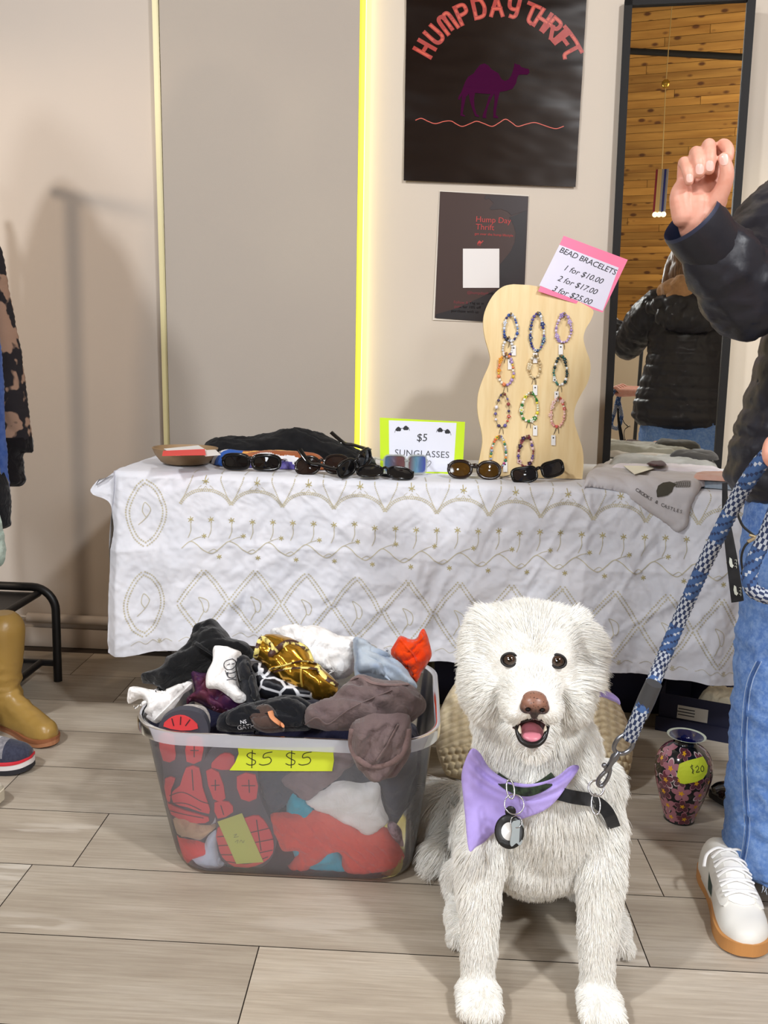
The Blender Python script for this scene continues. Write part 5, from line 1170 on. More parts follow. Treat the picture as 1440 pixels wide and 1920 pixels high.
top('black_leggings', 'black leggings bunched along the front rim with white spots', 'clothing', k4([(405, 470), (470, 430), (540, 400), (600, 392), (700, 365), (770, 372), (820, 400), (845, 440), (830, 500), (800, 530), (600, 535), (420, 535)]), 1.665, k4([(620, 460)])[0], fb('black_spandex', (18, 19, 24)), 0.035, seed=31, ang=-15, wr=0.011)
top('brown_strap_top', 'dark brown rolled top with a peach strap at the front rim', 'clothing', k4([(545, 462), (575, 425), (620, 408), (655, 420), (685, 470), (700, 530), (600, 535), (560, 500)]), 1.640, k4([(620, 470)])[0], fb('brown_rib', (72, 56, 50)), 0.028, seed=32, ang=80, wr=0.004)
o = [x for x in bpy.data.objects if x.name.startswith('brown_strap_top')][0]; ribbon_on(o, k4([(640, 440), (652, 470), (690, 500), (735, 522)]), 0.006, plain('peach_strap', (206, 136, 92), 0.7), 'strap')
tp_m = fb('taupe_jersey', (104, 88, 88), (112, 96, 94))
find_ = lambda n: [x for x in bpy.data.objects if x.name == n][0]
# the taupe top: lies on the heap and hangs over the front rim
to2, m, fr = plane_map(pY(*k4([(1050, 420)])[0], 1.665), HN / np.linalg.norm(HN)); px_ = k4([(790, 455), (815, 415), (870, 390), (920, 372), (985, 312), (1040, 276), (1150, 300), (1260, 312), (1330, 375), (1340, 425), (1300, 470), (1240, 500), (1000, 530), (890, 525), (800, 505)])
V1, F1, nt, P = lump(smooth_curve(to2(px_), 4, True), m, 0.045, back=0.5, wr=0.022, sc=(13, 27), ang=-35, seed=33)
V1 = contain(V1, zmax=0.325); fp = wp0 + WN * 0.075; fp = np.array([fp[0], 1.578, 0.3]); to2, m, fr = plane_map(fp, np.array([0, -1, -0.12]) / np.linalg.norm([0, -1, -0.12]))
px2 = k4([(1000, 505), (1060, 462), (1160, 450), (1255, 452), (1272, 500), (1272, 620), (1240, 690), (1180, 735), (1110, 745), (1050, 712), (1012, 650), (1000, 580)])
V2, F2, nt2, P2 = lump(smooth_curve(to2(px2), 4, True), m, 0.022, back=0.3, wr=0.015, sc=(15, 30), ang=70, seed=34)
g = G(); g.put(V1, F1); g.put(V2, F2)
# bridge across the rim
c_ = np.array([V2[:, 0].mean(), 0, 0]); q = []
for x in np.linspace(c_[0] - 0.045, c_[0] + 0.045, 14):
    for t in np.linspace(0, 1, 12): a = PI * t; q.append((x, 1.592 - 0.020 * math.cos(PI - a) * -1 - 0.0 + 0.004 * math.sin(x * 90), 0.335 + 0.016 * math.sin(a) + 0.003 * math.sin(x * 140)))
q = np.array(q); Fq = grid_faces(12, 14); q2 = q + (0, 0, 0.004); g.put(np.concatenate([q, q2]), Fq + [tuple(i + len(q) for i in f[::-1]) for f in Fq])
o = tag(g.obj('taupe_shirt', [tp_m], sharp=0), 'taupe grey top lying on the heap and hanging over the front rim of the bin', 'clothing', BIN_G)
ribbon_on(o, k4([(1008, 520), (1004, 600), (1040, 660), (1110, 690), (1190, 670), (1245, 610), (1262, 520)]), 0.0055, fb('taupe_band', (112, 92, 90)), 'waistband', 0.003)
ribbon_on(o, k4([(1120, 660), (1160, 600), (1215, 500)]), 0.004, fb('taupe_band', (112, 92, 90)), 'seam', 0.002)
ribbon_on(o, k4([(1003, 300), (1045, 284), (1100, 312), (1180, 322), (1262, 318)]), 0.0045, fb('taupe_band', (112, 92, 90)), 'neckband', 0.002)
ribbon_on(o, k4([(800, 500), (850, 470), (900, 500), (985, 440), (1060, 400), (1190, 345)]), 0.003, fb('taupe_band', (112, 92, 90)), 'seam', 0.001)
ribbon_on(find_('black_hoodie'), k4([(300, 130), (330, 150), (392, 195), (385, 235), (330, 275)]), 0.006, fb('black_fleece', (22, 22, 24)), 'hood_edge', 0.002)
ribbon_on(find_('orange_shorts'), k4([(1225, 115), (1255, 150), (1290, 190), (1300, 215)]), 0.003, fb('vivid_orange', (236, 72, 12), (228, 60, 8)), 'hem', 0.001)
ribbon_on(find_('white_sock_top'), k4([(120, 480), (170, 430), (230, 370), (285, 318)]), 0.004, fb('white_rib', (226, 224, 222)), 'hem', 0.002)
# small prints laid onto the heap
def print_on(o, build, mats, name='print', lift=0.0022):
    pr = PxPrint(); build(pr); bt = tree_of(o); V2 = np.concatenate(pr.V); W3 = []
    for x, y in V2:
        d = Vector(ray(x, y)).normalized(); h, nn, _, _ = bt.ray_cast(Vector(CAM), d); W3.append((np.array(h) if h else pY(x, y, 1.7)) - np.array(d) * lift)
    return add(name, W3, pr.F, mats, o, pr.M, smooth=False)
find = lambda n: [x for x in bpy.data.objects if x.name == n][0]
def cherub(pr):
    for st in ([(470, 205), (440, 215), (432, 235), (445, 252), (470, 250), (486, 232), (484, 215), (470, 205)], [(448, 232), (458, 228)], [(468, 228), (478, 226)], [(438, 258), (450, 285), (475, 290), (490, 275)], [(445, 300), (470, 296), (488, 300)], [(450, 270), (470, 268), (484, 262)]): pr.stroke(k4(st), 1.4)
    pr.poly(k4([(440, 268), (452, 262), (450, 285)]))
print_on(find('printed_white_top'), cherub, [plain('print_charcoal', (60, 60, 66), 0.8)])
def gath(pr):
    pr.text('GATH', *k4([(532, 520)])[0], 12, 0, rot=-8, thick=0.02); pr.text('NS', *k4([(520, 496)])[0], 10, 0, rot=-8, thick=0.02)
print_on(find('black_leggings'), gath, [plain('print_white_ink', (226, 226, 230), 0.8)], 'lettering')
def dots(pr):
    for x, y in ((805, 400), (832, 398), (800, 510), (850, 512), (815, 402)): pr.poly(k4([(x + 7 * math.cos(t), y + 7 * math.sin(t)) for t in np.linspace(0, 2 * PI, 12, endpoint=False)]))
# ============================================================ THINGS UNDER AND BESIDE THE TABLE
navyc = plain('navy_card', (12, 14, 44), 0.75)
a, b = pY(812, 1300, 2.64), pY(1296, 1300, 2.64)
root = thing('cardboard_box', 'large plain navy box standing under the table behind the knitted cushion', 'box', ((a[0] + b[0]) / 2, 2.79, 0))
g = G(); w_ = b[0] - a[0]; g.box(((a[0] + b[0]) / 2, 2.79, 0.19), (w_, 0.30, 0.38), bevel=0.004); g.obj('body', [navyc], root); g = G(); g.box(((a[0] + b[0]) / 2, 2.79, 0.405), (w_ + 0.012, 0.312, 0.05), bevel=0.003); g.obj('lid', [navyc], root)
# knitted cushion
def cushion():
    NUc, NVc = 220, 170; u = np.linspace(-1, 1, NUc); v = np.linspace(-1, 1, NVc); Ug, Vg = np.meshgrid(u, v); Ug, Vg = Ug.ravel(), Vg.ravel()
    hx, hy, T = 0.268, 0.150, 0.066
    sq = lambda a, b: a * np.sqrt(1 - 0.30 * b ** 2)            # rounded outline
    X = sq(Ug, Vg) * hx * (1 - 0.10 * (Vg + 1) / 2 * 1.3); Y = sq(Vg, Ug) * hy
    prof = (np.clip(1 - Ug ** 4, 0, 1) * np.clip(1 - Vg ** 4, 0, 1)) ** 0.5; H = T * prof
    zig = 0.026 * (np.abs(((X / 0.085) % 2) - 1)); ph = (Y - zig) / 0.0165
    chev = 0.011 * np.abs(np.sin(PI * ph)) ** 0.7 * (0.8 + 0.2 * np.sin(X * 260)); 
    bx, by = X / 0.0165, Y / 0.0165; row = np.floor(by); bx = bx + 0.5 * (row % 2); bob = 0.019 * np.sqrt(np.clip(1 - ((bx % 1 - 0.5) ** 2 + (by % 1 - 0.5) ** 2) / 0.25, 0, 1)) * (0.75 + 0.35 * pn(np.c_[X * 60, Y * 60]))
    m = 1 / (1 + np.exp((Y + 0.066) / 0.004)); H = H + prof ** 0.5 * (chev * (1 - m) + bob * m)
    P1 = np.c_[X, Y, H]; P2 = np.c_[X, Y, -T * prof]
    F = grid_faces(NUc, NVc); n = len(P1); V = np.concatenate([P1, P2]); F = F + [tuple(i + n for i in f[::-1]) for f in F]
    return V, F
V, F = cushion(); cc = pY(998, 1392, 2.17); nn = np.array([0.02, -0.78, 0.62]); nn /= np.linalg.norm(nn); exx = np.array([1, 0.02, 0]); exx -= nn * exx.dot(nn); exx /= np.linalg.norm(exx); eyy = np.cross(nn, exx)
W3 = cc + V[:, :1] * exx + V[:, 1:2] * eyy + V[:, 2:] * nn; W3[:, 2] -= min(0, W3[:, 2].min()) - 0.0
knit = fabric('cream_wool', (222, 206, 172), (206, 188, 152), 60, 0.95, 700, 0.6, 0.3)
tag(add('cushion', W3, F, knit, sharp=0), 'cream knitted cushion with chevron ribs and bobbles behind the dog', 'cushion')
# flowered vase
vb = pZ(1268, 1541, 0.0); vb = np.array([vb[0], 2.0, 0.0]); vb[0] = pY(1271, 1541, 1.99)[0]; vb[1] = 1.985
ztop = pY(1277, 1378, 1.985)[2]; VS = 1.98 / F_PX
prof = [(0.0, 0.0), (27.5 * VS, 0.0), (29 * VS, 0.004), (33 * VS, 0.10 * ztop), (44 * VS, 0.30 * ztop), (52.5 * VS, 0.50 * ztop), (54.5 * VS, 0.62 * ztop), (51 * VS, 0.74 * ztop), (40 * VS, 0.84 * ztop), (25 * VS, 0.895 * ztop), (20.5 * VS, 0.925 * ztop), (23 * VS, 0.96 * ztop), (35.5 * VS, 0.998 * ztop), (36.5 * VS, ztop), (34.5 * VS, ztop), (24 * VS, 0.965 * ztop), (17 * VS, 0.93 * ztop), (15 * VS, 0.86 * ztop), (0.0, 0.80 * ztop)]
pr_s = smooth_curve(np.array(prof), 4); pr_s[:, 0] = np.maximum(pr_s[:, 0], 0)
NL = 72; V, F = lathe_vf([tuple(p) for p in pr_s], NL); V = V + vb
k_in = len(pr_s); mi = []
for i in range(k_in - 1): mi += [(1 if (pr_s[i][1] > 0.995 * ztop) else (2 if i > 13 * 4 - 2 else 0))] * NL
mi += [0, 2]
glaze = lambda n, c: plain(n, c, 0.12, 0, 0.5, coat=0.6)
root = thing('flower_vase', 'dark glazed vase painted with mauve blossoms standing on the floor right of the dog', 'vase', vb)
body = add('body', V, F, [glaze('vase_dark', (20, 24, 30)), glaze('vase_rim', (196, 206, 186)), glaze('vase_inside', (14, 16, 70))], root, mi)
half = np.array(prof[1:11]); rz = lambda z: np.interp(z, pr_s[:28 + 16, 1][:44], pr_s[:44, 0])
zz_, rr_ = [], []
for p in pr_s[4:44]:
    if not zz_ or p[1] > zz_[-1]: zz_.append(p[1]); rr_.append(p[0])
rz = lambda z: np.interp(z, zz_, rr_)
g = G(); rngv = random.Random(5)
def vpt(a, z, lift): r = rz(z) + lift; return np.c_[vb[0] + r * np.cos(a), vb[1] + r * np.sin(a), z]
def disc(a0, z0, rx, rz_, rot, lift, m):
    t = np.linspace(0, 2 * PI, 14, endpoint=False); pts = [(0, 0)]; F = []
    for q in (0.5, 1.0):
        pts += [(q * rx * math.cos(x), q * rz_ * math.sin(x)) for x in t]
    pts = np.array(pts); c, s = math.cos(rot), math.sin(rot); P2 = pts @ np.array([[c, s], [-s, c]]); R0 = rz(z0)
    V = vpt(a0 + P2[:, 0] / R0, np.clip(z0 + P2[:, 1], 0.004, 0.9 * ztop), lift); V[:, :] = V; n = 14
    F += [(0, 1 + i, 1 + (i + 1) % n) for i in range(n)] + [(1 + i, 1 + n + i, 1 + n + (i + 1) % n, 1 + (i + 1) % n) for i in range(n)]; g.put(V, F, m)
rows_ = [(0.10, 8), (0.26, 9), (0.42, 10), (0.58, 11), (0.73, 11), (0.83, 8)]
lift0 = 0.0003
for ri, (fz, n) in enumerate(rows_):
    for k in range(n):
        a0 = 2 * PI * (k + 0.5 * (ri % 2)) / n + rngv.uniform(-0.12, 0.12); z0 = fz * ztop + rngv.uniform(-0.008, 0.008); tint = rngv.choice((1, 2, 3)); R = rngv.uniform(0.017, 0.021) * (0.8 if fz > 0.8 else 1); ph = rngv.uniform(0, 6); lift0 += 0.000004
        for q in range(5):
            an = ph + q * 1.2566; da, dz = R * 0.62 * math.cos(an), R * 0.62 * math.sin(an); rr2 = rz(z0)
            disc(a0 + da / rr2, z0 + dz, R * 0.50, R * 0.36, an, lift0, 4 if rngv.random() < 0.22 else 2); disc(a0 + da * 0.85 / rr2, z0 + dz * 0.85, R * 0.44, R * 0.31, an, lift0 + 0.0002, tint)
        if rngv.random() < 0.6:
            for q in range(5): disc(a0 + R * 0.16 * math.cos(q * 1.26) / rz(z0), z0 + R * 0.16 * math.sin(q * 1.26), R * 0.17, R * 0.08, q * 1.26, lift0 + 0.0005, 5)
g.obj('painted_blossoms', [glaze('vase_dark', (20, 24, 30)), glaze('petal_mauve', (112, 54, 70)), glaze('petal_pink', (176, 116, 130)), glaze('petal_plum', (96, 52, 66)), glaze('petal_pale', (226, 206, 208)), glaze('stamen_yellow', (236, 176, 36))], root)
def vase_px(px, lift):
    bt = tree_of(body); R = []
    for x, y in px:
        d = Vector(ray(x, y)).normalized(); h, n_, _, _ = bt.ray_cast(Vector(CAM), d); R.append((np.array(h) + np.array(n_) * lift) if h else pY(x, y, 1.95))
    return np.array(R)
k5 = lambda L: [(1180 + x / 3.2, 1220 + y / 3.2) for x, y in L]
V2, F2 = dense(*(lambda q: (np.array(q), [tuple(range(len(q)))]))(k5([(300, 680), (350, 660), (400, 648), (438, 636), (452, 660), (466, 690), (462, 730), (440, 765), (400, 785), (330, 798), (305, 792), (300, 770), (286, 750), (300, 715)])), 3)
add('price_tape', vase_px(V2, 0.0022), F2, tape, root, smooth=False)
marks_ = ([(378, 690), (366, 696), (372, 708), (384, 716), (374, 730)], [(372, 684), (380, 736)], [(394, 702), (404, 692), (412, 704), (398, 728), (416, 724)], [(432, 690), (424, 704), (428, 722), (440, 718), (440, 698), (432, 690)])
pr = PxPrint()
for st in marks_: pr.stroke(k5(st), 1.0)
pr.obj('price_writing', lambda V: vase_px(V, 0.003), [marker], root)
# open shoe box behind the vase
c0 = pZ(1370, 1399, 0.0); yaw = -22; Rb = rotm('Z', yaw); ob = np.array([c0[0] + 0.02, c0[1] + 0.015, 0.0]) 
def bxy(x, y, z): return ob + Rb @ np.array([x, y, z])
root = thing('shoe_box', 'open navy shoe box with a white label under the table behind the vase', 'box', ob); g = G()
LX, LY, HZ = 0.34, 0.22, 0.115
def bx(c, s, m=0): g.box(bxy(*c), s, m, rot=Rb)
bx((-LX / 2 + 0.12, LY / 2, 0.004), (LX, LY, 0.004)); bx((-LX / 2 + 0.12, 0.002, HZ / 2), (LX, 0.003, HZ)); bx((-LX / 2 + 0.12, LY - 0.002, HZ / 2), (LX, 0.003, HZ)); bx((-LX + 0.122, LY / 2, HZ / 2), (0.003, LY, HZ)); bx((0.118, LY / 2, HZ / 2), (0.003, LY, HZ)); g.obj('body', [navyc], root, smooth=False)
g = G(); bx((-LX / 2 + 0.12, -0.004, 0.022), (LX + 0.012, 0.004, 0.044)); g.obj('lid', [navyc], root, smooth=False)
g = G(); l0 = bxy(-0.160, -0.0005, 0.058); bx((-0.125, -0.0008, 0.068), (0.085, 0.001, 0.040)); lb = g.obj('label', [plain('box_label', (186, 182, 172), 0.7)], root, smooth=False)
g = G(); [bx((-0.150 + 0.022 * (i % 2), -0.0015, 0.078 - 0.009 * (i // 2)), ((0.03, 0.018, 0.036, 0.02)[i % 4], 0.0006, 0.003)) for i in range(6)]; g.obj('label_print', [ink], lb, smooth=False)
cr_ = fb('cream_tissue', (206, 196, 172)); q = np.array([bxy(x, y, 0)[:2] for x, y in [(-0.12, 0.03), (0.0, 0.03), (0.03, 0.12), (-0.10, 0.15)]])
heap('tissue_paper', 'crumpled cream tissue paper in the open navy shoe box', 'paper', q, 0.03, 0.10, [cr_], wr=0.012, sc=(14, 22), seed=3, rnd=0.06)
g = G(); P = smooth_curve([bxy(-0.005, 0.05, 0.06), bxy(0.0, 0.048, 0.14), bxy(0.02, 0.05, 0.185), bxy(0.045, 0.06, 0.19), bxy(0.06, 0.075, 0.15), bxy(0.066, 0.085, 0.06)], 8); g.tube(P, 0.010, 10, flat=0.35); tag(g.obj('bag_handle', [plain('orange_strap', (228, 70, 24), 0.5)]), 'orange strap arching out of the open navy shoe box', 'strap')
g = G(); g.box((1.06, 2.86, 0.17), (0.36, 0.14, 0.34), bevel=0.004); g.obj('body', [plain('brown_card', (128, 98, 62), 0.8)], (lambda r: r)(thing('cardboard_box', 'brown cardboard box at the back under the right end of the table', 'box', (1.06, 2.86, 0))))
# --- shoes: lofted bodies
def loft(sec, n=28, flatten=0.75):
    """sections (s, centre, halfwidth, z0, height, power) along +x; returns V, F in shoe space"""
    S = np.array(sec, float); t = np.linspace(0, len(S) - 1, (len(S) - 1) * 5 + 1); D = smooth_curve(S, 5); V = []
    for s, c, w, z0, h in D[:, :5]:
        for k in range(n):
            a = 2 * PI * k / n; x, z = math.cos(a), math.sin(a)
            yy = c + w * math.copysign(abs(x) ** 0.8, x); zz = z0 + (h * abs(z) ** 0.85 if z > 0 else -0.003 * abs(z)); V.append((s, yy, zz))
    m = len(D); F = grid_faces(n, m, True); F.append(tuple(range(n))[::-1]); F.append(tuple(range((m - 1) * n, m * n))); return np.array(V), [tuple(f) for f in F]
SOLE = [(0.0, 0.0, 0.012), (0.012, 0.0, 0.026), (0.05, 0.0, 0.031), (0.10, 0.002, 0.029), (0.15, 0.004, 0.034), (0.20, 0.004, 0.042), (0.235, 0.002, 0.042), (0.265, -0.002, 0.034), (0.283, -0.004, 0.018), (0.288, -0.004, 0.006)]
def place(V, loc, rz, sc=1.0): a = math.radians(rz); R = np.array([[math.cos(a), -math.sin(a), 0], [math.sin(a), math.cos(a), 0], [0, 0, 1]]); return (np.asarray(V) * sc) @ R.T + np.asarray(loc, float)
def sole_vf(z0, z1, grow=0.0, spring=0.012):
    D = smooth_curve(np.array(SOLE), 4); L = [(s, c - w - grow) for s, c, w in D] + [(s, c + w + grow) for s, c, w in D[::-1]]; V, F = slab_vf(L, z1 - z0)
    V = V + (0, 0, z0); V[:, 2] += spring * np.clip((V[:, 0] - 0.21) / 0.075, 0, 1) ** 2; return V, F
patent = plain('black_patent', (12, 10, 10), 0.08, 0, 0.6, coat=0.8)
tp_ = pZ(1333, 1506, 0.0); root = thing('dress_shoe', 'glossy black shoe on the floor, half hidden by the blue jeans', 'shoe', tp_)
loc = tp_ + np.array([0.285, -0.01, 0]); rz_ = 176
V, F = sole_vf(0.0, 0.012, -0.002); add('sole', place(V, loc, rz_), F, plain('shoe_sole_black', (16, 14, 13), 0.5), root, smooth=False)
V, F = loft([(0.004, 0, 0.020, 0.012, 0.05), (0.03, 0, 0.029, 0.012, 0.062), (0.08, 0, 0.028, 0.012, 0.058), (0.13, 0.002, 0.031, 0.012, 0.056), (0.18, 0.004, 0.038, 0.012, 0.050), (0.23, 0.002, 0.040, 0.012, 0.043), (0.265, -0.002, 0.031, 0.016, 0.032), (0.284, -0.004, 0.012, 0.02, 0.016)]); add('upper', place(V, loc, rz_), F, patent, root)
# mustard boot
mus = NT('mustard_leather'); mus.b.inputs['Base Color'].default_value = lin((166, 132, 68)); mus.b.inputs['Roughness'].default_value = 0.35; mus.bump(mus.noise(mus.coords('Object', (1, 1, 1)), 24, 4), 0.35, 0.004)
tp_ = pZ(101, 1400, 0.0); loc = tp_ + np.array([-0.283 * math.cos(math.radians(32)), 0.283 * math.sin(math.radians(32)), 0]); root = thing('ankle_boot', 'tall mustard yellow leather boot on the floor below the hanging clothes', 'boot', loc + (0.1, 0, 0))
V, F = sole_vf(0.012, 0.020, 0.002, 0.008); g = G(); g.put(place(V, loc, -32), F); V, F = sole_vf(0.0, 0.012, 0.0, 0.008); g.put(place(V, loc, -32), F, 1); g.obj('sole', [plain('boot_welt', (150, 92, 58), 0.6), plain('boot_sole', (176, 120, 84), 0.7)], root, smooth=False)
parts = []; Vf, Ff = loft([(0.004, 0, 0.022, 0.018, 0.07), (0.03, 0, 0.031, 0.018, 0.10), (0.08, 0, 0.033, 0.018, 0.11), (0.13, 0.002, 0.033, 0.018, 0.085), (0.18, 0.004, 0.038, 0.018, 0.062), (0.23, 0.002, 0.040, 0.018, 0.050), (0.262, -0.002, 0.033, 0.022, 0.042), (0.285, -0.004, 0.016, 0.026, 0.026)]); parts.append((Vf, Ff)); zt = 0.335
limbs(parts, [(0.062, 0, 0.07), (0.058, 0, 0.14), (0.062, 0, 0.22), (0.066, 0, zt - 0.05)], [0.047, 0.047, 0.056, 0.060], 24); V, F = fuse(parts, 0.006, 5); V[:, 2] = np.clip(V[:, 2], 0.018, zt); N = vnormals(V, F); V += N * (0.0045 * folds(V * (12, 12, 30), 4) * np.exp(-((V[:, 2] - 0.12) / 0.06) ** 2))[:, None]
add('upper', place(V, loc, -32), F, mus.m, root, sharp=0)
# navy, grey and red running shoe
tp_ = pZ(60, 1446, 0.0); loc = tp_ + np.array([-0.285, 0.0, 0]); root = thing('running_shoe', 'grey and navy running shoe with a red line, toe pointing right beside the boot', 'shoe', loc + (0.14, 0, 0))
V, F = sole_vf(0.0, 0.012, 0.002); add('sole', place(V, loc, 2), F, plain('outsole_dark', (36, 36, 42), 0.7), root, smooth=False); V, F = sole_vf(0.012, 0.030, 0.001); ms = add('midsole', place(V, loc, 2), F, plain('midsole_white', (226, 220, 218), 0.6), root, smooth=False); V, F = sole_vf(0.026, 0.031, 0.0022); add('red_line', place(V, loc, 2), F, plain('line_red', (206, 44, 56), 0.5), ms, smooth=False)
V, F = loft([(0.004, 0, 0.022, 0.030, 0.06), (0.03, 0, 0.030, 0.030, 0.078), (0.08, 0, 0.030, 0.030, 0.078), (0.13, 0.002, 0.031, 0.030, 0.070), (0.18, 0.004, 0.038, 0.030, 0.056), (0.23, 0.002, 0.040, 0.032, 0.042), (0.262, -0.002, 0.032, 0.038, 0.030), (0.282, -0.004, 0.016, 0.042, 0.016)])
mi = [1 if (V[list(f)].mean(0)[0] > 0.225 or V[list(f)].mean(0)[2] < 0.046) else (2 if 0.185 < V[list(f)].mean(0)[0] < 0.205 else 0) for f in F]; add('upper', place(V, loc, 2), F, [fabric('grey_mesh', (150, 146, 150), (120, 118, 124), 140), fabric('navy_mesh', (52, 54, 70), (62, 64, 80), 140), plain('light_overlay', (206, 204, 208), 0.6)], root, mi)
tp_ = pZ(12, 1502, 0.0); loc = tp_ + np.array([-0.285, 0.0, 0]); root = thing('canvas_shoe', 'off white shoe toe at the left edge, nearest of the floor shoes there', 'shoe', loc + (0.14, 0, 0))
V, F = sole_vf(0.0, 0.026, 0.002); add('sole', place(V, loc, -4), F, plain('cream_rubber', (206, 196, 176), 0.7), root, smooth=False); V, F = loft([(0.004, 0, 0.022, 0.024, 0.05), (0.03, 0, 0.030, 0.024, 0.07), (0.08, 0, 0.030, 0.024, 0.075), (0.13, 0.002, 0.031, 0.024, 0.065), (0.18, 0.004, 0.038, 0.024, 0.05), (0.23, 0.002, 0.040, 0.026, 0.038), (0.262, -0.002, 0.032, 0.032, 0.026), (0.282, -0.004, 0.016, 0.036, 0.012)]); add('upper', place(V, loc, -4), F, fabric('cream_canvas', (216, 208, 190), (206, 198, 180), 90), root)
# --- clothes rack
RY = 2.70; leg0 = pZ(107, 1278, 0.0); leg0 = np.array([leg0[0], RY, 0.0]); zu = pY(50, 1100, RY)[2]; zl = pY(50, 1241, RY)[2]; XL = leg0[0] - 0.62; RR_ = 0.0135
root = thing('clothes_rack', 'black tubular clothes rack with two low shelves at the left edge', 'clothes rack', (leg0[0] - 0.3, RY - 0.6, 0)); bk = plain('black_powder_coat', (16, 15, 16), 0.45)
for Y in (RY, RY - 1.25):
    g = G(); P = [(leg0[0], Y, 0.0), (leg0[0], Y, zu - 0.075)] + [(leg0[0] - 0.075 * (1 - math.cos(t)), Y, zu - 0.075 + 0.075 * math.sin(t)) for t in np.linspace(0.15, PI / 2, 8)] + [(XL + 0.075 * (1 - math.sin(t)), Y, zu - 0.075 + 0.075 * math.cos(t)) for t in np.linspace(0, PI / 2 - 0.15, 8)] + [(XL, Y, zu - 0.075), (XL, Y, 0.0)]
    g.tube(P, RR_, 14); g.tube([(leg0[0], Y, zl), (XL, Y, zl)], RR_ * 0.8, 12); g.obj('end_frame', [bk], root)
    g = G(); g.tube([(leg0[0] - 0.30, Y, zu), (leg0[0] - 0.30, Y, 1.62)], RR_ * 1.15, 14); g.obj('post', [bk], root)
for z in (zu - 0.02, zl):
    g = G(); xs0, xs1 = leg0[0] - 0.055, XL + 0.055
    for x in (xs0, xs1): g.tube([(x, RY, z), (x, RY - 1.25, z)], RR_ * 0.85, 12)
    g.box(((xs0 + xs1) / 2, RY - 0.625, z), (xs0 - xs1, 1.25, 0.004)); g.obj('shelf', [bk], root)
g = G(); g.tube([(leg0[0] - 0.30, RY + 0.06, 1.62), (leg0[0] - 0.30, RY - 1.31, 1.62)], RR_, 14); g.obj('rail', [bk], root)
# clothes hanging on it
flo = NT('floral_knit'); v = flo.coords('Object', (1, 1, 0.8)); n1 = flo.noise(v, 22, 2, 0.45); flo.link(flo.ramp(n1, [(0.49, lin((30, 25, 30))), (0.53, lin((160, 128, 108)))]), flo.b.inputs['Base Color']); flo.b.inputs['Roughness'].default_value = 0.9; flo.bump(flo.noise(v, 500, 2), 0.3, 0.001)
bkn = fb('black_knit', (22, 19, 22))
HG = 'clothes hanging on the black rack'
def hang(name, label, cat, px, Y, mats, thick, mi=None, **k):
    to2, m, fr = plane_map(pY(0, 700, Y), (0, -1, 0)); V, F, nt, P = lump(smooth_curve(to2(px), 4, True), m, thick, back=1.0, wr=0.008, sc=(14, 4), rnd=0.05, res=0.008, **k)
    C = [V[list(f)].mean(0) for f in F]; return tag(add(name, V, F, mats, None, [mi(c) for c in C] if mi else None, sharp=0), label, cat, HG)
zpat = pY(50, 830, 2.46)[2]
hang('patterned_cardigan', 'black cardigan with a beige floral sleeve, nearest the wall on the rack', 'clothing', [(-150, 60), (-60, 120), (-30, 300), (-8, 430), (4, 470), (12, 520), (24, 590), (35, 640), (46, 710), (55, 790), (62, 846), (44, 851), (44, 880), (48, 905), (30, 913), (10, 912), (-40, 910), (-190, 900), (-210, 300)], 2.46, [flo.m, bkn], 0.045, lambda c: 0 if (c[2] > zpat + 0.015 and c[0] > pY(22 - max(0, (840 - 500)) * 0.0, 700, 2.46)[0] - 0.05 - 0.10 * (c[2] - zpat)) else 1, seed=41)
hang('denim_jacket', 'blue denim jacket hanging before the patterned cardigan', 'clothing', [(-170, 60), (-60, 140), (-20, 420), (0, 640), (6, 700), (10, 800), (17, 900), (20, 955), (0, 965), (-60, 970), (-200, 960), (-220, 400)], 2.32, [fabric('rack_denim', (56, 84, 150), (74, 100, 164), 60)], 0.035, seed=42)
hang('padded_jacket', 'black padded jacket at the left edge, its hem below the denim jacket', 'clothing', [(-190, 70), (-80, 160), (-40, 500), (-4, 860), (8, 885), (20, 930), (20, 975), (12, 990), (-60, 1000), (-240, 990), (-250, 400)], 2.20, [fb('black_nylon', (20, 20, 24), rough=0.5)], 0.04, seed=43)
hang('pale_green_dress', 'pale grey green dress hem below the black padded jacket', 'clothing', [(-200, 90), (-90, 160), (-40, 500), (-10, 900), (6, 990), (12, 1030), (8, 1052), (-2, 1064), (-60, 1070), (-240, 1060), (-250, 400)], 2.08, [fb('pale_green', (176, 188, 176), (140, 156, 146))], 0.02, seed=44)
# ============================================================ DOG
dog = thing('dog', 'large fluffy white dog sitting on the floor, mouth open, lavender bandana round its neck', 'dog', (0.24, 1.45, 0))
pt = lambda x, y, Y: pY(x, y, Y)
D_ = []
hc = np.array([0.204, 1.440, 0.575])                               # skull centre
ell(D_, hc, (0.084, 0.088, 0.076)); ell(D_, hc + (0, 0.01, 0.030), (0.084, 0.075, 0.046)); ell(D_, hc + (0, -0.030, 0.022), (0.066, 0.055, 0.048))
nose = pt(1003, 1322, 1.283)
ell(D_, (nose + hc + (0, -0.02, -0.025)) / 2 + (0, 0.012, 0.004), (0.046, 0.078, 0.038), rotm('X', 14)); ell(D_, nose + (0, 0.035, -0.004), (0.040, 0.038, 0.028))   # muzzle
for s in (-1, 1): ell(D_, nose + (s * 0.024, 0.040, -0.016), (0.024, 0.038, 0.022)); ell(D_, hc + (s * 0.064, -0.022, -0.052), (0.042, 0.055, 0.058))
chin = pt(1000, 1398, 1.322); ell(D_, chin + (0, 0.030, 0.004), (0.026, 0.050, 0.016), rotm('X', 16)); ell(D_, chin + (0, 0.065, 0.012), (0.044, 0.045, 0.030))
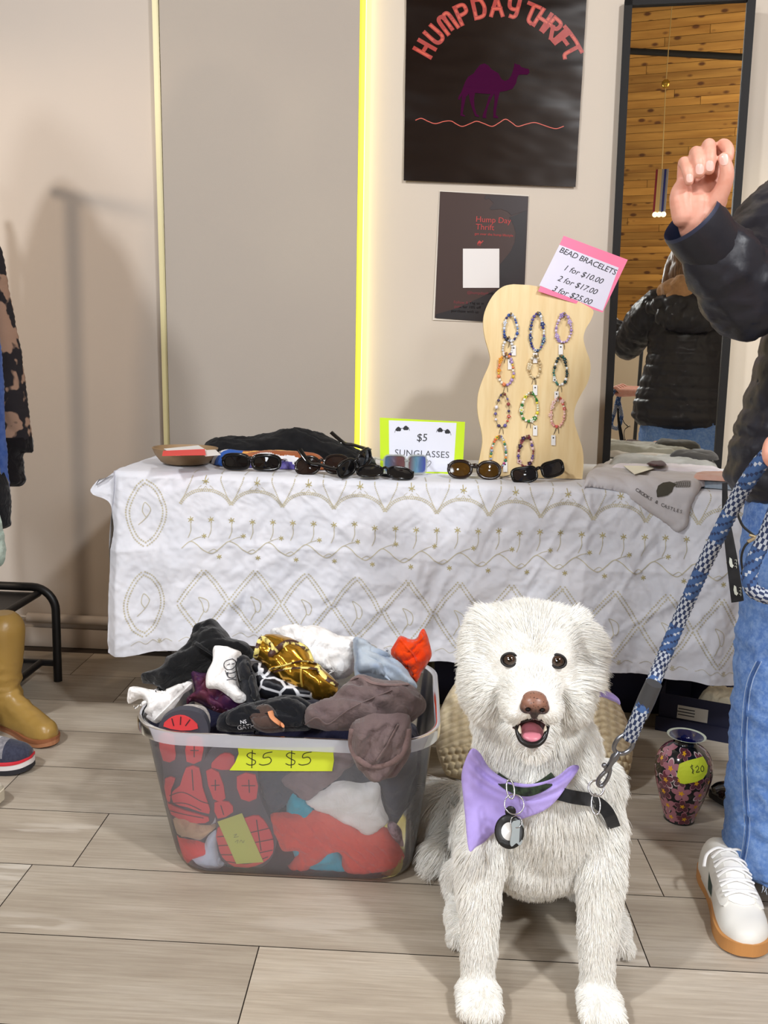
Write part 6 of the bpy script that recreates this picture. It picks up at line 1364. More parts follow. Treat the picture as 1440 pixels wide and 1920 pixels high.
for s, tip in ((-1, (0.118, 1.440, 0.545)), (1, (0.296, 1.440, 0.562))):        # folded ears
    b = hc + (s * 0.066, 0.010, 0.040); t = np.array(tip); limbs(D_, [b, b * 0.5 + t * 0.5 + (s * 0.006, 0, 0.008), t], [0.026, 0.024, 0.016], 14)
limbs(D_, [(0.204, 1.455, 0.535), (0.215, 1.475, 0.46), (0.235, 1.475, 0.38)], [0.078, 0.090, 0.104], 24)
ell(D_, (0.252, 1.455, 0.300), (0.098, 0.100, 0.130)); ell(D_, (0.243, 1.415, 0.325), (0.084, 0.070, 0.095)); ell(D_, (0.245, 1.46, 0.215), (0.095, 0.085, 0.075))
ell(D_, (0.255, 1.58, 0.270), (0.104, 0.165, 0.160), rotm('X', -28)); ell(D_, (0.262, 1.74, 0.150), (0.130, 0.130, 0.145)); ell(D_, (0.255, 1.60, 0.15), (0.11, 0.14, 0.085))
for s in (-1, 1):
    px = (897, 1138)[s > 0]; fx = (0.139, 0.338)[s > 0]
    limbs(D_, [(0.243 + (0.080 if s > 0 else -0.066), 1.455, 0.335), (0.241 + (0.096 if s > 0 else -0.082), 1.425, 0.26), (fx + s * 0.002, 1.385, 0.19), (fx, 1.355, 0.11), (fx, 1.345, 0.05), (fx, 1.325, 0.026)], [0.054, 0.045, 0.036, 0.029, 0.026, 0.026], 18)
    ell(D_, (fx, 1.318, 0.024), (0.036, 0.048, 0.024))
    for k in (-1.5, -0.5, 0.5, 1.5): ell(D_, (fx + k * 0.0165, 1.288 - 0.006 * (abs(k) < 1), 0.019), (0.0115, 0.022, 0.017))
    hx = (0.122, 0.400)[s > 0]                                          # hind leg: knee forward and up, foot on the floor
    ell(D_, (0.264 + s * 0.092, 1.650, 0.130), (0.052, 0.120, 0.108), rotm('X', 15)); limbs(D_, [(0.262 + s * 0.098, 1.60, 0.165), (0.260 + s * 0.112, 1.545, 0.110), (hx + 0.00, 1.60, 0.055), (hx, 1.56, 0.030)], [0.050, 0.040, 0.032, 0.027], 16)
    ell(D_, (hx, 1.515, 0.026), (0.034, 0.060, 0.026))
    for k in (-1, 0, 1): ell(D_, (hx + k * 0.018, 1.468, 0.018), (0.0125, 0.022, 0.016))
tailp = [(0.24, 1.86, 0.10), (0.15, 1.88, 0.075), (0.08, 1.83, 0.085), pt(842, 1575, 1.76), pt(822, 1600, 1.70)]
limbs(D_, tailp, [0.045, 0.040, 0.036, 0.030, 0.020], 14)
DV, DF = fuse(D_, 0.0055, 5); DV[:, 2] = np.maximum(DV[:, 2], 0.001)
# open mouth: push the muzzle in between the jaws
mc = pt(996, 1370, 1.318); mw, mh = 0.030, 0.022
def in_mouth(P, g=1.0):
    d = P - mc; x = d[:, 0] / (mw * g); z = d[:, 2] / (mh * g); return (x ** 2 + z ** 2 < 1) & (np.abs(d[:, 1]) < 0.07)
dm = DV - mc; rr_ = np.sqrt((dm[:, 0] / (mw * 1.06)) ** 2 + (dm[:, 2] / (mh * 1.06)) ** 2); near = (np.abs(dm[:, 1]) < 0.075) & (DV[:, 1] < hc[1] - 0.02)
DV[:, 1] = np.where(near & (rr_ < 1), np.maximum(DV[:, 1], mc[1] + 0.004 + 0.034 * np.sqrt(np.clip(1 - rr_ ** 2, 0, 1))), DV[:, 1])
mouth_face = [bool(in_mouth(DV[list(f)].mean(0)[None], 0.98)[0]) and DV[f[0]][1] < hc[1] for f in DF]
whitefur_skin = plain('pale_skin', (248, 244, 238), 0.9, 0, 0.1); gum = plain('mouth_dark', (58, 22, 26), 0.4)
body = add('dog_body', DV, DF, [whitefur_skin, gum], None, [1 if m else 0 for m in mouth_face], sharp=0); body.name = 'body'; attach(body, dog)
DN = vnormals(DV, DF); dtree = bvhtree.BVHTree.FromPolygons([tuple(v) for v in DV], DF)
# nose
P_ = []; nz = nose + (0, 0.004, 0); ell(P_, nz, (0.0215, 0.015, 0.0165)); ell(P_, nz + (0, 0.006, 0.006), (0.0195, 0.018, 0.0125)); 
for s in (-1, 1): ell(P_, nz + (s * 0.0125, -0.001, -0.005), (0.0105, 0.012, 0.0095))
ell(P_, nz + (0, -0.002, -0.014), (0.0065, 0.008, 0.010))
V, F = fuse(P_, 0.0014, 4)
for s in (-1, 1):
    c = nz + (s * 0.0105, -0.0125, -0.0055); d = np.linalg.norm((V - c) / (0.0058, 0.009, 0.0045), axis=1); V[:, 1] += np.where(d < 1, 0.0075 * (1 - d ** 2), 0)
    V[:, 0] += 0
V[:, 1] += 0.0018 * np.exp(-((V[:, 0] - nz[0]) / 0.0008) ** 2) * (V[:, 2] < nz[2] - 0.003)
nm = NT('freckled_nose'); tc = nm.coords('Object'); vo = nm.new('ShaderNodeTexVoronoi'); vo.inputs['Scale'].default_value = 240; nm.link(tc, vo.inputs['Vector'])
sp = nm.new('ShaderNodeSeparateXYZ'); nm.link(tc, sp.inputs[0]); mr = nm.new('ShaderNodeMapRange'); mr.inputs['From Min'].default_value = nz[2] - 0.010; mr.inputs['From Max'].default_value = nz[2] + 0.006; nm.link(sp.outputs[2], mr.inputs[0])
base = nm.mix(mr.outputs[0], lin((52, 38, 37)), lin((142, 100, 82))); fk = nm.ramp(vo.outputs['Distance'], [(0.16, (1, 1, 1)), (0.26, (0, 0, 0))])
nm.link(nm.mix(fk, base, lin((58, 36, 32))), nm.b.inputs['Base Color']); nm.b.inputs['Roughness'].default_value = 0.35; nm.bump(nm.noise(tc, 700, 2), 0.3, 0.0006)
add('nose', V, F, nm.m, dog, sharp=0)
g = G()
for s in (-1, 1): g.ball(nz + (s * 0.0108, -0.0062, -0.0058), (0.0048, 0.004, 0.0034), 0, 12)
g.obj('nostrils', [plain('nostril_dark', (14, 8, 8), 0.6)], dog)
# eyes
for nm_, (ex0, ey0) in (('eye', (956, 1237)), ('eye', (1045.5, 1239.5))):
    d = ray(ex0, ey0); h, n_, _, _ = dtree.ray_cast(Vector(CAM), Vector(d).normalized()); e = np.array(h); dv = -d / np.linalg.norm(d); ce = e + d / np.linalg.norm(d) * 0.003
    g = G(); g.ball(ce, 0.0128, 0, 24); eo = g.obj('eye', [plain('eye_dark', (24, 14, 10), 0.04, 0, 0.6, coat=1.0)], dog)
    up_ = np.array([0, 0, 1.0]); ax = np.cross(up_, dv); ax /= np.linalg.norm(ax); ay = np.cross(dv, ax)
    def ring_patch(r0, r1, lift, m, name):
        n = 28; t = np.linspace(0, 2 * PI, n, endpoint=False); V = []
        for r in (r0, (r0 + r1) / 2, r1):
            w = math.sqrt(max(0, 0.0128 ** 2 - r ** 2)); V += [ce + dv * (w + lift) + ax * r * math.cos(a) + ay * r * math.sin(a) for a in t]
        F = [(k * n + i, k * n + (i + 1) % n, (k + 1) * n + (i + 1) % n, (k + 1) * n + i) for k in range(2) for i in range(n)]
        if r0 < 1e-5: pass
        return add(name, V, F, m, eo)
    ring_patch(0.0038, 0.0080, 0.0003, plain('iris_brown', (58, 40, 30), 0.08, 0, 0.5, coat=1.0), 'iris'); ring_patch(0.00001, 0.0040, 0.0004, plain('pupil_black', (6, 5, 5), 0.03, 0, 0.6, coat=1.0), 'pupil')
    g = G(); t = np.linspace(0, 2 * PI, 30, endpoint=False); side = -1 if ex0 < 1000 else 1
    L = [ce + dv * (0.0074 - 0.0030 * abs(math.cos(a)) ** 3) + ax * 0.0132 * math.cos(a) + ay * (0.0104 * math.sin(a) - 0.0014 * side * math.cos(a) * 0.6) for a in t]; g.tube(L, 0.0021, 8, closed=True); g.obj('eyelid', [plain('eyelid_black', (20, 16, 15), 0.5)], eo)
# lips, tongue, teeth
lipm = plain('lip_black', (22, 18, 18), 0.3)
lip = [pt(963, 1351, 1.322), pt(968, 1362, 1.310), pt(971, 1376, 1.300), pt(977, 1388, 1.294), pt(988, 1395, 1.291), pt(999, 1397, 1.290), pt(1010, 1394, 1.291), pt(1019, 1386, 1.295), pt(1024, 1374, 1.300), pt(1027, 1362, 1.310), pt(1032, 1350, 1.322)]
L = smooth_curve(lip, 5); g = G(); g.tube(L, 0.0030 + 0.0022 * np.exp(-((np.linspace(-1, 1, len(L))) / 0.5) ** 2), 10); L2 = smooth_curve([pt(963, 1351, 1.322), pt(975, 1353, 1.308), pt(990, 1350, 1.300), pt(1003, 1346, 1.296), pt(1016, 1350, 1.300), pt(1026, 1352, 1.308), pt(1032, 1350, 1.322)], 5); g.tube(L2, 0.0022, 8); g.obj('lips', [lipm], dog)
P_ = []; ell(P_, pt(998, 1374, 1.318), (0.019, 0.026, 0.0075), rotm('X', 14)); ell(P_, pt(998, 1380, 1.306), (0.017, 0.014, 0.006), rotm('X', 10)); V, F = fuse(P_, 0.002, 4); add('tongue', V, F, plain('tongue_pink', (206, 124, 138), 0.35), dog)
tooth = plain('tooth_ivory', (236, 226, 206), 0.3)
g = G()
for k in range(-3, 4):
    c = pt(998 + k * 5.4, 1386.5 - abs(k) ** 1.6 * 0.55, 1.2985 + 0.0006 * k * k); g.ball(c, (0.0023, 0.002, 0.0032), 0, 8)
for x in (974, 1022): g.lathe([(0.0, 0.0), (0.0032, 0.0), (0.0028, 0.005), (0.0014, 0.0105), (0.0, 0.013)], pt(x, 1374, 1.302), 10)
g.obj('teeth', [tooth], dog)
HARN = [(1034, 1476), (1060, 1478), (1090, 1485), (1115, 1488), (1135, 1500), (1150, 1530), (1146, 1552), (1132, 1530), (1110, 1512), (1080, 1507), (1034, 1500)]
ban = [(884, 1404), (870, 1432), (865, 1458), (868, 1490), (872, 1530), (879, 1594), (893, 1588), (908, 1579), (921, 1566), (935, 1556), (976, 1537), (1018, 1521), (1042, 1502), (1060, 1478), (1086, 1440), (1070, 1436), (1040, 1458), (994, 1470), (951, 1462), (918, 1440), (900, 1412)]
# ---- fur (hair strands rooted on the body)
def fur():
    rg = np.random.default_rng(21)
    tri = []
    for f in DF:
        tri.append((f[0], f[1], f[2]))
        if len(f) == 4: tri.append((f[0], f[2], f[3]))
    tri = np.array(tri); A, B, C = DV[tri[:, 0]], DV[tri[:, 1]], DV[tri[:, 2]]; ar = np.linalg.norm(np.cross(B - A, C - A), axis=1) / 2; cen = (A + B + C) / 3
    wgt = ar * np.where(cen[:, 1] > 1.62, 0.55, 1.0) * np.where(cen[:, 2] > 0.44, 1.9, 1.0)
    N = 230000; k = rg.choice(len(tri), N, p=wgt / wgt.sum()); u, v = rg.random(N), rg.random(N); sw = u + v > 1; u[sw], v[sw] = 1 - u[sw], 1 - v[sw]
    P = A[k] + u[:, None] * (B - A)[k] + v[:, None] * (C - A)[k]; n = (1 - u - v)[:, None] * DN[tri[k, 0]] + u[:, None] * DN[tri[k, 1]] + v[:, None] * DN[tri[k, 2]]; n /= np.linalg.norm(n, axis=1)[:, None]
    # bare: mouth, nose, eyes, soles
    keep = ~(in_mouth(P, 1.03) & (P[:, 1] < hc[1])) & (np.linalg.norm((P - nz) / (0.0235, 0.028, 0.0185), axis=1) > 1) & ~((P[:, 2] < 0.006))
    eyes = [np.array(dtree.ray_cast(Vector(CAM), Vector(ray(x, y)).normalized())[0]) for x, y in ((956, 1237), (1045.5, 1239.5))]
    for e in eyes: keep &= np.linalg.norm(P - e, axis=1) > 0.0145
    P, n = P[keep], n[keep]; N = len(P)
    x, y, z = P.T
    down = np.tile([0, 0, -1.0], (N, 1)); flow = down + np.c_[0.18 * (x - 0.245) / 0.12, np.full(N, 0.0), np.zeros(N)]; L = np.full(N, 0.028); lift = np.full(N, 0.34)
    head = 1 / (1 + np.exp(-(z - 0.470 + 0.35 * np.clip(1.36 - y, 0, 1)) / 0.012)) * (y < 1.60)
    r = P - nz; away = r / (np.linalg.norm(r, axis=1)[:, None] + 1e-9)
    face_f = away + np.array([0, 0, -0.10]); hi = np.clip((z - 0.60) / 0.05, 0, 1)[:, None]; face_f = face_f * (1 - 0.25 * hi) + np.c_[1.6 * (x - hc[0]) / 0.08, np.full(N, 0.3), np.full(N, 0.15)] * 0.5 * hi
    side = np.clip((np.abs(x - hc[0]) - 0.060) / 0.03, 0, 1)[:, None]; face_f = face_f + side * np.c_[np.sign(x - hc[0]) * 0.55, np.zeros(N), np.full(N, -1.0)]
    flow = flow * (1 - head[:, None]) + face_f * head[:, None]
    dn_ = np.linalg.norm(r, axis=1); Lh = np.interp(dn_, [0.02, 0.045, 0.08, 0.12, 0.17, 0.22], [0.006, 0.012, 0.018, 0.026, 0.036, 0.040])
    de = np.minimum(*[np.linalg.norm(P - e, axis=1) for e in eyes]); Lh = np.where(de < 0.045, np.minimum(Lh, 0.005 + 0.30 * (de - 0.0145)), Lh)
    L = L * (1 - head) + Lh * head
    below = (y < 1.36) & (z < nz[2] - 0.03) & (z > 0.42); L = np.where(below, 0.020, L)
    chest = np.exp(-(((z - 0.34) / 0.13) ** 2) - ((np.clip(y - 1.40, 0, 1) / 0.12) ** 2)); L += 0.010 * chest * (1 - head)
    leg = (z < 0.23) & (y < 1.43); L = np.where(leg, np.interp(z, [0, 0.03, 0.06, 0.15, 0.23], [0.010, 0.014, 0.018, 0.021, 0.028]), L); lift = np.where(leg, 0.30, lift)
    foot = (z < 0.05); L = np.where(foot, np.minimum(L, 0.014), L)
    ear = (x > 0.272) & (z > 0.55) & (z < 0.63); L = np.where(ear, 0.050, L); flow[ear] = flow[ear] * 0.4 + np.array([0.9, -0.2, -0.15])
    tl = (x < 0.13) & (y > 1.66) & (z < 0.2); L = np.where(tl, 0.058, L); flow[tl] = np.array([-0.5, -0.6, -0.25])
    flow /= np.linalg.norm(flow, axis=1)[:, None] + 1e-9
    ft = flow - n * (flow * n).sum(1)[:, None]; ft /= np.linalg.norm(ft, axis=1)[:, None] + 1e-9
    v_ = P - CAM; dz_ = v_ @ CD; pxy = np.c_[720 + F_PX * (v_ @ CR) / dz_, 960 - F_PX * (v_ @ CU) / dz_]; bp2 = smooth_curve(np.array(ban, float), 3, True)
    front = (n @ np.array([0, -1.0, 0.3]) > -0.2) & (y < 1.62); under = inside(bp2, pxy) & front; L = np.where(under, 0.010, L); L = np.where(inside(np.array(HARN, float), pxy) & front, 0.014, L)
    L = L * rg.uniform(0.7, 1.12, N)
    wav = np.stack([pn(P * 26 + 1), pn(P * 26 + 31), pn(P * 26 + 61)], 1) * 0.50
    d0 = n * (lift + 0.25)[:, None] + ft * 0.8 + wav * 0.6 + rg.normal(0, 0.10, (N, 3)); d0 /= np.linalg.norm(d0, axis=1)[:, None]
    d1 = n * 0.10 + ft * 1.0 + down * 0.25 * (1 - head)[:, None] + wav + rg.normal(0, 0.14, (N, 3)); d1 /= np.linalg.norm(d1, axis=1)[:, None]
    K = 6; S = np.linspace(0, 1, K); pts = P[:, None] - n[:, None] * 0.001 + L[:, None, None] * (d0[:, None] * (S - 0.5 * S ** 2)[None, :, None] + d1[:, None] * (0.5 * S ** 2)[None, :, None])
    # clumping towards guide strands
    ng = N // 16; gi = rg.choice(N, ng, False); kd = kdtree.KDTree(ng)
    for q, i in enumerate(gi): kd.insert(P[i], q)
    kd.balance(); near = np.array([gi[kd.find(p)[1]] for p in P]); cl = (rg.uniform(0.20, 0.66, N)[:, None] * S[None] ** 1.5)[:, :, None]
    off = pts[near] + (P - P[near])[:, None] * 0.25; pts = pts * (1 - cl) + off * cl
    # below-floor guard
    pts[:, :, 2] = np.maximum(pts[:, :, 2], 0.002)
    # hairs must not cross the eyes or the mouth
    dview = np.array([0, -0.95, 0.2])
    bad = np.zeros(N, bool)
    for e in eyes:
        q = pts[:, 2:] - e; bad |= ((np.linalg.norm(q[:, :, [0, 2]], axis=2) < 0.0118) & (q[:, :, 1] < 0.02)).any(1)
    q = pts[:, 2:] - mc; bad |= (((q[:, :, 0] / (mw * 0.92)) ** 2 + (q[:, :, 2] / (mh * 0.92)) ** 2 < 1) & (q[:, :, 1] < 0.05)).any(1)
    q = pts[:, 1:] - nz; bad |= (((q[:, :, 0] / 0.020) ** 2 + (q[:, :, 2] / 0.0155) ** 2 < 1) & (q[:, :, 1] < 0.012)).any(1)
    pts = pts[~bad]; N = len(pts)
    hc_ = bpy.data.hair_curves.new('fur'); hc_.add_curves([K] * N); hc_.points.foreach_set('position', pts.astype(np.float32).ravel())
    rad = np.tile(np.array([0.00038, 0.00036, 0.00033, 0.00028, 0.00020, 0.00008]), N).astype(np.float32); hc_.points.foreach_set('radius', rad)
    m = NT('white_fur'); hi_ = m.new('ShaderNodeHairInfo'); m.link(m.ramp(hi_.outputs['Random'], [(0.0, lin((251, 250, 245))), (0.6, lin((254, 253, 249))), (1.0, lin((247, 242, 230)))]), m.b.inputs['Base Color'])
    m.b.inputs['Roughness'].default_value = 0.65; m.b.inputs['Specular IOR Level'].default_value = 0.25
    hc_.materials.append(m.m); o = bpy.data.objects.new('fur', hc_); COL.objects.link(o); attach(o, dog)
if not globals().get('NOFUR'): fur()
# ---- bandana, collar, tags, harness
def over_dog(px, lift, Ydef=1.43):
    R = []; 
    for x, y in px:
        d = Vector(ray(x, y)).normalized(); h, n_, _, _ = dtree.ray_cast(Vector(CAM), d); R.append(np.array(h)[1] if h else np.nan)
    return np.array(R)
def dog_sheet(name, px, lift, mat, foldfn, res=4.0, thick=0.002, label=None):
    P, tri, d = fill(smooth_curve(np.array(px, float), 4, True), res); Y = over_dog(P, 0); Y = np.where(Y > np.nanmedian(Y) + 0.045, np.nan, Y); ok = ~np.isnan(Y); 
    for i in np.where(~ok)[0]:
        q = np.argsort(np.linalg.norm(P[ok] - P[i], axis=1))[:6]; Y[i] = Y[ok][q].mean() 
    kd = np.linalg.norm(P[:, None] - P[None], axis=2); W_ = np.exp(-(kd / 14) ** 2); Y = np.minimum((W_ @ Y) / W_.sum(1), Y)
    Y = (W_ @ Y) / W_.sum(1)
    V = np.array([pY(x, y, yy) for (x, y), yy in zip(P, Y)]); dirs = np.array([ray(x, y) / np.linalg.norm(ray(x, y)) for x, y in P]); V = V - dirs * (lift + 0.026 * np.exp(-((P[:, 0] - 878) / 34) ** 2) + foldfn(P, d))[:, None]
    Vb = V + dirs * thick; F = tri + [(c + len(V), b + len(V), a + len(V)) for a, b, c in tri]
    E = {}
    for a, b, c in tri:
        for e in ((a, b), (b, c), (c, a)): E[e] = 1
    F += [(b, a, a + len(V), b + len(V)) for a, b in E if (b, a) not in E]
    return add(name, np.concatenate([V, Vb]), F, mat, dog, sharp=0)
lav = fabric('lavender_cotton', (176, 158, 222), (168, 150, 214), 30, 0.9, 1100, 0.2, 0.15)
def bfold(P, d):
    cx, cy = 985, 1340; r = np.hypot((P[:, 0] - cx) * 0.95, P[:, 1] - cy); a = np.arctan2(P[:, 1] - cy, P[:, 0] - cx)
    w = 0.012 * (1 - 2 * np.abs(((r + 6 * np.sin(a * 3)) / 17) % 1 - 0.5)) ** 0.8 * np.clip((175 - r) / 40, 0, 1) * np.clip((P[:, 0] - 872) / 25, 0, 1)
    return w + 0.004 * pn(P / 45) + 0.0015 * pn(P / 16) + 0.008 * np.exp(-((P[:, 0] - 880) / 22) ** 2)
bando = dog_sheet('bandana', ban, 0.030, lav, bfold)
kn = pt(1139, 1314, 1.52); g = G(); g.tube(smooth_curve([kn + (-0.03, 0.0, 0.008), kn + (-0.008, -0.004, 0.014), kn + (0.014, 0, 0.004), kn + (0.022, 0.002, -0.006)], 5), np.r_[np.linspace(0.006, 0.013, 8), np.linspace(0.013, 0.003, 8)], 10, flat=0.5); g.obj('bandana_knot', [lav], bando)
strap = fabric('black_webbing', (26, 26, 28), (34, 34, 36), 60, 0.7, 900, 0.4)
def strap_on(px, w, name, mat, lift, parent=dog, th=0.003):
    P = smooth_curve(np.array(px, float), 8); Y = over_dog(P, 0); Y = np.where(np.isnan(Y), np.nanmean(Y), Y); C = np.array([pY(x, y, yy) for (x, y), yy in zip(P, Y)]); dirs = np.array([ray(x, y) / np.linalg.norm(ray(x, y)) for x, y in P]); nn_ = len(C); C = C - dirs * (lift * np.clip(0.45 + 1.1 * np.sin(np.linspace(0, PI, nn_)), 0, 1))[:, None]
    T = np.gradient(C, axis=0); T /= np.linalg.norm(T, axis=1)[:, None]; S_ = np.cross(T, dirs); S_ /= np.linalg.norm(S_, axis=1)[:, None]; n = len(C)
    V = np.concatenate([C - S_ * w - dirs * th, C + S_ * w - dirs * th, C + S_ * w, C - S_ * w]); F = []
    for i in range(n - 1):
        for k in range(4): a, b = k * n + i, ((k + 1) % 4) * n + i; F.append((a, b, b + 1, a + 1))
    F += [(0, n, 2 * n, 3 * n), (4 * n - 1, 3 * n - 1, 2 * n - 1, n - 1)]; return add(name, V, F, mat, parent, smooth=False), C
har, hC = strap_on([(1034, 1484), (1052, 1489), (1072, 1494), (1090, 1497), (1108, 1500), (1124, 1508), (1137, 1520), (1146, 1536), (1152, 1552)], 0.0105, 'harness', strap, 0.030)
strap_on([(930, 1456), (950, 1470), (970, 1480), (988, 1483), (1006, 1478), (1024, 1468), (1040, 1456)], 0.0085, 'collar', fabric('green_black_collar', (26, 30, 26), (52, 66, 46), 70), 0.037)
steelm = plain('bright_steel', (190, 190, 194), 0.22, 1.0)
def facing_ring(px, r, w, Y, parent, name, mat=steelm, sy=1.0, rot=0.0, tilt=0.0):
    c = pY(*px, Y); d = ray(*px) / np.linalg.norm(ray(*px)); ax = np.cross(d, [0, 0, 1.0]); ax /= np.linalg.norm(ax); ay = np.cross(ax, d); a0 = math.radians(rot); t = np.linspace(0, 2 * PI, 36, endpoint=False)
    L = [c + (ax * math.cos(a0) + ay * math.sin(a0)) * r * math.cos(a) + (-ax * math.sin(a0) + ay * math.cos(a0)) * r * sy * math.sin(a) + d * tilt * r * math.sin(a) for a in t]; g = G(); g.tube(L, w, 8, closed=True); return g.obj(name, [mat], parent)
yb = np.nanmin(over_dog(np.array([(965, 1505), (965, 1540), (955, 1560)]), 0)) - 0.055
tags = thing('tags', None, None, pY(965, 1505, yb)); attach(tags, dog)
facing_ring((957, 1480), 0.006, 0.0014, yb + 0.004, tags, 'collar_ring', sy=2.4, rot=12); facing_ring((964, 1508), 0.0152, 0.0011, yb, tags, 'key_ring', rot=10); facing_ring((968, 1541), 0.0088, 0.0008, yb - 0.004, tags, 'key_ring')
g = G(); c = pY(955, 1559, yb - 0.003); d = ray(955, 1559) / np.linalg.norm(ray(955, 1559)); ax = np.cross(d, [0, 0, 1.0]); ax /= np.linalg.norm(ax); ay = np.cross(ax, d)
fr_ = np.stack([ax, ay, -d], 1)
def rnd(prof, c, sc=(1, 1, 1)): V, F = lathe_vf(prof, 32); return (V * sc) @ fr_.T + c, F
tk = plain('tag_black', (18, 18, 19), 0.4)
g.put(*rnd([(0.012, 0.0), (0.021, 0.0), (0.0235, 0.003), (0.021, 0.0062), (0.0135, 0.0062), (0.012, 0.005)], c, (1, 1.12, 1))); g.ball(c + ay * 0.030 - d * 0.003, (0.009, 0.003, 0.010)); g.obj('tracker_holder', [tk], tags); g = G(); g.put(*rnd([(0.0, 0.0), (0.0125, 0.0), (0.0125, 0.0060), (0.0, 0.0075)], c, (1, 1.1, 1))); g.obj('tracker_disc', [plain('disc_silver', (206, 204, 200), 0.3, 0.3)], tags)
c = pY(968, 1563, yb - 0.011); bp_ = [(-0.003, 0.019), (0.003, 0.021), (0.009, 0.018), (0.011, 0.012), (0.0095, 0.006), (0.0085, 0.0), (0.0095, -0.006), (0.010, -0.012), (0.006, -0.017), (0.001, -0.014), (-0.002, -0.016), (-0.007, -0.020), (-0.010, -0.016), (-0.0095, -0.008), (-0.008, 0.0), (-0.0085, 0.008), (-0.0095, 0.013), (-0.007, 0.018)]
V, F = slab_vf(smooth_curve(bp_, 3, True), 0.0016); g = G(); g.put(V @ np.stack([ax * 0.92 + d * 0.35, ay, -d * 0.92 + ax * 0.35], 1).T + c, F); g.obj('bone_tag', [plain('tag_silver', (140, 146, 146), 0.45, 0.7)], tags, smooth=False)
hy = hC[18][1]; facing_ring((1118, 1478), 0.0115, 0.0018, hy - 0.030, har, 'ring', rot=20); facing_ring((1117, 1508), 0.0068, 0.0013, hy - 0.020, har, 'slider', sy=2.3, rot=8)
LEASH_END = pY(1121, 1470, hy - 0.034)
# ============================================================ PERSON
pb = np.array([0.84, 1.74, 0.0])
person = thing('person', 'person in a black padded jacket and blue jeans at the right edge, one hand raised', 'person', pb)
W_ = lambda x, y, Y: pY(x, y, Y)
SH_R, EL_R, WR_R = np.array([0.675, 1.745, 1.345]), W_(1402, 560, 1.575), W_(1302, 420, 1.505)
SH_L, EL_L, WR_L = np.array([1.010, 1.745, 1.345]), np.array([1.065, 1.50, 1.09]), np.array([0.690, 1.255, 0.955])
B_ = []
head_c = np.array([0.828, 1.715, 1.545])
ell(B_, head_c + (0, 0.012, 0.015), (0.072, 0.092, 0.098)); ell(B_, head_c + (0, -0.022, -0.045), (0.058, 0.066, 0.068)); ell(B_, head_c + (0, -0.050, -0.085), (0.032, 0.032, 0.024))
ell(B_, head_c + (0, -0.098, -0.025), (0.013, 0.018, 0.016)); ell(B_, head_c + (0, -0.090, 0.0), (0.009, 0.014, 0.028)); ell(B_, head_c + (0, -0.078, -0.062), (0.026, 0.016, 0.009))
for s in (-1, 1): ell(B_, head_c + (s * 0.070, 0.012, -0.012), (0.010, 0.020, 0.032)); ell(B_, head_c + (s * 0.034, -0.062, -0.030), (0.026, 0.024, 0.022))
limbs(B_, [head_c + (0, 0.02, -0.06), (0.845, 1.745, 1.385)], [0.052, 0.060], 20)
limbs(B_, [(0.845, 1.75, 1.33), (0.842, 1.74, 1.12), (0.84, 1.74, 0.98)], [0.105, 0.105, 0.12], 24); limbs(B_, [SH_R, (0.84, 1.75, 1.37), SH_L], [0.060, 0.075, 0.060], 20); ell(B_, (0.84, 1.75, 0.93), (0.155, 0.115, 0.12))
limbs(B_, [SH_R, (SH_R + EL_R) / 2, EL_R], [0.052, 0.046, 0.038], 16); limbs(B_, [EL_R, (EL_R + WR_R) / 2, WR_R], [0.040, 0.038, 0.027], 16)
limbs(B_, [SH_L, (SH_L + EL_L) / 2, EL_L], [0.052, 0.046, 0.038], 16); limbs(B_, [EL_L, (EL_L + WR_L) / 2, WR_L], [0.040, 0.038, 0.027], 16)
LEGX = (0.760, 0.965)
for lx in LEGX: limbs(B_, [(lx + (0.04 if lx < 0.84 else -0.03), 1.74, 0.90), (lx + 0.01, 1.725, 0.50), (lx, 1.735, 0.28), (lx, 1.735, 0.10)], [0.085, 0.056, 0.052, 0.036], 18)
BV, BF = fuse(B_, 0.008, 4)
# hands: own finer surface, joined to the same body mesh
def hand(joints, palm, voxel=0.0021):
    P = []
    for pts, rad in palm: limbs(P, pts, rad, 14, 4)
    for pts, rad in joints: limbs(P, pts, rad, 12, 5)
    return fuse(P, voxel, 5)
mcp = [W_(1281, 345, 1.522), W_(1300, 328, 1.526), W_(1320, 318, 1.526), W_(1342, 316, 1.520)]
wr = W_(1304, 424, 1.505); base = [W_(1282, 392, 1.500), W_(1298, 384, 1.500), W_(1314, 380, 1.500), W_(1330, 378, 1.498)]
palm = [([wr, b, m], [0.022, 0.0185, 0.0125]) for b, m in zip(base, mcp)] + [([wr + (EL_R - WR_R) * 0.25, wr, W_(1306, 385, 1.498)], [0.026, 0.0265, 0.022]), ([W_(1282, 405, 1.496), W_(1276, 368, 1.500), mcp[0]], [0.019, 0.0175, 0.012]), ([W_(1328, 405, 1.494), W_(1343, 375, 1.490)], [0.019, 0.018])]
fing = [([mcp[0], W_(1282, 305, 1.508), W_(1288, 318, 1.478), W_(1292, 340, 1.474)], [0.0105, 0.0095, 0.0088, 0.0076]),
        ([mcp[1], W_(1304, 287, 1.510), W_(1309, 299, 1.474), W_(1311, 325, 1.470)], [0.0115, 0.0104, 0.0098, 0.0084]),
        ([mcp[2], W_(1328, 273, 1.508), W_(1331, 288, 1.472), W_(1330, 318, 1.468)], [0.0118, 0.0108, 0.0100, 0.0086]),
        ([mcp[3], W_(1353, 274, 1.506), W_(1365, 280, 1.482), W_(1366, 296, 1.472)], [0.0118, 0.0106, 0.0096, 0.0080]),
        ([W_(1338, 385, 1.488), W_(1356, 352, 1.474), W_(1363, 322, 1.466), W_(1357, 296, 1.464)], [0.0165, 0.0130, 0.0112, 0.0088])]
HV, HF = hand(fing, palm)
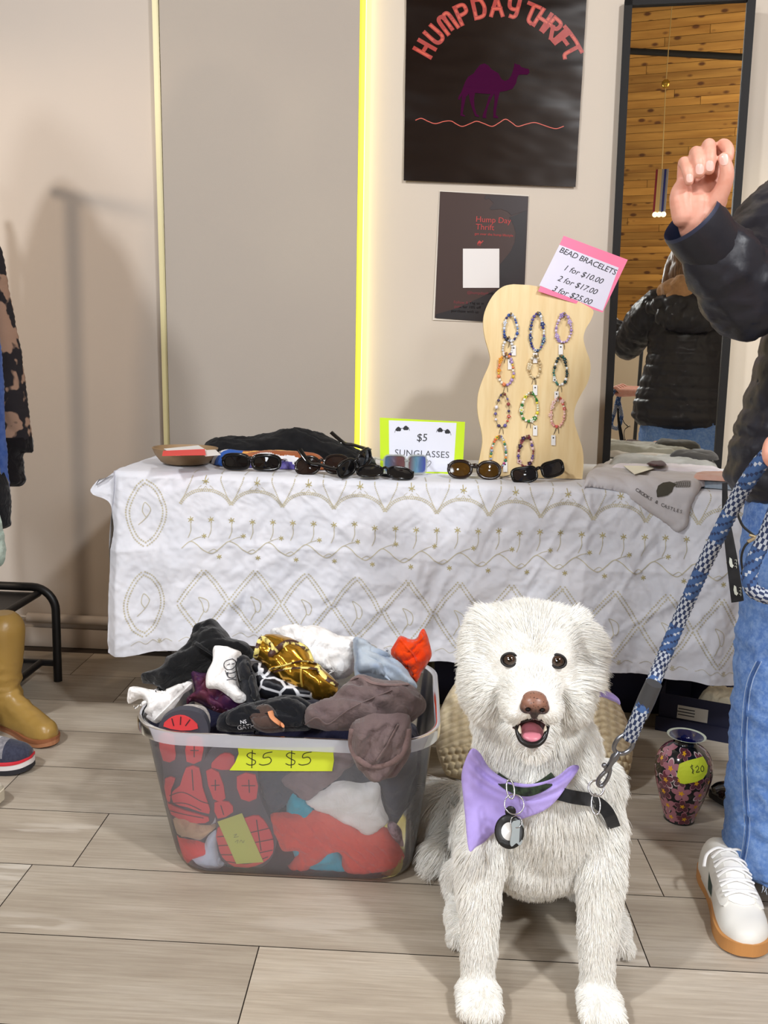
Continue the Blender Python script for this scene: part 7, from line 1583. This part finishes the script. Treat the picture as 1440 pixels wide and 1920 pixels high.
wl = WR_L; hd = np.array([-0.10, -0.075, -0.02]); hp = wl + hd * 0.9                      # left hand closed round the leash
gp = W_(1502, 842, 1.15); ax_ = gp - wl; ax_ /= np.linalg.norm(ax_); up2 = np.cross(ax_, [0.6, -0.7, 0.2]); up2 /= np.linalg.norm(up2); sd = np.cross(up2, ax_)
pl2 = [([wl, wl + ax_ * 0.05 + sd * k * 0.018, gp - ax_ * 0.022 + sd * k * 0.022], [0.024, 0.018, 0.013]) for k in (-1.5, -0.5, 0.5, 1.5)]
fg2 = [([gp - ax_ * 0.022 + sd * k * 0.022, gp + ax_ * 0.012 + up2 * 0.014 + sd * k * 0.020, gp + ax_ * 0.024 - up2 * 0.008 + sd * k * 0.019, gp + ax_ * 0.002 - up2 * 0.024 + sd * k * 0.018], [0.0115, 0.0102, 0.0096, 0.0082]) for k in (-1.5, -0.5, 0.5, 1.5)] + [([wl + ax_ * 0.03 + sd * -0.035, gp - ax_ * 0.02 - up2 * 0.022 + sd * -0.03, gp + ax_ * 0.012 - up2 * 0.028 + sd * -0.008], [0.016, 0.012, 0.009])]
LV, LF = hand(fg2, pl2)
skin = NT('skin'); sv = skin.coords('Object'); skin.link(skin.mix(skin.ramp(skin.noise(sv, 45, 3), [(0.35, (0, 0, 0)), (0.7, (1, 1, 1))]), lin((214, 150, 128)), lin((222, 164, 144))), skin.b.inputs['Base Color']); skin.b.inputs['Roughness'].default_value = 0.5; skin.b.inputs['Subsurface Weight'].default_value = 0.12; skin.b.inputs['Subsurface Radius'].default_value = (0.012, 0.005, 0.003); skin.b.inputs['Subsurface Scale'].default_value = 0.5; skin.bump(skin.noise(sv, 420, 3), 0.15, 0.0008)
g = G(); g.put(BV, BF); g.put(HV, HF); g.put(LV, LF); bodyp = g.obj('person_body', [skin.m], sharp=0); bodyp.name = 'body'; attach(bodyp, person)
nail = plain('fingernail', (232, 186, 174), 0.3)
htree = bvhtree.BVHTree.FromPolygons([tuple(v) for v in HV], HF)
for (x, y, w, h, a) in ((1293, 334, 6.5, 8, -4), (1312, 317, 8, 10, 4), (1331, 311, 7.5, 10, 4), (1357, 299, 8.5, 11, -6)):
    Pn = []; t = np.linspace(0, 2 * PI, 20, endpoint=False)
    for q in (0.0, 0.5, 1.0): Pn += [(x + q * w * math.copysign(abs(math.cos(k)) ** 0.7, math.cos(k)), y + q * h * math.copysign(abs(math.sin(k)) ** 0.8, math.sin(k))) for k in t]
    V = []
    for q in Pn:
        d = Vector(ray(*q)).normalized(); hh, nn, _, _ = htree.ray_cast(Vector(CAM), d); V.append(np.array(hh) - np.array(d) * 0.0006 if hh else W_(*q, 1.465))
    n = 20; add('fingernail', V, [(k * n + i, k * n + (i + 1) % n, (k + 1) * n + (i + 1) % n, (k + 1) * n + i) for k in range(2) for i in range(n)], nail, bodyp)
# face, hair
for s in (-1, 1):
    g = G(); g.ball(head_c + (s * 0.031, -0.0715, 0.008), (0.0125, 0.0085, 0.0060), 0, 14); e = g.obj('eye', [plain('eye_white', (236, 232, 226), 0.2)], person); g = G(); g.ball(head_c + (s * 0.031, -0.0785, 0.008), (0.0052, 0.0026, 0.0052), 0, 12); g.obj('iris', [plain('iris_hazel', (80, 58, 40), 0.1)], e)
    g = G(); g.tube(smooth_curve([head_c + (s * 0.050, -0.066, 0.026), head_c + (s * 0.033, -0.082, 0.031), head_c + (s * 0.014, -0.086, 0.027)], 4), 0.0035, 6); g.obj('eyebrow', [plain('brow_brown', (74, 52, 38), 0.8)], person)
g = G(); g.tube(smooth_curve([head_c + (-0.024, -0.080, -0.064), head_c + (0, -0.098, -0.060), head_c + (0.024, -0.080, -0.064)], 5), 0.0045, 8); g.obj('lips', [plain('lip_rose', (186, 104, 100), 0.4)], person)
H_ = []; ell(H_, head_c + (0, 0.035, 0.030), (0.090, 0.092, 0.105)); ell(H_, head_c + (0, 0.055, -0.05), (0.092, 0.070, 0.115))
for s in (-1, 1): limbs(H_, [head_c + (s * 0.066, -0.02, 0.055), head_c + (s * 0.088, 0.01, -0.02), head_c + (s * 0.090, 0.02, -0.12), head_c + (s * 0.080, 0.015, -0.17)], [0.030, 0.030, 0.030, 0.014], 14)
V, F = fuse(H_, 0.006, 5); N = vnormals(V, F); V = V + N * (0.0035 * (1 - 2 * np.abs(pn(V * (60, 60, 6)))) + 0.006 * pn(V * (14, 14, 4)))[:, None]
hairm = NT('brown_hair'); hv = hairm.coords('Object', (120, 120, 6)); hairm.link(hairm.ramp(hairm.noise(hv, 2.0, 3), [(0.3, lin((62, 42, 28))), (0.7, lin((126, 92, 62)))]), hairm.b.inputs['Base Color']); hairm.b.inputs['Roughness'].default_value = 0.45
add('hair', V, F, hairm.m, person, sharp=0)
# jacket
def seg_param(V, pts):
    best = np.full(len(V), 1e9); par = np.zeros(len(V)); acc = 0
    for a, b in zip(pts[:-1], pts[1:]):
        ab = b - a; L = np.linalg.norm(ab); t = np.clip((V - a) @ ab / L ** 2, 0, 1); d = np.linalg.norm(V - (a + t[:, None] * ab), axis=1); m = d < best; best[m] = d[m]; par[m] = acc + t[m] * L; acc += L
    return best, par
J_ = []; CUF = WR_R + (EL_R - WR_R) * 0.27
for z in np.arange(0.855, 1.365, 0.03):
    rx = np.interp(z, [0.85, 0.92, 0.995, 1.07, 1.12, 1.25, 1.36], [0.226, 0.222, 0.202, 0.186, 0.178, 0.180, 0.140]); ell(J_, (0.842, 1.745, z), (rx, np.interp(z, [0.85, 1.1, 1.36], [0.160, 0.145, 0.105]), 0.075))
limbs(J_, [SH_R + (0.02, 0, 0.0), SH_R * 0.6 + EL_R * 0.4, EL_R * 0.93 + SH_R * 0.07], [0.086, 0.084, 0.070], 24); limbs(J_, [EL_R, EL_R * 0.5 + WR_R * 0.5, CUF], [0.068, 0.059, 0.047], 24)
limbs(J_, [SH_L - (0.02, 0, 0.0), SH_L * 0.6 + EL_L * 0.4, EL_L * 0.93 + SH_L * 0.07], [0.086, 0.082, 0.068], 24); limbs(J_, [EL_L, EL_L * 0.5 + WR_L * 0.5, WR_L + (EL_L - WR_L) * 0.14], [0.066, 0.058, 0.048], 24)
JV, JF = fuse(J_, 0.0075, 5); zc = 0.795; JV[:, 2] = np.maximum(JV[:, 2], zc - 0.012 * np.sin(JV[:, 0] * 14))
dR, pR = seg_param(JV, [SH_R, EL_R, WR_R]); dL, pL = seg_param(JV, [SH_L, EL_L, WR_L]); tor = np.hypot((JV[:, 0] - 0.842) / 0.21, (JV[:, 1] - 1.745) / 0.155); arm = np.minimum(dR, dL) / 0.09 < tor * 0.95
par = np.where(dR < dL, pR, pL); N = vnormals(JV, JF)
qu = np.where(arm, 0.0050 * (np.abs(np.sin(PI * par / 0.082)) ** 0.55 - 0.6), 0.0060 * (np.abs(np.sin(PI * (JV[:, 2] + 0.012 * pn(JV * 5)) / 0.052)) ** 0.6 - 0.6)); wrk = 0.0050 * folds(JV * (13, 13, 13), 4.0) + 0.0028 * folds(JV * (30, 30, 36), 9.0)
JV = JV + N * (qu + wrk * np.where(arm, 0.75, 0.5))[:, None]
nyl = NT('black_quilted_nylon'); nv = nyl.coords('Object'); nyl.b.inputs['Base Color'].default_value = lin((30, 30, 38)); nyl.b.inputs['Roughness'].default_value = 0.42; nyl.b.inputs['Specular IOR Level'].default_value = 0.4; nyl.bump(nyl.noise(nv, 45, 4), 0.35, 0.003)
jk = add('jacket', JV, JF, nyl.m, person, sharp=0)
ad_ = (WR_R - EL_R); ad_ /= np.linalg.norm(ad_); g = G(); e1 = np.cross(ad_, [0, 1.0, 0]); e1 /= np.linalg.norm(e1); e2 = np.cross(ad_, e1); cc = CUF + ad_ * 0.048
rings = []
for q, r in ((-0.062, 0.0500), (-0.02, 0.0515), (0.008, 0.0505), (0.014, 0.0485), (0.008, 0.0460), (-0.04, 0.044)): rings += [cc + ad_ * (q + 0.006 * math.sin(a)) + (e1 * math.cos(a) + e2 * math.sin(a)) * r for a in np.linspace(0, 2 * PI, 40, endpoint=False)]
g.put(rings, grid_faces(40, 6, True), [0] * 80 + [1] * 120); g.obj('cuff', [nyl.m, plain('navy_lining', (36, 42, 66), 0.5)], jk)
Jt = bvhtree.BVHTree.FromPolygons([tuple(v) for v in JV], JF)
# hoods: tan sweatshirt hood over the black jacket hood
HD = []; 
for a in np.linspace(-0.25 * PI, 1.25 * PI, 11): ell(HD, (0.85 + 0.115 * math.cos(a), 1.775 + 0.085 * math.sin(a), 1.405 + 0.030 * math.sin(a)), (0.045, 0.042, 0.048))
ell(HD, (0.85, 1.86, 1.37), (0.120, 0.045, 0.070)); V, F = fuse(HD, 0.007, 5); N = vnormals(V, F); V += N * (0.006 * folds(V * (12, 12, 12), 2.0))[:, None]; add('tan_hood', V, F, fb('tan_fleece', (158, 122, 88)), person, sharp=0)
HD = []
for a in np.linspace(-0.1 * PI, 1.1 * PI, 9): ell(HD, (0.848 + 0.150 * math.cos(a), 1.775 + 0.10 * math.sin(a), 1.345 + 0.012 * math.sin(a)), (0.055, 0.050, 0.042))
ell(HD, (0.848, 1.885, 1.30), (0.150, 0.045, 0.070)); V, F = fuse(HD, 0.007, 5); N = vnormals(V, F); V += N * (0.007 * folds(V * (12, 12, 12), 6.0))[:, None]; add('hood', V, F, nyl.m, jk, sharp=0)
# jeans
N_ = []; ell(N_, (0.84, 1.745, 0.86), (0.180, 0.130, 0.13))
limbs(N_, [(0.776, 1.745, 0.84), (0.760, 1.720, 0.60), (0.756, 1.705, 0.42), (0.766, 1.700, 0.24), (0.772, 1.700, 0.02)], [0.116, 0.096, 0.093, 0.094, 0.098], 28); limbs(N_, [(0.925, 1.745, 0.84), (0.955, 1.74, 0.60), (0.968, 1.75, 0.40), (0.970, 1.765, 0.22), (0.970, 1.77, 0.02)], [0.120, 0.104, 0.098, 0.101, 0.106], 28)
V, F = fuse(N_, 0.008, 5); hz_ = 0.028 + 0.045 * np.clip((np.where(V[:, 0] < 0.868, 1.70, 1.77) - V[:, 1]) / 0.09, 0, 1) + 0.006 * pn(np.c_[V[:, 0] * 40, V[:, 1] * 40]); V[:, 2] = np.maximum(V[:, 2], hz_); N = vnormals(V, F); V += N * (0.0055 * folds(V * (7, 7, 12), 3.0) + 0.004 * folds(V * (16, 16, 22), 7.0) * np.exp(-((V[:, 2] - 0.16) / 0.16) ** 2) + 0.0025 * folds(V * (34, 34, 20), 5.0))[:, None]
den = NT('blue_denim'); dv_ = den.coords('Object'); n1 = den.noise(dv_, 5, 3); n2 = den.noise(dv_, 90, 4, 0.7); cA = den.mix(den.ramp(n1, [(0.3, (0, 0, 0)), (0.7, (1, 1, 1))]), lin((66, 102, 168)), lin((104, 142, 200))); den.link(den.mix(den.ramp(n2, [(0.42, (0, 0, 0)), (0.75, (0.6, 0.6, 0.6))]), cA, lin((150, 178, 216))), den.b.inputs['Base Color']); den.b.inputs['Roughness'].default_value = 0.85; den.bump(n2, 0.35, 0.001)
jn = add('jeans', V, F, den.m, person, sharp=0); jt = bvhtree.BVHTree.FromPolygons([tuple(v) for v in V], F)
thr = plain('seam_thread', (176, 196, 226), 0.8); dkd = plain('seam_denim', (62, 94, 150), 0.9)
def jean_line(px, r, mat, name, dash=None):
    P = smooth_curve(np.array(px, float), 8); L = []
    for x, y in P:
        d = Vector(ray(x, y)).normalized(); h, n_, _, _ = jt.ray_cast(Vector(CAM), d)
        if h: L.append(np.array(h) - np.array(d) * r * 0.3)
    g = G(); L = np.array(L); L[1:-1] = (L[:-2] + 2 * L[1:-1] + L[2:]) / 4; g.tube(L, r, 6, flat=0.5); return g.obj(name, [mat], jn)
sm_ = [(1424, 1240), (1408, 1275), (1400, 1320), (1396, 1400), (1398, 1480), (1402, 1550), (1396, 1600), (1386, 1640)]
jean_line([(x - 1, y) for x, y in sm_], 0.0030, dkd, 'seam'); jean_line([(x + 4, y) for x, y in sm_], 0.0014, thr, 'stitching'); jean_line([(x - 6, y) for x, y in sm_], 0.0012, thr, 'stitching')
g = G(); rg2 = random.Random(3)                                               # frayed hem threads
for cx, cy in ((0.772, 1.700), (0.970, 1.77)):
    for k in range(170):
        a = rg2.uniform(0, 2 * PI); r = 0.105; h, n_, _, _ = jt.find_nearest(Vector((cx + r * math.cos(a), cy + r * math.sin(a), 0.03))); p = np.array(h); p[2] = p[2] + 0.004; q = p + np.array([rg2.uniform(-.006, .006) + 0.004 * math.cos(a), rg2.uniform(-.006, .006) + 0.004 * math.sin(a), -rg2.uniform(0.006, 0.018)]); g.tube([p, (p + q) / 2 + (rg2.uniform(-.003, .003), 0, 0), q], 0.0006, 4)
g.obj('frayed_hem', [plain('fray_white', (206, 218, 236), 0.9)], jn)
# sneakers
def sneaker(toe_pt, rz, vis):
    sc = np.array([1.0, 1.10, 0.95]); a = math.radians(rz); R = np.array([[math.cos(a), -math.sin(a), 0], [math.sin(a), math.cos(a), 0], [0, 0, 1]]); L0 = 0.288; org = np.array(toe_pt) - R @ np.array([L0, 0, 0])
    tf = lambda V: (np.asarray(V) * sc) @ R.T + org
    root = thing('sneaker', None, None, org + R @ np.array([0.14, 0, 0])); attach(root, person)
    V, F = sole_vf(0.0, 0.026, 0.004, 0.006); add('sole', tf(V), F, plain('gum_rubber', (196, 138, 78), 0.5), root, smooth=False)
    lea = plain('white_leather', (232, 230, 224), 0.5); P = []
    Vu, Fu = loft([(0.006, 0, 0.024, 0.022, 0.060), (0.03, 0, 0.033, 0.022, 0.080), (0.07, 0, 0.034, 0.022, 0.088), (0.11, 0.001, 0.034, 0.022, 0.086), (0.15, 0.003, 0.036, 0.022, 0.074), (0.19, 0.004, 0.041, 0.022, 0.058), (0.225, 0.003, 0.042, 0.022, 0.046), (0.255, 0, 0.037, 0.024, 0.038), (0.278, -0.003, 0.022, 0.026, 0.026), (0.286, -0.004, 0.008, 0.028, 0.012)], 32)
    up = add('upper', tf(Vu), Fu, lea, root); ut = bvhtree.BVHTree.FromPolygons([tuple(v) for v in Vu], Fu)
    def onto(xy, lift):
        o = []
        for x, y in xy: h, n_, _, _ = ut.ray_cast(Vector((x, y, 0.3)), Vector((0, 0, -1))); o.append(np.array(h) + np.array(n_) * lift if h else np.array((x, y, 0.03)))
        return np.array(o)
    def panel(xy, lift, mat, name, parent=root):
        P2, tri, d = fill(smooth_curve(np.array(xy, float), 4, True), 0.004); T = onto(P2, lift); Bm = onto(P2, 0.0); F = tri + [(c + len(T), b + len(T), a + len(T)) for a, b, c in tri]; E = {}
        for t3 in tri:
            for e in ((t3[0], t3[1]), (t3[1], t3[2]), (t3[2], t3[0])): E[e] = 1
        F += [(b, a2, a2 + len(T), b + len(T)) for a2, b in E if (b, a2) not in E]; return add(name, tf(np.concatenate([T, Bm])), F, mat, parent)
    panel([(0.205, -0.020), (0.222, 0.0), (0.208, 0.024), (0.16, 0.016), (0.10, 0.015), (0.10, -0.014), (0.16, -0.014)], 0.0026, plain('tongue_white', (240, 239, 236), 0.6), 'tongue')
    panel([(0.212, -0.030), (0.205, -0.018), (0.15, -0.013), (0.10, -0.013), (0.095, -0.027), (0.15, -0.030)], 0.0036, lea, 'eyelet_panel'); panel([(0.212, 0.036), (0.205, 0.021), (0.15, 0.017), (0.10, 0.014), (0.095, 0.029), (0.15, 0.034)], 0.0036, lea, 'eyelet_panel')
    g = G(); lace = plain('lace_white', (244, 243, 242), 0.7)
    for k in range(5):
        x = 0.200 - 0.024 * k; q = onto([(x, -0.022), (x - 0.003, -0.010), (x - 0.006, 0.004), (x - 0.008, 0.018), (x - 0.010, 0.026)], 0.0068); g.tube(tf(smooth_curve(q, 4)), 0.0042, 8, flat=0.5)
        q = onto([(x - 0.012, -0.022), (x - 0.008, -0.008), (x - 0.003, 0.010), (x, 0.026)], 0.0056); g.tube(tf(smooth_curve(q, 4)), 0.0040, 8, flat=0.5)
    q = onto([(0.10, 0.0), (0.092, -0.02), (0.10, -0.034)], 0.010); 
    for s in (-1, 1): q = [np.array([0.098, 0, 0.112]), np.array([0.105, s * 0.020, 0.120]), np.array([0.115, s * 0.040, 0.108]), np.array([0.135, s * 0.048, 0.092])]; g.tube(tf(smooth_curve(q, 5)), 0.0036, 8, flat=0.6)
    g.obj('laces', [lace], root)
    for s in (-1, 1):
        g = G(); L = [(0.105, 0.040, 0.074), (0.130, 0.040, 0.070), (0.150, 0.046, 0.034), (0.122, 0.046, 0.034)]; q = []
        for u in np.linspace(0, 1, 5):
            for v in np.linspace(0, 1, 5): p = (1 - v) * ((1 - u) * np.array(L[0]) + u * np.array(L[1])) + v * ((1 - u) * np.array(L[3]) + u * np.array(L[2])); h, n_, _, _ = ut.ray_cast(Vector((p[0], s * 0.09, p[2])), Vector((0, -s, 0))); q.append(np.array(h) + np.array(n_) * 0.0014 if h else p * (1, s, 1))
        g.put(tf(q), grid_faces(5, 5), 0); g.obj('side_stripe', [plain('dark_green', (22, 58, 52), 0.5)], root)
    return root
sneaker(pZ(1404, 1800, 0.0), -95, True); sneaker(np.array([1.0, 1.545, 0.0]), -84, False)
# jacket cord and zip pull at the hem
g = G(); L = smooth_curve([W_(1382, 962, 1.50), W_(1392, 985, 1.50), W_(1406, 998, 1.495), W_(1418, 1008, 1.49)], 5); g.tube(L, 0.0022, 6); g.tube(smooth_curve([W_(1415, 1010, 1.49), W_(1398, 1022, 1.49), W_(1390, 1045, 1.495), W_(1393, 1075, 1.50)], 5), 0.0020, 6); g.ball(W_(1393, 1075, 1.50), 0.004); g.obj('drawcord', [plain('cord_black', (18, 18, 20), 0.6)], jk)
g = G(); c = W_(1416, 1010, 1.485); g.tube([c + (-0.012, 0, -0.006), c + (0.010, 0, 0.008)], 0.0035, 8); g.tube([c + (-0.010, 0, 0.006), c + (0.012, 0, 0.0)], 0.0025, 8); g.obj('zip_pull', [plain('brass_zip', (176, 160, 130), 0.3, 0.8)], jk)
# ============================================================ LEASH
def braid_mats(): return [plain('rope_blue', (58, 88, 136), 0.8), plain('rope_navy', (34, 48, 84), 0.8), plain('rope_white', (176, 182, 192), 0.8)]
def rope(name, path, r, parent, phase=0):
    P = smooth_curve(path, 40); s = np.r_[0, np.cumsum(np.linalg.norm(np.diff(P, axis=0), axis=1))]; m = int(s[-1] / 0.0042); u = np.linspace(0, s[-1], m); P = np.stack([np.interp(u, s, P[:, k]) for k in range(3)], 1); n = 16; V, F = tube_vf(P, r, n); mi = []
    th = np.tile(np.arange(n), m); ii = np.repeat(np.arange(m), n); c = P[ii]; d = V - c; L = np.linalg.norm(d, axis=1)[:, None]; V = c + d / L * (L + 0.0007 * np.where((ii + th) % 2 == 0, 1, -1)[:, None])
    for i in range(m - 1):
        for q in range(n):
            band = ((i + phase) // 13) % 2; k = (i + q) % 4
            mi.append((2 if (i + 2 * q) % 4 < 2 else 1) if band == 0 else (0 if k else (1 if (i // 2) % 3 else 2)))
    mi += [0, 0]; return add(name, V, F, braid_mats(), parent, mi, sharp=0)
lsh = thing('leash', 'blue and white braided rope leash running from the dog up to the right edge', 'leash', LEASH_END)
A0 = W_(1180, 1385, LEASH_END[1] - 0.018); TOPL = gp + np.array([0, 0, 0.004])
rope('rope', [A0, W_(1212, 1310, LEASH_END[1] - 0.030), W_(1258, 1200, 1.345), W_(1320, 1060, 1.295), W_(1380, 940, 1.235), W_(1412, 888, 1.195), W_(1438, 856, 1.18), W_(1462, 845, 1.165), TOPL], 0.0108, lsh)
rope('handle_loop', [TOPL + (0.004, -0.004, -0.01), W_(1466, 930, 1.17), W_(1438, 1000, 1.19), W_(1412, 1055, 1.20), W_(1406, 1095, 1.20), W_(1424, 1114, 1.20), W_(1456, 1112, 1.20), W_(1486, 1030, 1.19), W_(1478, 920, 1.17), TOPL + (0.012, -0.006, -0.02)], 0.0100, lsh, 5)
a, b = W_(1199, 1342, LEASH_END[1] - 0.026), W_(1226, 1281, LEASH_END[1] - 0.038); g = G(); g.tube([a, a * 0.5 + b * 0.5, b], [0.0122, 0.0130, 0.0122], 16); g.obj('sleeve', [plain('rubber_grey', (58, 58, 60), 0.6)], lsh)
gun = plain('gunmetal', (130, 132, 138), 0.28, 1.0); yl = LEASH_END[1] - 0.012
g = G(); L = smooth_curve([W_(1172, 1376, yl), W_(1158, 1386, yl), W_(1151, 1402, yl), W_(1158, 1412, yl), W_(1171, 1412, yl), W_(1184, 1402, yl), W_(1187, 1388, yl)], 6); g.tube(L, 0.0034, 10); g.obj('swivel_ring', [gun], lsh)
g = G(); L = [W_(1160, 1410, yl), W_(1152, 1420, yl), W_(1146, 1430, yl), W_(1136, 1446, yl)]; g.tube(L, [0.0042, 0.0062, 0.0046, 0.0042], 12); g.ball(W_(1133, 1435, yl - 0.004), 0.0042); L = smooth_curve([W_(1138, 1444, yl), W_(1124, 1458, yl), W_(1121, 1470, yl), W_(1128, 1474, yl), W_(1137, 1464, yl), W_(1143, 1450, yl), W_(1144, 1438, yl)], 6); g.tube(L, 0.0030, 10); g.obj('snap_hook', [gun], lsh)
# black webbing strap hanging by the table edge, with pale marks
g = G(); L = [W_(1359, 905, 1.50), W_(1360, 960, 1.50), W_(1366, 1005, 1.50), W_(1374, 1060, 1.50), (W_(1383, 1128, 1.50))]; wd = [0.0045, 0.0055, 0.0078, 0.0098, 0.0108]; P = smooth_curve(L, 6); Wd = smooth_curve(np.c_[wd, wd, wd], 6)[:, 0]
V, F = tube_vf(P, Wd, 10, flat=0.18, up=(0, 1, 0)); g.put(V, F); bag = tag(g.obj('webbing_strap', [strap]), 'black webbing strap with pale printed marks hanging from the jacket beside the leash', 'strap'); pr = PxPrint()
for y in (1058, 1100 + 10):
    x = 1371 + (y - 1058) * 0.16; pr.poly([(x - 3, y - 13), (x + 1, y - 10), (x + 2.5, y), (x + 5, y + 2), (x + 2, y + 7), (x - 2, y + 4), (x - 4, y - 4)])
    for k in range(3): pr.stroke([(x + 7, y - 8 + 6 * k), (x + 10, y - 8.6 + 6 * k), (x + 10, y - 5 + 6 * k)], 0.9, 0, smooth=False)
pr.obj('printed_marks', lambda V: np.array([pY(x, y, 1.4965) for x, y in V]), [plain('mark_pale', (186, 190, 180), 0.7)], bag)
# ============================================================ SEEN ONLY IN THE MIRROR
def mirror_pt(x, y, Y):
    p = pP(x, y, m0, mn); d = ray(x, y); d = d - 2 * mn * d.dot(mn); return p + d * ((Y - p[1]) / d[1])
a, b = mirror_pt(1185, 97, -2.6), mirror_pt(1392, 108, -2.6); e_ = b - a
g = G(); g.tube([a - e_ * 2.0, b + e_ * 1.5], 0.028, 12); tag(g.obj('ceiling_pipe', [plain('pipe_black', (28, 28, 30), 0.5)]), 'black pipe crossing the pine ceiling, reflected at the top of the mirror', 'pipe')
ra, rb_ = mirror_pt(1241, 318, -2.0), mirror_pt(1236, 398, -2.0); wpx = np.linalg.norm(mirror_pt(1251, 360, -2.0) - mirror_pt(1227, 360, -2.0)); root = thing('ribbon_ornament', 'striped blue, tan and red ribbon ornament hanging by a cord, reflected in the mirror', 'ornament', ra)
for k, (nm_, c_) in enumerate((('grey', (150, 146, 150)), ('blue', (40, 48, 120)), ('grey', (150, 146, 150)), ('tan', (214, 176, 110)), ('tan', (214, 176, 110)), ('red', (140, 34, 46)))):
    g = G(); o_ = np.array([(2.5 - k) / 6 * wpx, 0, 0]); g.box((ra + rb_) / 2 + o_, (wpx / 6 * 0.96, 0.01, abs(ra[2] - rb_[2]))); g.obj('ribbon', [plain('ribbon_' + nm_, c_, 0.7)], root, smooth=False)
for k in (-1, 0, 1): g = G(); g.ball(rb_ + (k * wpx * 0.33, 0, -0.02), wpx * 0.22); g.obj('bulb', [plain('bulb_glow', (255, 240, 200), 0.3, emit=1.6)], root)
top_ = mirror_pt(1248, 158, -2.0); g = G(); g.tube([ra, top_, top_ + (0, 0, 1.2)], 0.004, 6); g.obj('cord', [plain('cord_pale', (190, 160, 100), 0.6)], root); g = G(); g.ball(top_, 0.035); g.obj('bell', [plain('brass', (200, 160, 70), 0.25, 0.9)], root)
bc = mirror_pt(1352, 700, -1.2); bl = [(-0.10, 0.50), (0.06, 0.55), (0.14, 0.30), (0.20, -0.20), (0.22, -0.60), (-0.16, -0.60), (-0.14, -0.10)]
V, F, nt, P = lump(smooth_curve(np.array(bl), 4, True), lambda P: (bc + np.c_[P[:, 0], np.zeros(len(P)), P[:, 1]], np.tile([0, 1.0, 0], (len(P), 1))), 0.06, back=1.0, res=0.02, wr=0.02, sc=(8, 3), rnd=0.08); tag(add('blue_coat', V, F, fb('royal_blue', (38, 84, 170)), sharp=0), 'blue coat hanging at the far side of the room, reflected at the mirror edge', 'coat')
g = G(); g.tube([bc + (-0.6, 0, 0.56), bc + (0.6, 0, 0.56)], 0.012, 8); [g.tube([bc + (s * 0.6, 0, 0.56), np.array([bc[0] + s * 0.6, bc[1], 0.0])], 0.014, 8) for s in (-1, 1)]; tag(g.obj('coat_stand', [plain('stand_black', (24, 24, 24), 0.5)]), 'black rail carrying the blue coat, seen only in the mirror', 'rail')
